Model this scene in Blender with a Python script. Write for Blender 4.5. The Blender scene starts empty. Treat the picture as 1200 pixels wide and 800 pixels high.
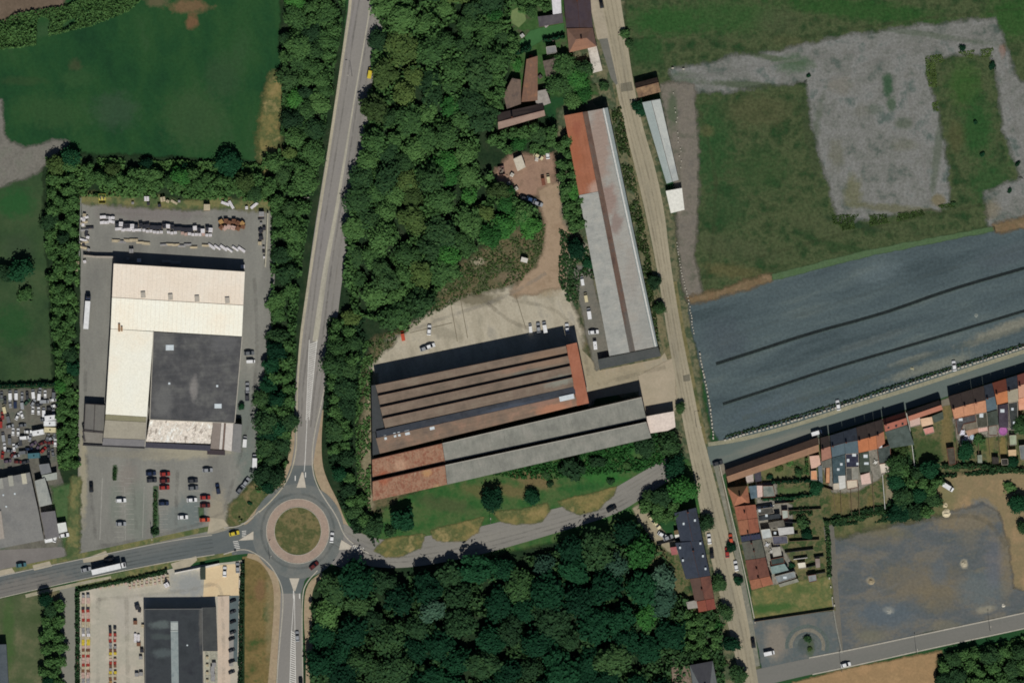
import bpy, bmesh, math, random
import numpy as np
from mathutils import Vector, Matrix, noise as mnoise

S = 0.4                                    # metres per map unit
def P(px, py, z=0.0): return Vector(((px-600)*S, (400-py)*S, z))
scene = bpy.context.scene
COL = scene.collection
RN = random.Random(7)

# ---------------------------------------------------------------- light, camera
SUN_EL, SUN_AZ = math.radians(47), math.radians(173)      # compass azimuth (y = north)
K = (1.03, 1.03, 1.03)
def lin1(v):
    v /= 255.0
    return v/12.92 if v <= 0.04045 else ((v+0.055)/1.055)**2.4
def C(c, k=1.0):
    return tuple(min(0.86, lin1(c[i])/K[i]*k) for i in range(3)) + (1.0,)

w = bpy.data.worlds.new("World"); scene.world = w; w.use_nodes = True
nt = w.node_tree; bg = nt.nodes['Background']
sky = nt.nodes.new('ShaderNodeTexSky'); sky.sky_type = 'NISHITA'; sky.sun_disc = False
sky.sun_elevation = SUN_EL; sky.sun_rotation = SUN_AZ; sky.dust_density = 0.3; sky.air_density = 0.7
nt.links.new(sky.outputs[0], bg.inputs[0]); bg.inputs[1].default_value = 0.05
sl = bpy.data.lights.new('sun', 'SUN'); sl.energy = 5.0; sl.angle = math.radians(0.5); sl.color = (1, .955, .89)
so = bpy.data.objects.new('sun', sl); COL.objects.link(so)
sd = Vector((math.sin(SUN_AZ)*math.cos(SUN_EL), math.cos(SUN_AZ)*math.cos(SUN_EL), math.sin(SUN_EL)))
so.rotation_euler = sd.to_track_quat('Z', 'Y').to_euler(); so.location = sd*300
cd = bpy.data.cameras.new('camera'); cam = bpy.data.objects.new('camera', cd); COL.objects.link(cam)
cam.location = (0, 0, 4000); cd.sensor_width = 36; cd.sensor_fit = 'HORIZONTAL'; cd.lens = 36*4000/480.0
cd.clip_start = 100; cd.clip_end = 20000; scene.camera = cam
scene.view_settings.view_transform = 'Standard'; scene.view_settings.look = 'None'
scene.view_settings.exposure = -0.35; scene.view_settings.gamma = 1
scene.cycles.pixel_filter_type = 'GAUSSIAN'
try: scene.cycles.filter_width = 2.0
except Exception: pass

# ---------------------------------------------------------------- materials
MATS = {}
def adj(c):
    r, g, b = c
    if g > r and max(c) < 112 and g > b*1.04: return (r*.9, g*.985, b*1.0)
    if max(c) > 196: return c
    if max(c) > 84: return (min(250, r*1.075), min(250, g*1.085), min(250, b*1.075))
    return (r*1.04, g*1.05, b*1.04)
def nodes_of(name):
    m = bpy.data.materials.new(name); m.use_nodes = True
    return m, m.node_tree, m.node_tree.nodes['Principled BSDF']
def ramp(nt, cols, lo=.3, hi=.7):
    r = nt.nodes.new('ShaderNodeValToRGB'); e = r.color_ramp.elements
    n = len(cols)
    while len(e) < n: e.new(0.5)
    for i, c in enumerate(cols):
        e[i].position = lo+(hi-lo)*i/max(1, n-1); e[i].color = c
    return r
def math_n(nt, op, a, b=None, clamp=False):
    n = nt.nodes.new('ShaderNodeMath'); n.operation = op; n.use_clamp = clamp
    for i, v in enumerate((a, b)):
        if v is None: continue
        if isinstance(v, (int, float)): n.inputs[i].default_value = v
        else: nt.links.new(v, n.inputs[i])
    return n.outputs[0]
def noise_n(nt, vec, scale, detail=4, rough=.6):
    n = nt.nodes.new('ShaderNodeTexNoise'); n.inputs['Scale'].default_value = scale
    n.inputs['Detail'].default_value = detail; n.inputs['Roughness'].default_value = rough
    nt.links.new(vec, n.inputs['Vector']); return n.outputs['Fac']
def mapping(nt, vec, rot=0, scale=(1, 1, 1), loc=(0, 0, 0)):
    m = nt.nodes.new('ShaderNodeMapping'); m.vector_type = 'TEXTURE' if False else 'POINT'
    r = nt.nodes.new('ShaderNodeVectorRotate'); r.rotation_type = 'Z_AXIS'; r.inputs['Angle'].default_value = -rot
    nt.links.new(vec, r.inputs['Vector'])
    m.inputs['Scale'].default_value = scale; m.inputs['Location'].default_value = loc
    nt.links.new(r.outputs[0], m.inputs['Vector']); return m.outputs[0]
def mixc(nt, fac, a, b, blend='MIX'):
    m = nt.nodes.new('ShaderNodeMix'); m.data_type = 'RGBA'; m.blend_type = blend
    if isinstance(fac, (int, float)): m.inputs[0].default_value = fac
    else: nt.links.new(fac, m.inputs[0])
    for i, v in ((6, a), (7, b)):
        if isinstance(v, tuple): m.inputs[i].default_value = v
        else: nt.links.new(v, m.inputs[i])
    return m.outputs[2]
def feathered(m, amax=1.0):
    nm = m.name+('_worn_edge' if amax == 1 else '_wear'); 
    if nm in MATS: return MATS[nm]
    f = m.copy(); f.name = nm; nt = f.node_tree; b = nt.nodes['Principled BSDF']; outp = next(n for n in nt.nodes if n.type == 'OUTPUT_MATERIAL')
    at = nt.nodes.new('ShaderNodeAttribute'); at.attribute_name = 'cover'
    g = nt.nodes.new('ShaderNodeNewGeometry').outputs['Position']
    n1 = noise_n(nt, g, 1/1.8, 6, .75)
    n2 = noise_n(nt, g, 1/7.0, 2, .5)
    v = math_n(nt, 'ADD', math_n(nt, 'MULTIPLY', math_n(nt, 'SUBTRACT', n1, .5), 1.5), math_n(nt, 'MULTIPLY', math_n(nt, 'SUBTRACT', n2, .5), 1.6))
    a = math_n(nt, 'MULTIPLY', math_n(nt, 'ADD', math_n(nt, 'SUBTRACT', at.outputs['Fac'], .62), math_n(nt, 'MULTIPLY', v, .7)), 1.7)
    a = math_n(nt, 'ADD', a, .5, True)
    full = math_n(nt, 'GREATER_THAN', at.outputs['Fac'], .999); a = math_n(nt, 'MAXIMUM', a, full)
    z0 = math_n(nt, 'GREATER_THAN', at.outputs['Fac'], .02); a = math_n(nt, 'MULTIPLY', a, z0)
    tr = nt.nodes.new('ShaderNodeBsdfTransparent'); mx = nt.nodes.new('ShaderNodeMixShader')
    a = math_n(nt, 'MULTIPLY', a, amax); nt.links.new(a, mx.inputs[0]); nt.links.new(tr.outputs[0], mx.inputs[1]); nt.links.new(b.outputs[0], mx.inputs[2]); nt.links.new(mx.outputs[0], outp.inputs['Surface'])
    MATS[f.name] = f; return f
def surf(name, cols, size=12, fine=.12, fsize=1.2, rot=0, aniso=1, rough=.95, blobs=(), lo=.32, hi=.68, streak=0, ssize=1.0, loc=None):
    """cols: colours of the thing itself (sRGB); size: patch size in metres; blobs: patches of soil, wear, grass with their own place"""
    if name in MATS: return MATS[name]
    m, nt, b = nodes_of(name)
    g = nt.nodes.new('ShaderNodeNewGeometry').outputs['Position']
    rr = random.Random(name); off = loc or (rr.uniform(-500, 500), rr.uniform(-500, 500), rr.uniform(-9, 9))
    v = mapping(nt, g, math.radians(rot), (1/aniso, 1, 1), off)
    n1 = noise_n(nt, v, 1.0/size, 7, .62)
    col = ramp(nt, [C(adj(c)) for c in cols], lo, hi); nt.links.new(n1, col.inputs[0]); out = col.outputs[0]
    for (bx, by, rx, ry, ang, c, st) in blobs:
        p = P(bx, by)
        sub = nt.nodes.new('ShaderNodeVectorMath'); sub.operation = 'SUBTRACT'
        nt.links.new(g, sub.inputs[0]); sub.inputs[1].default_value = (p.x, p.y, 0)
        vv = mapping(nt, sub.outputs[0], math.radians(ang), (1/(rx*S), 1/(ry*S), 0))
        ln = nt.nodes.new('ShaderNodeVectorMath'); ln.operation = 'LENGTH'; nt.links.new(vv, ln.inputs[0])
        nz = noise_n(nt, g, 1/3.5, 5, .65)
        d = math_n(nt, 'ADD', ln.outputs['Value'], math_n(nt, 'MULTIPLY', math_n(nt, 'SUBTRACT', nz, .5), 1.5))
        f = math_n(nt, 'MULTIPLY', math_n(nt, 'SUBTRACT', 1.15, d, True), 1.6, True)
        f = math_n(nt, 'MULTIPLY', f, st)
        out = mixc(nt, f, out, C(adj(c)))
    if streak:
        vs = mapping(nt, g, math.radians(rot), (.06/ssize, 1/ssize, 1), off)
        ns = noise_n(nt, vs, 1.0, 5, .7)
        rs = ramp(nt, [(1-streak,)*3+(1,), (1+streak,)*3+(1,)], .3, .7); nt.links.new(ns, rs.inputs[0])
        out = mixc(nt, 1.0, out, rs.outputs[0], 'MULTIPLY')
    if fine:
        nf = noise_n(nt, g, 1.0/fsize, 3, .7)
        rf = ramp(nt, [(1-fine*1.6,)*3+(1,), (1+fine*1.6,)*3+(1,)], .28, .72); nt.links.new(nf, rf.inputs[0])
        out = mixc(nt, 1.0, out, rf.outputs[0], 'MULTIPLY')
    nt.links.new(out, b.inputs['Base Color']); b.inputs['Roughness'].default_value = rough
    b.inputs['Specular IOR Level'].default_value = .15
    MATS[name] = m; return m
def paint(name, c, rough=.45, metal=0, spec=.4):
    if name in MATS: return MATS[name]
    m, nt, b = nodes_of(name)
    g = nt.nodes.new('ShaderNodeNewGeometry').outputs['Position']
    nf = noise_n(nt, g, .9, 4, .7)
    rf = ramp(nt, [(.82, .82, .82, 1), (1.1, 1.1, 1.1, 1)]); nt.links.new(nf, rf.inputs[0])
    nt.links.new(mixc(nt, 1.0, C(c), rf.outputs[0], 'MULTIPLY'), b.inputs['Base Color'])
    b.inputs['Roughness'].default_value = rough; b.inputs['Metallic'].default_value = metal
    b.inputs['Specular IOR Level'].default_value = spec
    MATS[name] = m; return m
def leaf(name, cols):
    if name in MATS: return MATS[name]
    m, nt, b = nodes_of(name)
    g = nt.nodes.new('ShaderNodeNewGeometry').outputs['Position']
    oi = nt.nodes.new('ShaderNodeObjectInfo').outputs['Random']
    n1 = noise_n(nt, g, 1/2.2, 5, .8)
    f = math_n(nt, 'ADD', math_n(nt, 'MULTIPLY', math_n(nt, 'ADD', math_n(nt, 'MULTIPLY', math_n(nt, 'SUBTRACT', n1, .5), 1.7), .5), .75), math_n(nt, 'MULTIPLY', math_n(nt, 'SUBTRACT', oi, .5), .5))
    f = math_n(nt, 'ADD', f, .12)
    r = ramp(nt, [C(c) for c in cols], .22, .78); nt.links.new(f, r.inputs[0])
    nt.links.new(r.outputs[0], b.inputs['Base Color'])
    b.inputs['Roughness'].default_value = .8; b.inputs['Specular IOR Level'].default_value = .1
    MATS[name] = m; return m

# ---------------------------------------------------------------- object helpers
def tag(o, label=None, cat=None, group=None, kind=None):
    if label: o['label'] = label
    if cat: o['category'] = cat
    if group: o['group'] = group
    if kind: o['kind'] = kind
    return o
def link(name, me, mat=None, parent=None):
    o = bpy.data.objects.new(name, me); COL.objects.link(o)
    if mat is not None and me is not None and not me.materials: me.materials.append(mat)
    if parent: o.parent = parent
    return o
def empty(name, loc=(0, 0, 0), rz=0):
    o = bpy.data.objects.new(name, None); COL.objects.link(o); o.location = loc; o.rotation_euler = (0, 0, rz)
    o.empty_display_size = .5
    return o
def mesh(name, verts, faces):
    me = bpy.data.meshes.new(name); me.from_pydata([tuple(v) for v in verts], [], faces); me.update(); return me
class MB:
    def __init__(s): s.v = []; s.f = []
    def add(s, vs, fs):
        n = len(s.v); s.v += [tuple(v) for v in vs]; s.f += [tuple(i+n for i in f) for f in fs]; return s
    def box(s, c, d, rz=0, tz=1.0):
        x, y, z = d[0]/2, d[1]/2, d[2]/2; ca, sa = math.cos(rz), math.sin(rz); vs = []
        for k, q in ((-1, 1), (1, tz)):
            for a, b in ((-1, -1), (1, -1), (1, 1), (-1, 1)):
                u, v = a*x*q, b*y*q
                vs.append((c[0]+u*ca-v*sa, c[1]+u*sa+v*ca, c[2]+k*z))
        return s.add(vs, [(3, 2, 1, 0), (4, 5, 6, 7), (0, 1, 5, 4), (1, 2, 6, 5), (2, 3, 7, 6), (3, 0, 4, 7)])
    def prism(s, pts, z0, z1):
        n = len(pts)
        if isinstance(z1, (int, float)): z1 = [z1]*n
        vs = [(p[0], p[1], z0) for p in pts]+[(p[0], p[1], z1[i]) for i, p in enumerate(pts)]
        a = sum(pts[i][0]*pts[(i+1) % n][1]-pts[(i+1) % n][0]*pts[i][1] for i in range(n))
        fs = [tuple(range(n))[::-1], tuple(range(n, 2*n))]+[(i, (i+1) % n, n+(i+1) % n, n+i) for i in range(n)]
        if a < 0: fs = [f[::-1] for f in fs]
        return s.add(vs, fs)
    def cyl(s, p0, p1, r0, r1, n=8):
        p0 = Vector(p0); p1 = Vector(p1); d = (p1-p0).normalized()
        u = d.orthogonal().normalized(); w_ = d.cross(u); vs = []
        for p, r in ((p0, r0), (p1, r1)):
            for i in range(n):
                a = 2*math.pi*i/n; vs.append(p+u*r*math.cos(a)+w_*r*math.sin(a))
        return s.add(vs, [tuple(range(n))[::-1], tuple(range(n, 2*n))]+[(i, (i+1) % n, n+(i+1) % n, n+i) for i in range(n)])
    def build(s, name, mat, parent=None):
        return link(name, mesh(name, s.v, s.f), mat, parent)
def jag(pts, amp, step=2.5, seed=0):
    out = []; n = len(pts)
    for i in range(n):
        a = Vector(pts[i]); b = Vector(pts[(i+1) % n]); L = (b-a).length; k = max(1, int(L/step))
        nrm = Vector((-(b-a).y, (b-a).x)).normalized()
        for j in range(k):
            q = a.lerp(b, j/k)
            d = mnoise.noise(Vector((q.x*.09+seed, q.y*.09, 3.1)))*1.0+mnoise.noise(Vector((q.x*.4, q.y*.4, seed+7.7)))*.55
            q = q+nrm*d*amp; out.append((q.x, q.y))
    return out
def tri_fill(pts2, z):
    bm = bmesh.new(); vs = [bm.verts.new((x, y, z)) for x, y in pts2]
    es = [bm.edges.new((vs[i], vs[(i+1) % len(vs)])) for i in range(len(vs))]
    bmesh.ops.triangle_fill(bm, edges=es, use_beauty=True)
    for f in bm.faces:
        if f.normal.z < 0: f.normal_flip()
    me = bpy.data.meshes.new('m'); bm.to_mesh(me); bm.free(); return me
def patch(name, pts, mat, z, amp=0.0, kind='structure', seed=0):
    q = [tuple(P(*p)[:2]) for p in pts]
    if amp: q = jag(q, amp*S, 1.2, seed)
    me = tri_fill(q, z); me.name = name
    w_ = {0: 0, .3: .5, .4: .6, .5: .9, .6: 1.3, .8: 1.8}.get(amp, 1.4+amp*1.1) if not any(k in name for k in ('road', 'parking_strip', 'asphalt_patch', 'driveway', 'roundabout')) else 0
    if not w_: return tag(link(name, me, mat), kind=kind)
    # worn rim: a strip either side of the outline over which the cover thins out
    n = len(q); ar = sum(q[i][0]*q[(i+1) % n][1]-q[(i+1) % n][0]*q[i][1] for i in range(n)); sg = 1 if ar > 0 else -1
    nb = len(me.vertices); bm = bmesh.new(); bm.from_mesh(me); lay = bm.verts.layers.float.new('cover')
    for v in bm.verts: v[lay] = 1.0
    ins = []; outs = []
    for i in range(n):
        a = Vector(q[i-1]); b = Vector(q[(i+1) % n]); d = (b-a)
        if d.length < 1e-6: d = Vector((1, 0))
        d.normalize(); nn = Vector((d.y, -d.x))*sg; p = Vector(q[i])
        vi = bm.verts.new((p.x, p.y, z+.001)); vi[lay] = .9; o = p+nn*w_*1.15; vo = bm.verts.new((o.x, o.y, z+.001)); vo[lay] = 0.0; ins.append(vi); outs.append(vo)
    for i in range(n):
        j = (i+1) % n
        try: bm.faces.new((ins[i], outs[i], outs[j], ins[j]))
        except Exception: pass
    bm.normal_update()
    for f in bm.faces:
        if f.normal.z < 0: f.normal_flip()
    bm.to_mesh(me); bm.free()
    return tag(link(name, me, feathered(mat)), kind=kind)
def smooth(pts, it=2):
    for _ in range(it):
        o = [pts[0]]
        for a, b in zip(pts, pts[1:]):
            o += [tuple(a[k]*.75+b[k]*.25 for k in range(len(a))), tuple(a[k]*.25+b[k]*.75 for k in range(len(a)))]
        pts = o+[pts[-1]]
    return pts
def ribbon(name, pts, mat, z, h=0.0, kind='structure', it=2):
    """pts: (x, y, width) in map units"""
    pts = smooth(pts, it); L = []; R = []
    for i, p in enumerate(pts):
        a = pts[max(0, i-1)]; b = pts[min(len(pts)-1, i+1)]
        d = Vector((b[0]-a[0], b[1]-a[1])).normalized(); n = Vector((-d.y, d.x))*p[2]/2
        L.append(P(p[0]+n.x, p[1]+n.y, z)); R.append(P(p[0]-n.x, p[1]-n.y, z))
    m = MB(); N = len(L)
    if h:
        for i in range(N-1):
            m.prism([R[i][:2], R[i+1][:2], L[i+1][:2], L[i][:2]], z, z+h)
    else:
        m.add(L+R, [(i, i+1, N+i+1, N+i) for i in range(N-1)])
    o = m.build(name, mat)
    if not h:
        bm = bmesh.new(); bm.from_mesh(o.data)
        for f in bm.faces:
            if f.normal.z < 0: f.normal_flip()
        bm.to_mesh(o.data); bm.free()
    return tag(o, kind=kind)
def poly_edges(pts, off):
    """parallel line of a centreline with width: +1 left side, -1 right side"""
    out = []
    for i, p in enumerate(pts):
        a = pts[max(0, i-1)]; b = pts[min(len(pts)-1, i+1)]
        d = Vector((b[0]-a[0], b[1]-a[1])).normalized(); n = Vector((-d.y, d.x))*(p[2]/2)*off
        out.append((p[0]+n.x, p[1]+n.y))
    return out
def inside(x, y, poly):
    c = False; n = len(poly); j = n-1
    for i in range(n):
        xi, yi = poly[i]; xj, yj = poly[j]
        if (yi > y) != (yj > y) and x < (xj-xi)*(y-yi)/(yj-yi)+xi: c = not c
        j = i
    return c
ORD = 'first second third fourth fifth sixth seventh eighth ninth tenth eleventh twelfth thirteenth fourteenth fifteenth sixteenth seventeenth eighteenth nineteenth twentieth'.split()
def ordn(i):
    if i < 20: return ORD[i]
    t = {2: 'twenty', 3: 'thirty', 4: 'forty', 5: 'fifty', 6: 'sixty', 7: 'seventy'}[(i+1)//10]
    return t+'-'+ORD[(i+1) % 10-1] if (i+1) % 10 else t.replace('ty', 'tieth')

exec_parts = []
# ================================================================ GROUND
G = {}
grassD = surf('dark_grass', [(28, 62, 36), (35, 71, 39), (44, 77, 41), (54, 80, 48)], 20, .1, 1.5, 100, 1.6,
   blobs=[(222, 8, 26, 9, 0, (104, 84, 62), .9), (225, 26, 8, 10, 0, (110, 80, 60), .8), (185, 2, 16, 7, 0, (96, 86, 66), .7), (60, 132, 46, 22, -10, (56, 82, 46), .7), (90, 92, 22, 12, 10, (58, 84, 48), .5),
          (135, 130, 30, 24, 0, (62, 78, 58), .6), (228, 140, 40, 40, 20, (62, 82, 50), .65), (262, 90, 24, 30, 0, (58, 78, 50), .6), (40, 38, 60, 9, 12, (62, 84, 52), .6), (88, 76, 9, 8, 0, (70, 70, 50), .5), (25, 95, 30, 6, 0, (58, 74, 44), .5)])
grassL = surf('left_field_grass', [(48, 66, 42), (60, 78, 48), (72, 84, 54)], 14, .08, 1.4,
   blobs=[(18, 238, 26, 20, 0, (40, 84, 42), .8), (15, 380, 24, 26, 0, (36, 76, 38), .75), (20, 290, 22, 18, 0, (70, 80, 56), .5), (45, 425, 22, 24, 0, (78, 84, 58), .6)])
grassR = surf('dry_field_grass', [(40, 62, 34), (62, 74, 45), (82, 86, 56), (60, 71, 43), (42, 66, 36)], 8, .22, 1.4, 0, 1,
   blobs=[(780, 25, 50, 20, 0, (46, 82, 38), .85), (760, 60, 24, 18, 0, (44, 76, 38), .8), (850, 20, 70, 22, 0, (54, 84, 42), .7), (1010, 12, 110, 14, -6, (46, 80, 36), .8), (910, 25, 30, 16, 0, (82, 84, 58), .5), (1190, 20, 40, 30, 0, (48, 82, 36), .8),
          (835, 170, 26, 60, 0, (44, 76, 40), .7), (890, 130, 46, 20, 0, (78, 78, 54), .5), (828, 153, 10, 8, 0, (92, 88, 60), .5), (890, 200, 40, 30, 0, (54, 76, 42), .55), (850, 245, 30, 30, 0, (46, 72, 40), .6), (860, 290, 60, 14, -10, (80, 82, 56), .5),
          (860, 318, 40, 9, -8, (92, 84, 56), .5), (960, 265, 40, 14, -14, (82, 84, 56), .5), (1060, 270, 60, 8, -14, (84, 86, 58), .4), (1130, 100, 22, 30, 0, (60, 88, 40), .7), (1145, 150, 22, 40, 0, (44, 78, 38), .85), (1120, 160, 12, 20, 0, (78, 76, 50), .5),
          (1160, 215, 26, 30, 0, (46, 78, 40), .7), (1000, 262, 40, 5, -14, (40, 58, 36), .8), (930, 95, 26, 5, 0, (34, 48, 28), .8), (950, 160, 8, 60, 10, (58, 66, 44), .5), (1030, 300, 120, 5, -14, (44, 66, 36), .7), (1195, 180, 14, 20, 0, (52, 84, 42), .7), (930, 50, 30, 8, -10, (84, 84, 58), .4), (1080, 95, 8, 20, 0, (70, 84, 44), .4)])
lawn = surf('lawn', [(40, 84, 40), (58, 92, 46), (84, 98, 56), (54, 88, 44)], 9, .12, 1.2, 0, 1,
   blobs=[(625, 562, 30, 10, -12, (110, 92, 66), .8), (600, 575, 34, 8, -12, (104, 90, 62), .7), (520, 590, 40, 9, -12, (78, 80, 52), .6), (560, 575, 20, 8, -12, (96, 88, 58), .6), (700, 555, 46, 12, -14, (50, 104, 44), .7), (460, 580, 24, 14, 0, (44, 92, 42), .7), (630, 582, 12, 6, 0, (50, 92, 44), .7), (667, 520, 60, 6, -15, (50, 98, 48), .6), (728, 528, 20, 10, 0, (44, 96, 40), .7)])
dryg = surf('dry_grass', [(128, 114, 76), (112, 104, 66), (92, 94, 56), (136, 122, 84)], 7, .12, 1.1)
verge = surf('verge_grass', [(74, 88, 52), (92, 98, 62), (112, 108, 72), (84, 94, 56)], 7, .12, 1.1)
soil = surf('bare_soil', [(118, 98, 74), (132, 112, 86), (108, 94, 72), (98, 90, 66)], 8, .12, 1.0)
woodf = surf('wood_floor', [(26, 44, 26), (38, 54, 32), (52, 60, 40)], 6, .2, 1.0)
asph = surf('worn_asphalt', [(112, 110, 108), (122, 119, 116), (130, 126, 120)], 22, .035, 1.2, 78, 8, .9)
asphN = surf('north_asphalt', [(116, 113, 110), (128, 124, 120), (122, 118, 118)], 14, .04, 1.2, 78, 10, .9, streak=.04)
asphD = surf('dark_asphalt', [(84, 90, 92), (94, 98, 98), (104, 104, 102)], 16, .035, 1.2, 15, 6, .9, blobs=[(20, 690, 70, 14, 12, (112, 108, 104), .8)])
asphG = surf('green_grey_asphalt', [(96, 100, 96), (108, 110, 104), (116, 114, 108)], 18, .035, 1.2, 15, 6, .9)
beige = surf('beige_road', [(128, 122, 108), (142, 134, 116), (152, 143, 124), (134, 126, 110)], 12, .05, 1.2, -78, 6)
kerbm = surf('kerb_stone', [(150, 146, 136), (164, 158, 148)], 4, .1, .8)
pink = surf('red_apron', [(138, 122, 112), (150, 132, 120), (142, 128, 118)], 5, .08, .8)
lotA = surf('car_park_asphalt', [(108, 107, 103), (118, 117, 112), (127, 126, 120)], 10, .06, 1.0, 90, 3, .9,
   blobs=[(150, 560, 14, 20, 0, (122, 114, 108), .5), (225, 600, 20, 24, 0, (96, 106, 106), .8), (300, 560, 20, 40, 0, (104, 112, 106), .8), (160, 600, 14, 40, 0, (108, 114, 106), .7), (135, 590, 8, 30, 0, (108, 114, 106), .6), (205, 610, 22, 16, 0, (106, 112, 110), .7), (286, 500, 16, 60, 0, (98, 106, 102), .7),
          (220, 530, 60, 9, 4, (146, 140, 124), .9), (150, 532, 60, 5, 0, (124, 120, 110), .6), (97, 560, 6, 60, 0, (150, 142, 120), .7), (255, 605, 14, 34, 0, (142, 134, 118), .8), (180, 245, 70, 18, 0, (112, 104, 104), .6)])
lotS = surf('pale_yard', [(168, 160, 148), (156, 152, 140), (176, 168, 156)], 10, .05, 1.0, blobs=[(222, 685, 24, 18, 0, (134, 136, 136), .95), (150, 720, 20, 30, 0, (160, 154, 146), .6), (190, 700, 30, 6, 0, (140, 140, 138), .5)])
sand = surf('sand_coloured_paving', [(206, 182, 146), (196, 176, 144), (210, 188, 154)], 8, .04, 1.0)
coal = surf('slate_grey_gravel', [(62, 74, 78), (70, 82, 86), (76, 88, 91), (86, 96, 96)], 10, .14, 1.3, 17, 5, streak=.045, blobs=[
          (1090, 430, 60, 7, 17, (112, 114, 104), .7), (1180, 385, 60, 8, 20, (120, 118, 106), .8), (1030, 320, 30, 12, 15, (92, 104, 108), .5), (850, 400, 30, 30, 0, (66, 74, 82), .5), (900, 480, 50, 14, 15, (74, 86, 94), .5), (1180, 300, 40, 14, 15, (74, 82, 88), .5), (1020, 400, 60, 5, 18, (90, 98, 98), .5), (1070, 420, 30, 4, 17, (120, 120, 108), .45)])
grav = surf('pale_grey_gravel', [(88, 92, 84), (104, 105, 101), (115, 115, 113), (98, 101, 94)], 9, .16, 1.2, 0, 1,
   blobs=[(800, 92, 20, 9, 0, (84, 92, 70), .6), (880, 100, 60, 5, -4, (80, 86, 64), .8), (905, 68, 50, 4, -12, (84, 90, 66), .8), (950, 180, 6, 70, -12, (92, 94, 78), .7), (1100, 170, 6, 70, -8, (92, 94, 78), .7), (1060, 246, 70, 6, -6, (92, 92, 72), .8), (1080, 40, 100, 4, -8, (90, 94, 76), .6),(1040, 100, 7, 16, 0, (58, 82, 56), .85), (1045, 122, 7, 10, 0, (66, 84, 60), .8), (1025, 128, 12, 6, 0, (92, 96, 82), .6), (1060, 145, 12, 8, 0, (88, 92, 74), .6), (1000, 225, 12, 22, 0, (96, 96, 72), .75), (1100, 235, 10, 8, 0, (104, 96, 72), .8), (930, 75, 24, 12, 0, (84, 98, 74), .8), (1160, 85, 5, 8, 0, (112, 92, 84), .5),
          (1175, 60, 5, 8, 0, (122, 94, 82), .7), (980, 180, 10, 20, 0, (94, 94, 80), .6), (985, 100, 18, 12, 0, (106, 102, 92), .5), (1060, 170, 20, 8, 0, (98, 98, 86), .5), (1010, 130, 10, 8, 0, (98, 98, 90), .5), (1160, 245, 14, 12, 0, (112, 104, 86), .6)])
grav2 = surf('south_gravel', [(92, 92, 88), (102, 99, 92), (86, 90, 92), (80, 86, 88), (100, 98, 90)], 9, .1, 1.3, 10, 2,
   blobs=[(1080, 680, 60, 26, 0, (108, 99, 82), .6), (1100, 700, 30, 20, 0, (110, 100, 80), .5), (1130, 612, 40, 12, 0, (118, 106, 84), .7), (1178, 660, 10, 50, 0, (118, 106, 84), .6), (1030, 622, 40, 7, -8, (106, 100, 78), .6), (1040, 720, 44, 18, 0, (82, 92, 100), .7), (1100, 670, 12, 18, 0, (80, 92, 102), .55), (1135, 615, 16, 34, 0, (108, 102, 90), .5), (1150, 690, 30, 24, 0, (88, 98, 102), .7), (1110, 735, 22, 10, 0, (112, 106, 88), .5), (1155, 714, 12, 5, 10, (140, 134, 118), .6),
          (1165, 660, 12, 30, 0, (96, 98, 106), .5), (1020, 745, 20, 8, 0, (108, 106, 90), .5), (1020, 630, 30, 12, 0, (104, 98, 84), .5), (1042, 715, 7, 5, 0, (140, 140, 134), .5), (1020, 680, 6, 5, 0, (144, 134, 116), .7), (1130, 660, 5, 6, 0, (160, 152, 134), .8)])
earth = surf('brown_earth', [(132, 114, 88), (120, 108, 82), (142, 120, 92)], 9, .08, 1.1, blobs=[(1150, 595, 16, 12, 0, (96, 102, 108), .8), (1110, 580, 12, 26, 0, (104, 102, 72), .7)])
conc = surf('concrete_yard', [(138, 132, 118), (154, 146, 130), (164, 156, 140), (146, 140, 128)], 7, .08, 1.0, -70, 2,
   blobs=[(560, 350, 30, 10, 0, (98, 92, 74), .8), (640, 330, 20, 20, 0, (140, 124, 100), .7), (520, 390, 26, 8, -15, (128, 122, 108), .6)])
weedy = surf('weedy_ground', [(78, 76, 52), (96, 88, 66), (70, 76, 48), (104, 96, 76)], 5, .2, 1.0, blobs=[(560, 306, 10, 5, 0, (150, 140, 122), .7), (600, 325, 20, 8, 0, (112, 98, 82), .6)])
redy = surf('red_brick_yard', [(126, 102, 88), (140, 114, 98), (116, 96, 82)], 6, .08, .8)
garden = surf('garden_ground', [(66, 82, 46), (86, 88, 58), (98, 92, 66), (58, 78, 42), (84, 82, 60)], 5, .16, 1.0,
   blobs=[(1085, 530, 24, 20, 0, (62, 78, 42), .85), (1109, 500, 7, 40, 0, (108, 96, 64), .85), (1160, 525, 5, 20, 0, (104, 98, 64), .8), (1175, 525, 5, 18, 0, (118, 104, 66), .9), (1055, 540, 14, 20, 0, (48, 80, 38), .8), (985, 590, 16, 14, 0, (102, 92, 60), .7), (900, 550, 30, 9, -10, (98, 98, 66), .7),
          (925, 575, 24, 5, 0, (82, 98, 58), .8), (1000, 590, 6, 12, 0, (112, 98, 76), .6), (1020, 590, 4, 14, 0, (108, 96, 62), .6), (1042, 575, 5, 26, 0, (132, 122, 104), .8), (930, 665, 18, 10, 0, (118, 108, 78), .6), (1150, 520, 6, 10, 0, (60, 92, 44), .6)])
plot = surf('grass_plot', [(122, 112, 72), (100, 104, 62), (130, 118, 80)], 7, .1, 1.0, blobs=[(905, 712, 30, 6, 8, (66, 96, 48), .85), (940, 690, 16, 6, -10, (76, 96, 52), .7), (892, 712, 12, 6, 0, (66, 92, 46), .7)])

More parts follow.
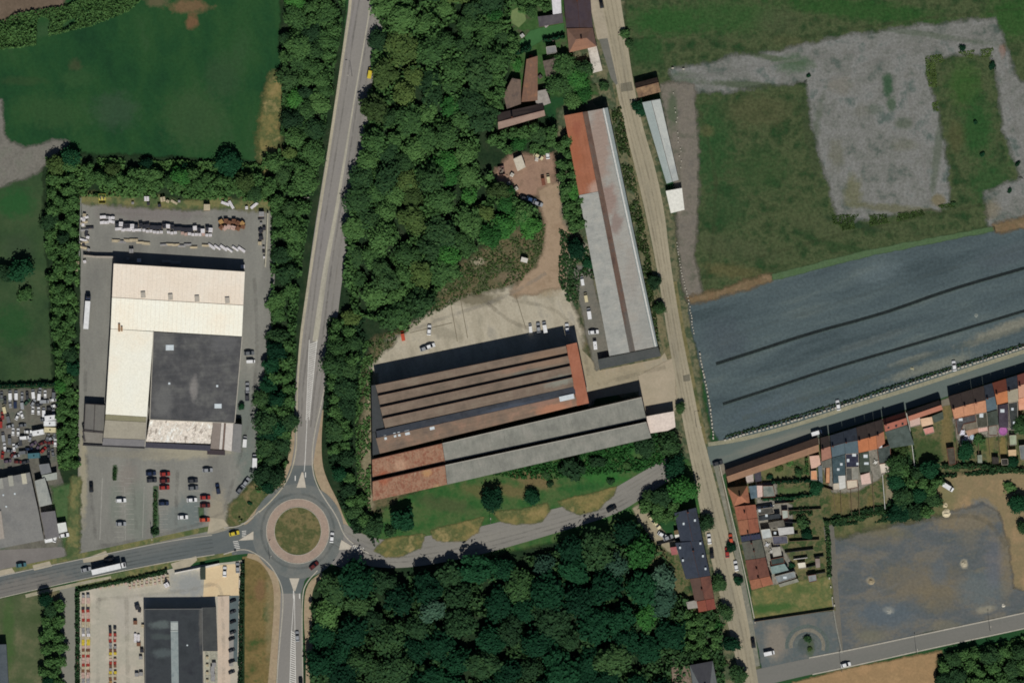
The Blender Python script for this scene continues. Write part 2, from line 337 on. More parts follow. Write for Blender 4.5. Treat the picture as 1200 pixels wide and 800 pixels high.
patch('ground', [(-4000, -4000), (5200, -4000), (5200, 5200), (-4000, 5200)], grassD, 0)
patch('grass_field', [(-200, -200), (345, -200), (335, 80), (318, 200), (90, 196), (60, 186), (20, 172), (-200, 160)], grassD, .02)
patch('grass_field', [(-200, 215), (45, 200), (62, 190), (66, 456), (-200, 462)], grassL, .03, 1.5)
patch('dry_grass_strip', [(322, 85), (332, 95), (326, 140), (323, 190), (308, 198), (306, 170), (312, 125)], dryg, .04, 3)
patch('track', [(-200, 95), (0, 118), (2, 155), (12, 168), (30, 176), (60, 168), (80, 166), (60, 183), (45, 200), (0, 217), (-200, 240)], surf('track_gravel', [(100, 98, 92), (110, 107, 101), (104, 104, 96)], 6, .12), .045, 1.2)
patch('brown_field', [(-200, -200), (100, -200), (70, 8), (30, 16), (0, 26), (-200, 60)], surf('brown_field', [(92, 80, 68), (104, 90, 78)], 8, .1), .03, 2)
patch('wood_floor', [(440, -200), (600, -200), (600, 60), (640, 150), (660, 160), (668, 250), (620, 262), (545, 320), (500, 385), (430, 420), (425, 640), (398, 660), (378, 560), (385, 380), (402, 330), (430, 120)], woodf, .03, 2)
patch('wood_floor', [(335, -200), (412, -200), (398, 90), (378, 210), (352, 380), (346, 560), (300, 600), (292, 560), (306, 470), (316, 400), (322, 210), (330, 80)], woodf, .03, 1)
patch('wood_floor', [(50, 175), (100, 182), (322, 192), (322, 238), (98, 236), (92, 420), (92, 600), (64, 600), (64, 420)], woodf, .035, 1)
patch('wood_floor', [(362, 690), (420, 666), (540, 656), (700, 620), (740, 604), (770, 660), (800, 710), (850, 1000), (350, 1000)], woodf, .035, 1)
patch('grass_field', [(718, -200), (1500, -200), (1500, 268), (1204, 262), (1165, 268), (905, 326), (806, 354), (796, 300), (790, 100), (742, 96)], grassR, .034, 1)
patch('lawn', [(425, 610), (436, 590), (762, 510), (830, 560), (820, 600), (560, 650), (440, 660), (412, 640), (400, 600)], lawn, .04, 1)
patch('street_side_ground', [(640, -200), (735, -200), (745, 100), (800, 300), (822, 470), (836, 545), (872, 700), (892, 800), (905, 1000), (780, 1000), (780, 700), (830, 715), (812, 650), (800, 560), (770, 500), (700, 440), (655, 280), (655, 130), (700, 100), (660, 60)], surf('dull_street_side', [(86, 90, 64), (104, 100, 78), (72, 80, 56), (92, 94, 70)], 5, .14), .032, 1)
patch('pavement', [(836, 545), (850, 541), (905, 531), (960, 514), (1110, 467), (1200, 437), (1500, 345), (1500, 352), (1200, 444), (1110, 474), (960, 520), (905, 538), (850, 553), (842, 560)], surf('house_pavement', [(118, 112, 100), (104, 100, 90)], 4, .06), .052, .4)
patch('gravel_lot', [(786, 83), (830, 76), (875, 66), (905, 64), (950, 53), (1040, 37), (1165, 24), (1173, 45), (1186, 90), (1200, 100), (1500, 130), (1500, 262), (1204, 263), (1168, 267), (1160, 262), (1155, 228), (1200, 210), (1190, 185), (1178, 150), (1170, 80), (1162, 60), (1120, 62), (1086, 70), (1084, 88), (1096, 130), (1106, 180), (1112, 240), (1060, 248), (985, 258), (975, 225), (953, 140), (946, 93), (900, 98), (850, 105), (802, 106)], grav, .06, 1.6)
patch('gravel_path', [(775, 100), (812, 100), (816, 160), (817, 240), (812, 300), (822, 345), (806, 352), (798, 300), (793, 220), (785, 160)], surf('path_gravel', [(98, 94, 88), (110, 104, 96), (88, 88, 78)], 6, .1, blobs=[(788, 130, 7, 26, 0, (78, 90, 64), .7)]), .07, 1.2)
patch('slate_gravel_lot', [(807, 354), (905, 327), (1022, 298), (1165, 270), (1500, 195), (1500, 320), (1200, 411), (1060, 455), (905, 503), (845, 519), (836, 500), (826, 440), (812, 385)], coal, .08, .8)
patch('soil_strip', [(806, 350), (850, 339), (905, 323), (904, 328), (860, 341), (810, 355)], surf('reddish_soil', [(112, 92, 70), (104, 90, 68), (124, 104, 82)], 4, .12), .09, 1.2)
patch('soil_strip', [(905, 322), (1020, 293), (1165, 266), (1165, 270), (1020, 299), (906, 328)], surf('weedy_strip', [(92, 106, 76), (84, 102, 66)], 4, .12), .095, .5)
patch('soil_strip', [(1165, 264), (1300, 240), (1300, 246), (1168, 272)], MATS['reddish_soil'], .095, 1)
for pts, wd in (([(839, 426), (880, 413), (950, 390), (1010, 374), (1050, 362), (1110, 340), (1200, 314), (1400, 258)], 3.6), ([(847, 473), (900, 456), (975, 431), (1075, 402), (1200, 364), (1400, 305)], 3.2)):
    ribbon('ditch', [(x, y, wd) for x, y in pts], surf('ditch_soil', [(28, 34, 36), (36, 44, 44)], 3, .2), .10)
    ribbon('ditch_edge', [(x, y+wd*.7, .9) for x, y in pts[:-1]], surf('ditch_rim', [(84, 92, 86), (70, 80, 78)], 3, .2), .105)
patch('gravel_lot', [(975, 622), (1045, 610), (1105, 604), (1150, 592), (1168, 600), (1180, 640), (1186, 690), (1240, 700), (1200, 716), (1080, 741), (988, 764), (978, 716)], grav2, .06, 1.0)
patch('earth_lot', [(1098, 560), (1160, 553), (1230, 548), (1240, 720), (1192, 714), (1180, 640), (1172, 600), (1105, 606), (1075, 612), (1090, 590)], earth, .055, 2)
patch('earth_lot', [(975, 606), (1105, 590), (1105, 600), (1045, 612), (978, 628)], surf('weedy_rim', [(66, 80, 46), (104, 98, 70)], 5, .14), .065, 2)
patch('gravel_lot', [(882, 727), (976, 716), (984, 764), (895, 789)], surf('ring_gravel', [(98, 98, 94), (84, 92, 94), (108, 104, 98)], 9, .07, 1.2, blobs=[(910, 750, 16, 26, 0, (124, 116, 106), .8), (945, 752, 13, 13, 0, (70, 76, 70), .6), (900, 726, 20, 6, 0, (90, 96, 96), .5), (950, 760, 5, 12, 0, (88, 94, 62), .6)]), .08, .5)
patch('grass_plot', [(881, 692), (905, 686), (972, 676), (978, 714), (884, 727)], plot, .07, .6)
patch('garden_ground', [(852, 560), (960, 528), (1110, 468), (1300, 425), (1300, 548), (1102, 552), (1050, 604), (972, 614), (973, 680), (882, 694)], garden, .05, .8)
patch('earth_lot', [(930, 800), (1000, 783), (1102, 764), (1096, 900), (930, 900)], surf('straw_ground', [(150, 122, 90), (138, 114, 84), (158, 130, 96)], 8, .08), .05, .8)
patch('wood_floor', [(1100, 768), (1500, 700), (1500, 1000), (1098, 1000)], woodf, .055, .8)
# yard behind the factory
patch('weedy_ground', [(440, 400), (500, 375), (530, 320), (600, 270), (640, 262), (668, 280), (650, 320), (690, 400), (680, 460), (436, 600), (425, 560), (428, 430)], weedy, .05, 2)
patch('concrete_yard', [(440, 430), (480, 385), (540, 352), (610, 338), (636, 320), (650, 285), (645, 265), (638, 215), (655, 212), (656, 262), (668, 285), (690, 292), (665, 300), (658, 330), (680, 388), (690, 470), (436, 500)], conc, .06, 2)
patch('concrete_strip', [(432, 440), (440, 440), (436, 590), (428, 600), (424, 560)], surf('pale_strip', [(132, 122, 102), (112, 106, 84), (146, 134, 114)], 4, .1), .062, 1.5)
patch('red_yard', [(583, 200), (598, 185), (645, 182), (650, 215), (652, 262), (641, 262), (634, 228), (600, 225), (586, 215)], redy, .065, 1.5)
patch('concrete_yard', [(676, 404), (702, 430), (703, 434), (773, 420), (790, 400), (800, 480), (756, 488), (750, 458), (692, 468)], surf('yard_concrete', [(136, 128, 110), (148, 138, 118), (140, 134, 120)], 8, .06), .063)
patch('pavement', [(672, 312), (690, 312), (716, 420), (700, 432), (690, 400)], surf('side_yard', [(98, 98, 92), (110, 106, 98)], 5, .1), .064, .8)
patch('path', [(748, 440), (790, 420), (792, 480), (786, 484), (752, 486)], surf('yard_pale', [(158, 146, 128), (148, 138, 120)], 6, .05), .067, .5)
# car park and yards of the western businesses
patch('parking_lot', [(96, 232), (320, 240), (322, 300), (318, 400), (306, 480), (306, 548), (272, 590), (284, 612), (250, 628), (90, 654), (94, 420)], lotA, .06, .4)
patch('verge', [(95, 228), (160, 228), (215, 236), (318, 236), (318, 243), (200, 242), (96, 236)], verge, .075, 1.5)
patch('verge', [(86, 560), (92, 560), (91, 655), (80, 658), (82, 600)], verge, .07, 1)
patch('verge', [(270, 592), (300, 565), (325, 575), (312, 590), (300, 612), (284, 622), (268, 612)], surf('brown_verge', [(96, 92, 62), (80, 86, 50), (116, 102, 74)], 5, .15), .075, 1)
patch('parking_lot', [(-200, 456), (68, 456), (66, 540), (84, 600), (86, 655), (-200, 700)], surf('scrap_yard_ground', [(88, 92, 80), (98, 96, 88), (86, 84, 78), (108, 104, 100)], 9, .1), .055, .5)
patch('parking_lot', [(-200, 655), (80, 640), (80, 658), (-200, 712)], surf('forecourt', [(106, 102, 100), (116, 112, 110)], 9, .04), .066)
patch('lawn', [(62, 572), (92, 566), (90, 650), (78, 640), (72, 620), (66, 600)], surf('strip_grass', [(70, 96, 56), (84, 100, 62), (58, 86, 48)], 5, .12), .068, 1.2)
patch('grass_field', [(-200, 712), (0, 702), (72, 686), (80, 1000), (-200, 1000)], surf('olive_field', [(74, 84, 52), (88, 92, 62), (96, 96, 72)], 8, .08, blobs=[(10, 740, 8, 50, 0, (72, 92, 50), .8), (60, 700, 14, 12, 0, (112, 100, 78), .7)]), .05, .5)
patch('access_road', [(70, 690), (88, 686), (92, 1000), (76, 1000)], surf('access_asphalt', [(116, 116, 108), (124, 122, 114)], 8, .04), .06)
patch('parking_lot', [(90, 694), (112, 689), (205, 665), (270, 658), (284, 656), (281, 1000), (90, 1000)], lotS, .06)
patch('sand_paving', [(240, 666), (262, 661), (282, 660), (281, 697), (238, 699)], sand, .075)
patch('concrete_yard', [(255, 697), (270, 697), (270, 1000), (254, 1000)], surf('pink_concrete', [(186, 168, 152), (176, 162, 148)], 8, .04), .075)
patch('gravel_lot', [(240, 763), (255, 763), (255, 1000), (240, 1000)], surf('pale_gravel_strip', [(156, 154, 140), (136, 134, 124)], 3, .2), .085)
patch('verge', [(284, 652), (300, 650), (322, 668), (328, 690), (324, 1000), (282, 1000)], surf('rust_verge', [(72, 84, 44), (96, 86, 54), (114, 98, 64), (66, 82, 44)], 8, .12, blobs=[(318, 720, 8, 80, 0, (124, 112, 84), .6), (305, 690, 7, 14, 0, (112, 86, 64), .7)]), .05)
patch('hedge_bed', [(281, 656), (287, 654), (286, 1000), (279, 1000)], woodf, .052)

# ---------------------------------------------------------------- roads
northC = [(440, -200, 46), (432, 0, 44), (424, 45, 42), (416, 100, 38), (401, 200, 42), (384, 300, 40), (372, 400, 40), (364, 450, 36), (360, 500, 29), (357, 525, 24), (353, 552, 26)]
ribbon('road', northC, asphN, .10)
patch('road', [(341, 545), (365, 545), (369, 565), (378, 584), (320, 590), (332, 570)], asphD, .11)
ribbon('road', [(346, 650, 32), (341, 672, 24), (341, 700, 24), (340, 750, 27), (339, 800, 31), (337, 1000, 34)], asph, .11)
patch('road', [(300, 640), (395, 640), (372, 662), (357, 680), (353, 695), (330, 695), (326, 675), (314, 660)], asphD, .112)
westC = [(-200, 735, 26), (0, 687, 25), (100, 665.5, 23), (200, 645, 24), (250, 638, 23), (300, 626, 30)]
ribbon('road', westC, asphD, .102)
patch('road', [(268, 627), (285, 618), (304, 600), (312, 650), (292, 648), (272, 650)], asphD, .114)
eastC = [(395, 628, 34), (425, 645, 34), (460, 650, 32), (500, 645, 34), (560, 634, 32), (620, 618, 30), (680, 602, 26), (720, 588, 28), (752, 568, 26), (790, 545, 24)]
ribbon('road', eastC, surf('east_asphalt', [(112, 110, 106), (122, 119, 114), (130, 127, 120)], 16, .04, 1.2, 10, 5), .104)
patch('road', [(386, 595), (405, 625), (430, 640), (400, 665), (375, 655)], asph, .113)
def ring(name, cx, cy, r0, r1, mat, z, sy=1.03, kind='structure', h=0):
    n = 96; m = MB()
    for i in range(n):
        a0, a1 = 2*math.pi*i/n, 2*math.pi*(i+1)/n
        q = [P(cx+r*math.cos(a), cy+r*sy*math.sin(a)) for r, a in ((r0, a0), (r1, a0), (r1, a1), (r0, a1))]
        if h: m.prism([p[:2] for p in q], z, z+h)
        else: m.add([(p.x, p.y, z) for p in q][::-1], [(0, 1, 2, 3)])
    return tag(m.build(name, mat), kind=kind)
RX, RY = 349, 622
for r0_, r1_, c_ in ((26, 22, (104, 106, 100)), (21, 17, (118, 114, 104)), (15, 11.5, (92, 98, 96))):
    m_ = MB(); n_ = 40
    for i_ in range(n_):
        a0_, a1_ = math.pi*(.95+1.15*i_/n_), math.pi*(.95+1.15*(i_+1)/n_)
        m_.add([P(946+r*math.cos(a), 756+r*.95*math.sin(a), .092) for r, a in ((r0_, a0_), (r0_, a1_), (r1_, a1_), (r1_, a0_))], [(3, 2, 1, 0)])
    tag(m_.build('wheel_track', surf('wheel_track_%d' % c_[0], [c_, tuple(v-8 for v in c_)], 2.5, .15, .8)), kind='structure')
ring('roundabout_road', RX, RY, 34, 54, surf('roundabout_asphalt', [(92, 98, 98), (104, 106, 104), (112, 112, 108)], 7, .04), .12)
ring('roundabout_apron', RX, RY, 27.6, 36.4, pink, .14, h=.04)
ring('kerb', RX, RY, 36.4, 37.2, kerbm, .125, h=.12)
ring('kerb', RX, RY, 27.1, 27.7, kerbm, .15, h=.12)
patch('roundabout_lawn', [(RX+27.2*math.cos(i*math.pi/32), RY+28*math.sin(i*math.pi/32)) for i in range(64)], surf('island_grass', [(98, 92, 62), (84, 86, 52), (110, 100, 70), (76, 80, 50)], 5, .12), .15)
# outer roundabout verges and pink pavements
pavm = surf('tan_pavement', [(142, 124, 104), (150, 134, 112), (132, 118, 98)], 5, .08)
ribbon('pavement', [(345, 480, 6), (343, 530, 7), (336, 560, 8), (318, 582, 9), (300, 602, 8), (286, 618, 5)], pavm, .08)
ribbon('pavement', [(376, 480, 6), (372, 515, 9), (372, 545, 11), (378, 565, 12), (392, 590, 10), (400, 610, 8), (415, 632, 7), (440, 648, 7), (470, 640, 8)], pavm, .08)
ribbon('pavement', [(290, 650, 6), (308, 655, 7), (322, 675, 8), (326, 700, 8), (322, 760, 9), (316, 830, 9)], pavm, .08)
ribbon('pavement', [(378, 672, 5), (362, 686, 8), (360, 720, 9), (363, 760, 9), (362, 830, 8)], pavm, .08)
ribbon('pavement', [(-200, 716, 6), (0, 670, 6), (90, 652, 6), (180, 633, 6), (240, 620, 6), (262, 616, 6)], verge, .085)
ribbon('pavement', [(90, 684, 7), (140, 675, 8), (200, 661, 8), (250, 650, 8), (290, 645, 5)], verge, .085)
ribbon('pavement', [(30, 698, 4), (90, 684, 4), (130, 676, 3)], surf('pale_path', [(150, 144, 128), (138, 132, 112)], 4, .1), .088)
def lobe(pts): patch('grass_verge', pts, dryg, .125, .6)
lobe([(440, 645), (452, 632), (480, 628), (498, 626), (492, 642), (470, 650), (452, 652)])
lobe([(505, 622), (530, 616), (566, 606), (560, 622), (545, 632), (520, 634), (508, 630)])
lobe([(578, 600), (610, 598), (640, 590), (644, 598), (635, 610), (605, 614), (588, 610)])
lobe([(655, 588), (690, 580), (722, 570), (718, 580), (700, 596), (680, 602), (664, 596)])
patch('track', [(742, 596), (752, 590), (766, 612), (782, 628), (808, 640), (806, 650), (786, 646), (765, 630), (750, 612)], surf('house_track', [(146, 136, 116), (132, 124, 104)], 5, .08), .07, .6)
def soft_track(name, pts, wd, mat, z, top=.7, kind='structure'):
    pts = smooth([(p[0], p[1], 0) for p in pts], 2); m = MB(); att = []
    for i, p in enumerate(pts):
        a = pts[max(0, i-1)]; b = pts[min(len(pts)-1, i+1)]; d = Vector((b[0]-a[0], b[1]-a[1])).normalized(); n = Vector((-d.y, d.x))
        for k, c in ((-1, 0.03), (-.35, top), (.35, top), (1, .03)):
            m.v.append(tuple(P(p[0]+n.x*wd*k/2, p[1]+n.y*wd*k/2, z))); att.append(c)
    for i in range(len(pts)-1):
        for k in range(3): m.f.append((4*i+k, 4*i+k+1, 4*i+5+k, 4*i+4+k))
    me = mesh(name, m.v, m.f); at = me.attributes.new('cover', 'FLOAT', 'POINT'); at.data.foreach_set('value', att)
    bm = bmesh.new(); bm.from_mesh(me)
    for f in bm.faces:
        if f.normal.z < 0: f.normal_flip()
    bm.to_mesh(me); bm.free()
    return tag(link(name, me, feathered(mat, .36)), kind=kind)
wearD = surf('lane_wear_dark', [(92, 90, 88), (104, 102, 98)], 4, .05)
wearL = surf('lane_wear_pale', [(140, 136, 128), (130, 126, 120)], 4, .05)
wearB = surf('street_wear', [(116, 108, 94), (126, 118, 102)], 4, .06)
for off, mt in ((-.62, wearL), (-.28, wearD), (.5, wearD), (.75, wearL)):
    soft_track('lane_wear', poly_edges(northC[1:-2], off), 3.4, mt, .1235, .62)
for off in (-.55, -.2, .25, .6):
    soft_track('lane_wear', poly_edges(westC[:5], off), 2.4, surf('lane_wear_slate', [(76, 82, 84), (84, 88, 88)], 4, .05), .1235, .6)
    soft_track('lane_wear', poly_edges(eastC, off), 3.0, wearL if off < 0 else wearD, .1235, .55)
soft_track('lane_wear', [(RX+43*math.cos(a*.26), RY+44*math.sin(a*.26)) for a in range(25)], 5, surf('lane_wear_slate2', [(84, 90, 90), (90, 94, 92)], 4, .05), .135, .66)
soil2 = surf('wheel_rut_soil', [(96, 92, 76), (110, 104, 88)], 4, .1)
gr2 = surf('pale_wheel_mark', [(128, 128, 126), (140, 138, 134)], 4, .08)
gd2 = surf('dark_wheel_mark', [(84, 86, 84), (94, 94, 92)], 4, .08)
for pts, wd, mt, z, tp in (
 ([(790, 92), (850, 86), (930, 70), (1010, 60), (1090, 50), (1168, 40)], 5, gr2, .066, .6),
 ([(960, 100), (1000, 80), (1060, 62), (1120, 50)], 6, gr2, .0665, .6), ([(1060, 80), (1070, 140), (1085, 200), (1090, 240)], 5, gr2, .0665, .6), ([(1172, 50), (1184, 110), (1196, 180), (1210, 210)], 5, gr2, .0665, .6),
 ([(990, 640), (1060, 660), (1120, 690), (1175, 705)], 5, gr2, .068, .5), ([(985, 700), (1050, 690), (1110, 640), (1130, 590)], 4, gr2, .0682, .5), ([(1010, 620), (1080, 610), (1150, 600), (1180, 640)], 6, soil2, .0684, .6),
 ([(850, 395), (950, 365), (1060, 330), (1200, 290)], 5, surf('slate_mark', [(92, 104, 106), (84, 96, 98)], 4, .06), .086, .55), ([(860, 450), (960, 420), (1080, 378), (1200, 340)], 4, MATS.get('slate_mark'), .086, .55), ([(870, 490), (980, 455), (1100, 412), (1200, 385)], 7, surf('slate_mark_pale', [(104, 110, 104), (96, 104, 100)], 4, .06), .087, .6),
 
 ([(820, 130), (840, 200), (836, 280), (826, 340)], 5, surf('grass_wheel_mark', [(84, 86, 58), (74, 80, 52)], 4, .1), .044, .55), ([(860, 310), (940, 286), (1040, 262), (1150, 240)], 5, MATS.get('grass_wheel_mark'), .044, .6),
 ([(870, 60), (960, 40), (1080, 22), (1200, 10)], 4, MATS.get('grass_wheel_mark'), .044, .5), ([(450, 400), (520, 372), (590, 350), (640, 320)], 5, wearL, .075, .6), ([(560, 345), (600, 380), (640, 388)], 5, surf('concrete_stain', [(120, 114, 100), (130, 122, 108)], 4, .08), .075, .6),
 ([(600, 352), (650, 360), (680, 390), (690, 440)], 5, MATS.get('concrete_stain'), .0755, .55), ([(700, 450), (740, 440), (780, 430)], 6, MATS.get('concrete_stain'), .075, .5), ([(100, 420), (100, 540), (110, 600), (112, 640)], 5, wearD, .066, .45), ([(298, 320), (302, 400), (298, 470), (280, 540), (262, 600)], 5, wearD, .066, .5), ([(120, 250), (200, 252), (290, 256)], 4, wearL, .066, .45),
 ([(110, 640), (150, 636), (230, 615), (262, 600)], 5, wearD, .066, .45), ([(155, 560), (160, 620)], 5, wearD, .066, .4), ([(208, 550), (206, 615)], 5, wearD, .066, .45), ([(115, 700), (115, 800)], 6, wearL, .065, .4), ([(148, 700), (150, 800)], 6, surf('yard_stain', [(146, 140, 130), (154, 150, 140)], 4, .06), .065, .55), ([(115, 702), (160, 698), (230, 690), (258, 680), (262, 720), (262, 800)], 5, MATS.get('yard_stain'), .078, .5)):
    soft_track('wheel_track', pts, wd*1.5, mt, z, tp+.05)
# beige street
street = [(703, -200, 26), (709, -40, 26), (714, 0, 26), (724, 50, 22), (732, 100, 21), (743, 150, 20), (757, 200, 23), (768, 250, 22), (776, 300, 17), (784, 350, 16), (792, 400, 17), (802, 450, 18), (811, 500, 19), (823, 550, 22), (834, 600, 26), (846, 650, 27), (858, 700, 27), (868, 740, 24), (878, 800, 20), (900, 920, 18), (915, 1000, 18)]
ribbon('street', street, beige, .11)
ribbon('street_verge', [(x-a, y, b) for x, y, _, a, b in ((0, 0, 0, 0, 0),)][:0] or [(722, 100, 8), (733, 150, 8), (742, 200, 7), (752, 250, 7), (762, 300, 9), (768, 350, 10), (778, 400, 8), (786, 420, 8)], surf('weedy_kerbside', [(84, 88, 62), (112, 104, 80), (64, 78, 48)], 4, .15), .10)
ribbon('street_verge', [(790, 330, 6), (798, 380, 6), (808, 430, 6), (818, 480, 6), (826, 520, 6)], surf('olive_kerbside', [(98, 94, 62), (112, 104, 74), (84, 86, 54)], 5, .12), .10)
ribbon('pavement', [(806, 480, 9), (813, 530, 8), (822, 580, 6), (828, 610, 5), (840, 660, 5), (848, 690, 5)], surf('tan_walk', [(128, 112, 96), (140, 124, 106)], 5, .08), .105)
eside = surf('kerbside_grey', [(122, 120, 110), (110, 110, 100), (134, 130, 118)], 4, .08)
ribbon('pavement', [(838, 540, 6), (850, 590, 6), (862, 640, 6), (872, 690, 6), (880, 730, 6), (888, 780, 5)], eside, .115)
ribbon('kerb', [(842, 540, 1.2), (854, 590, 1.2), (866, 640, 1.2), (877, 690, 1.2), (885, 730, 1.2)], kerbm, .12, .1)
patch('pavement', [(690, 0), (704, 0), (714, 46), (722, 96), (714, 84), (708, 50), (700, 46)], surf('pale_pavement', [(158, 148, 132), (140, 132, 116)], 6, .06), .115)
patch('parking_strip', [(702, 46), (712, 45), (724, 98), (722, 100), (716, 92)], surf('grey_patch', [(98, 98, 92), (106, 104, 98)], 5, .06), .117)
patch('asphalt_patch', [(727, 98), (740, 96), (742, 106), (728, 108)], surf('asphalt_patch', [(102, 98, 86), (108, 104, 92)], 3, .08), .118)
patch('asphalt_patch', [(800, 440), (808, 438), (809, 446), (801, 447)], MATS['asphalt_patch'], .118)
for off in (-.55, -.15, .3, .62):
    soft_track('lane_wear', poly_edges(street[2:21], off), 3.0, wearB if off in (-.15, .62) else surf('street_wear_pale', [(156, 148, 130), (148, 140, 122)], 4, .06), .1235, .6)
# east street and its chequered verge
estr = [(830, 534, 22), (860, 530, 22), (900, 520, 21), (950, 505, 20), (1000, 488, 20), (1050, 473, 20), (1100, 457, 20), (1200, 424, 20), (1500, 330, 20)]
ribbon('road', estr, surf('east_street_asphalt', [(100, 104, 98), (108, 110, 104), (114, 114, 106)], 14, .035, 1.2, 17, 6), .106)
ribbon('verge', [(x, y-(w_/2+2.6), 4.6) for x, y, w_ in estr], surf('pale_verge', [(126, 124, 106), (138, 134, 114)], 4, .12), .109)
ses = [(870, 800, 24), (900, 791, 20), (950, 780, 19), (1000, 770, 18), (1100, 748, 17), (1200, 727, 17), (1500, 660, 17)]
ribbon('road', ses, surf('south_street_asphalt', [(104, 104, 100), (112, 110, 106)], 14, .035, 1.2, 12, 6), .106)
for sgn in (-1, 1):
    e = poly_edges([(x, y, w_+.8) for x, y, w_ in ses[2:]], sgn)
    ribbon('kerb', [(x, y, 1.5) for x, y in e], kerbm, .10, .12)
patch('road', [(965, 617), (977, 614), (988, 764), (984, 766)], surf('lane_gravel', [(96, 94, 88), (104, 100, 92)], 4, .08), .07)
ribbon('kerb', [(975, 700, 1.2), (979, 730, 1.2), (987, 765, 1.2)], surf('concrete_edging', [(132, 130, 122), (120, 120, 114)], 4, .1), .08, .1)
# kerbs and painted lines
line = surf('worn_line_paint', [(164, 160, 150), (178, 174, 164), (150, 146, 138)], 3, .12)
white = surf('white_line_paint', [(196, 194, 190), (208, 206, 200)], 3, .1)
band = surf('pale_shoulder', [(150, 144, 128), (164, 156, 138), (140, 134, 120)], 4, .1, 1, 78, 6)
eL = [(411, 0), (403, 50), (396, 100), (388.5, 150), (381, 200), (373, 250), (365.5, 300), (358, 350), (351, 400), (348, 450), (347, 500), (347, 525), (342, 550), (332, 570), (316, 588), (303, 600)]
ribbon('kerb', [(x+1, y, 3.2) for x, y in [(420, -200)]+eL[:9]]+[(x+.5, y, 1.4) for x, y in eL[9:]], band, .12, .03)
eR = [(393, 400), (388, 425), (381, 450), (375, 480), (370, 500), (366, 525), (366, 550), (371, 568), (381, 585), (395, 605), (402, 625), (412, 636), (432, 648)]
ribbon('kerb', [(x, y, 1.4) for x, y in eR], kerbm, .115, .1)
ribbon('road_line', [(454, 0, 1.2), (450, 22, 1.2), (446, 38, 1.2)], line, .125)
ribbon('road_line', [(441, -200, 1.6), (435, 0, 1.6), (427, 50, 1.3), (418, 100, 1.6), (409, 155, 2), (401, 205, 3.2), (393, 255, 4.2), (384, 300, 5.4), (377, 345, 6.2), (370, 395, 6.5), (369, 400, 6)], surf('faded_island_paint', [(148, 144, 132), (160, 155, 142), (136, 132, 122)], 5, .08, 1, 78, 6), .125)
ribbon('road_line', [(431, 140, .9), (426, 180, .9), (422, 205, .9)], line, .126)
hat = MB()
def strokes(m, y0, y1, xl, xr, sp, z, th=.55, slant=3.2, n=None):
    y = y0
    while y < y1:
        t = (y-y0)/(y1-y0); a = xl[0]+(xl[1]-xl[0])*t; b = xr[0]+(xr[1]-xr[0])*t
        q = [P(a, y+slant, z), P(b, y-slant*0, z), P(b, y-slant*0-th*2, z), P(a, y+slant-th*2, z)]
        m.add(q, [(0, 1, 2, 3)]); y += sp
strokes(hat, 401, 488, (363, 359.2), (372, 362.2), 2.6, .128)
for a, b in (((371.5, 398), (362.3, 492)), ((362.5, 398), (358.7, 492)), ((360, 490), (357.5, 540)), ((357.5, 540), (356.5, 552))):
    d = (Vector(b)-Vector(a)).normalized(); n = Vector((-d.y, d.x))*.35
    hat.add([P(a[0]+n.x, a[1]+n.y, .131), P(b[0]+n.x, b[1]+n.y, .131), P(b[0]-n.x, b[1]-n.y, .131), P(a[0]-n.x, a[1]-n.y, .131)], [(0, 1, 2, 3)])
tag(hat.build('painted_hatching', white), kind='structure')
hat = MB(); strokes(hat, 742, 830, (341, 338.5), (345.5, 347), 2.6, .128, .55, -2.2)
for a, b in (((345, 692), (341.5, 742)), ((341.5, 742), (338.5, 830)), ((345, 692), (347, 830))):
    d = (Vector(b)-Vector(a)).normalized(); n = Vector((-d.y, d.x))*.3
    hat.add([P(a[0]+n.x, a[1]+n.y, .131), P(b[0]+n.x, b[1]+n.y, .131), P(b[0]-n.x, b[1]-n.y, .131), P(a[0]-n.x, a[1]-n.y, .131)], [(0, 1, 2, 3)])
tag(hat.build('painted_hatching', white), kind='structure')
# splitter islands (raised, pale)
isl = surf('island_paving', [(168, 160, 148), (178, 170, 158)], 4, .06)
def island(pts):
    m = MB(); m.prism([P(*p)[:2] for p in pts], .12, .26); tag(m.build('traffic_island', isl), kind='structure')
island([(353.5, 553), (355.5, 553), (358.5, 571), (347.5, 571)])
island([(339, 677), (351, 677), (346, 692), (344, 692)])
island([(400, 632), (413, 640), (411, 643), (397, 644)])
island([(297, 622), (297, 632), (279, 633)])
for a, pts in ((0, [(352, 545), (345, 552), (359, 546)]),): pass
crs = MB()
for cx, cy, dx, dy, n, L, ang in ((414, 640, 2.1, .8, 6, 6, 60), (352, 549, 0, 0, 0, 0, 0), (286, 622, 0, 2.0, 4, 5, 8), (276, 634, .6, 2.0, 5, 6, 8)):
    for i in range(n):
        c = P(cx+dx*i, cy+dy*i); crs.box((c.x, c.y, .134), (L*S, .7*S*1.2, .006), math.radians(ang))
for cx, cy, h in ((346, 560, 6), (358, 556, 6), (351, 698, 6), (344, 696, 9)):
    c = P(cx, cy); crs.box((c.x, c.y, .134), (.45, h*S, .006))
tag(crs.build('zebra_crossing', white), kind='structure')
eW = poly_edges([(x, y, w_) for x, y, w_ in westC[:5]], 1)
for sgn in (1, -1):
    ribbon('kerb', [(x, y, 1.0) for x, y in poly_edges(westC[:5], sgn)], kerbm, .105, .1)
ribbon('kerb', [(262, 618, 1.3), (280, 617, 1.3), (296, 606, 1.3), (304, 598, 1.3)], kerbm, .125, .1)
ribbon('kerb', [(262, 649, 1.3), (285, 642, 1.3), (300, 648, 1.3), (316, 660, 1.3), (328, 680, 1.3), (332, 695, 1.3), (331, 720, 1.3), (328, 750, 1.3), (324, 800, 1.3), (320, 900, 1.3)], kerbm, .125, .1)
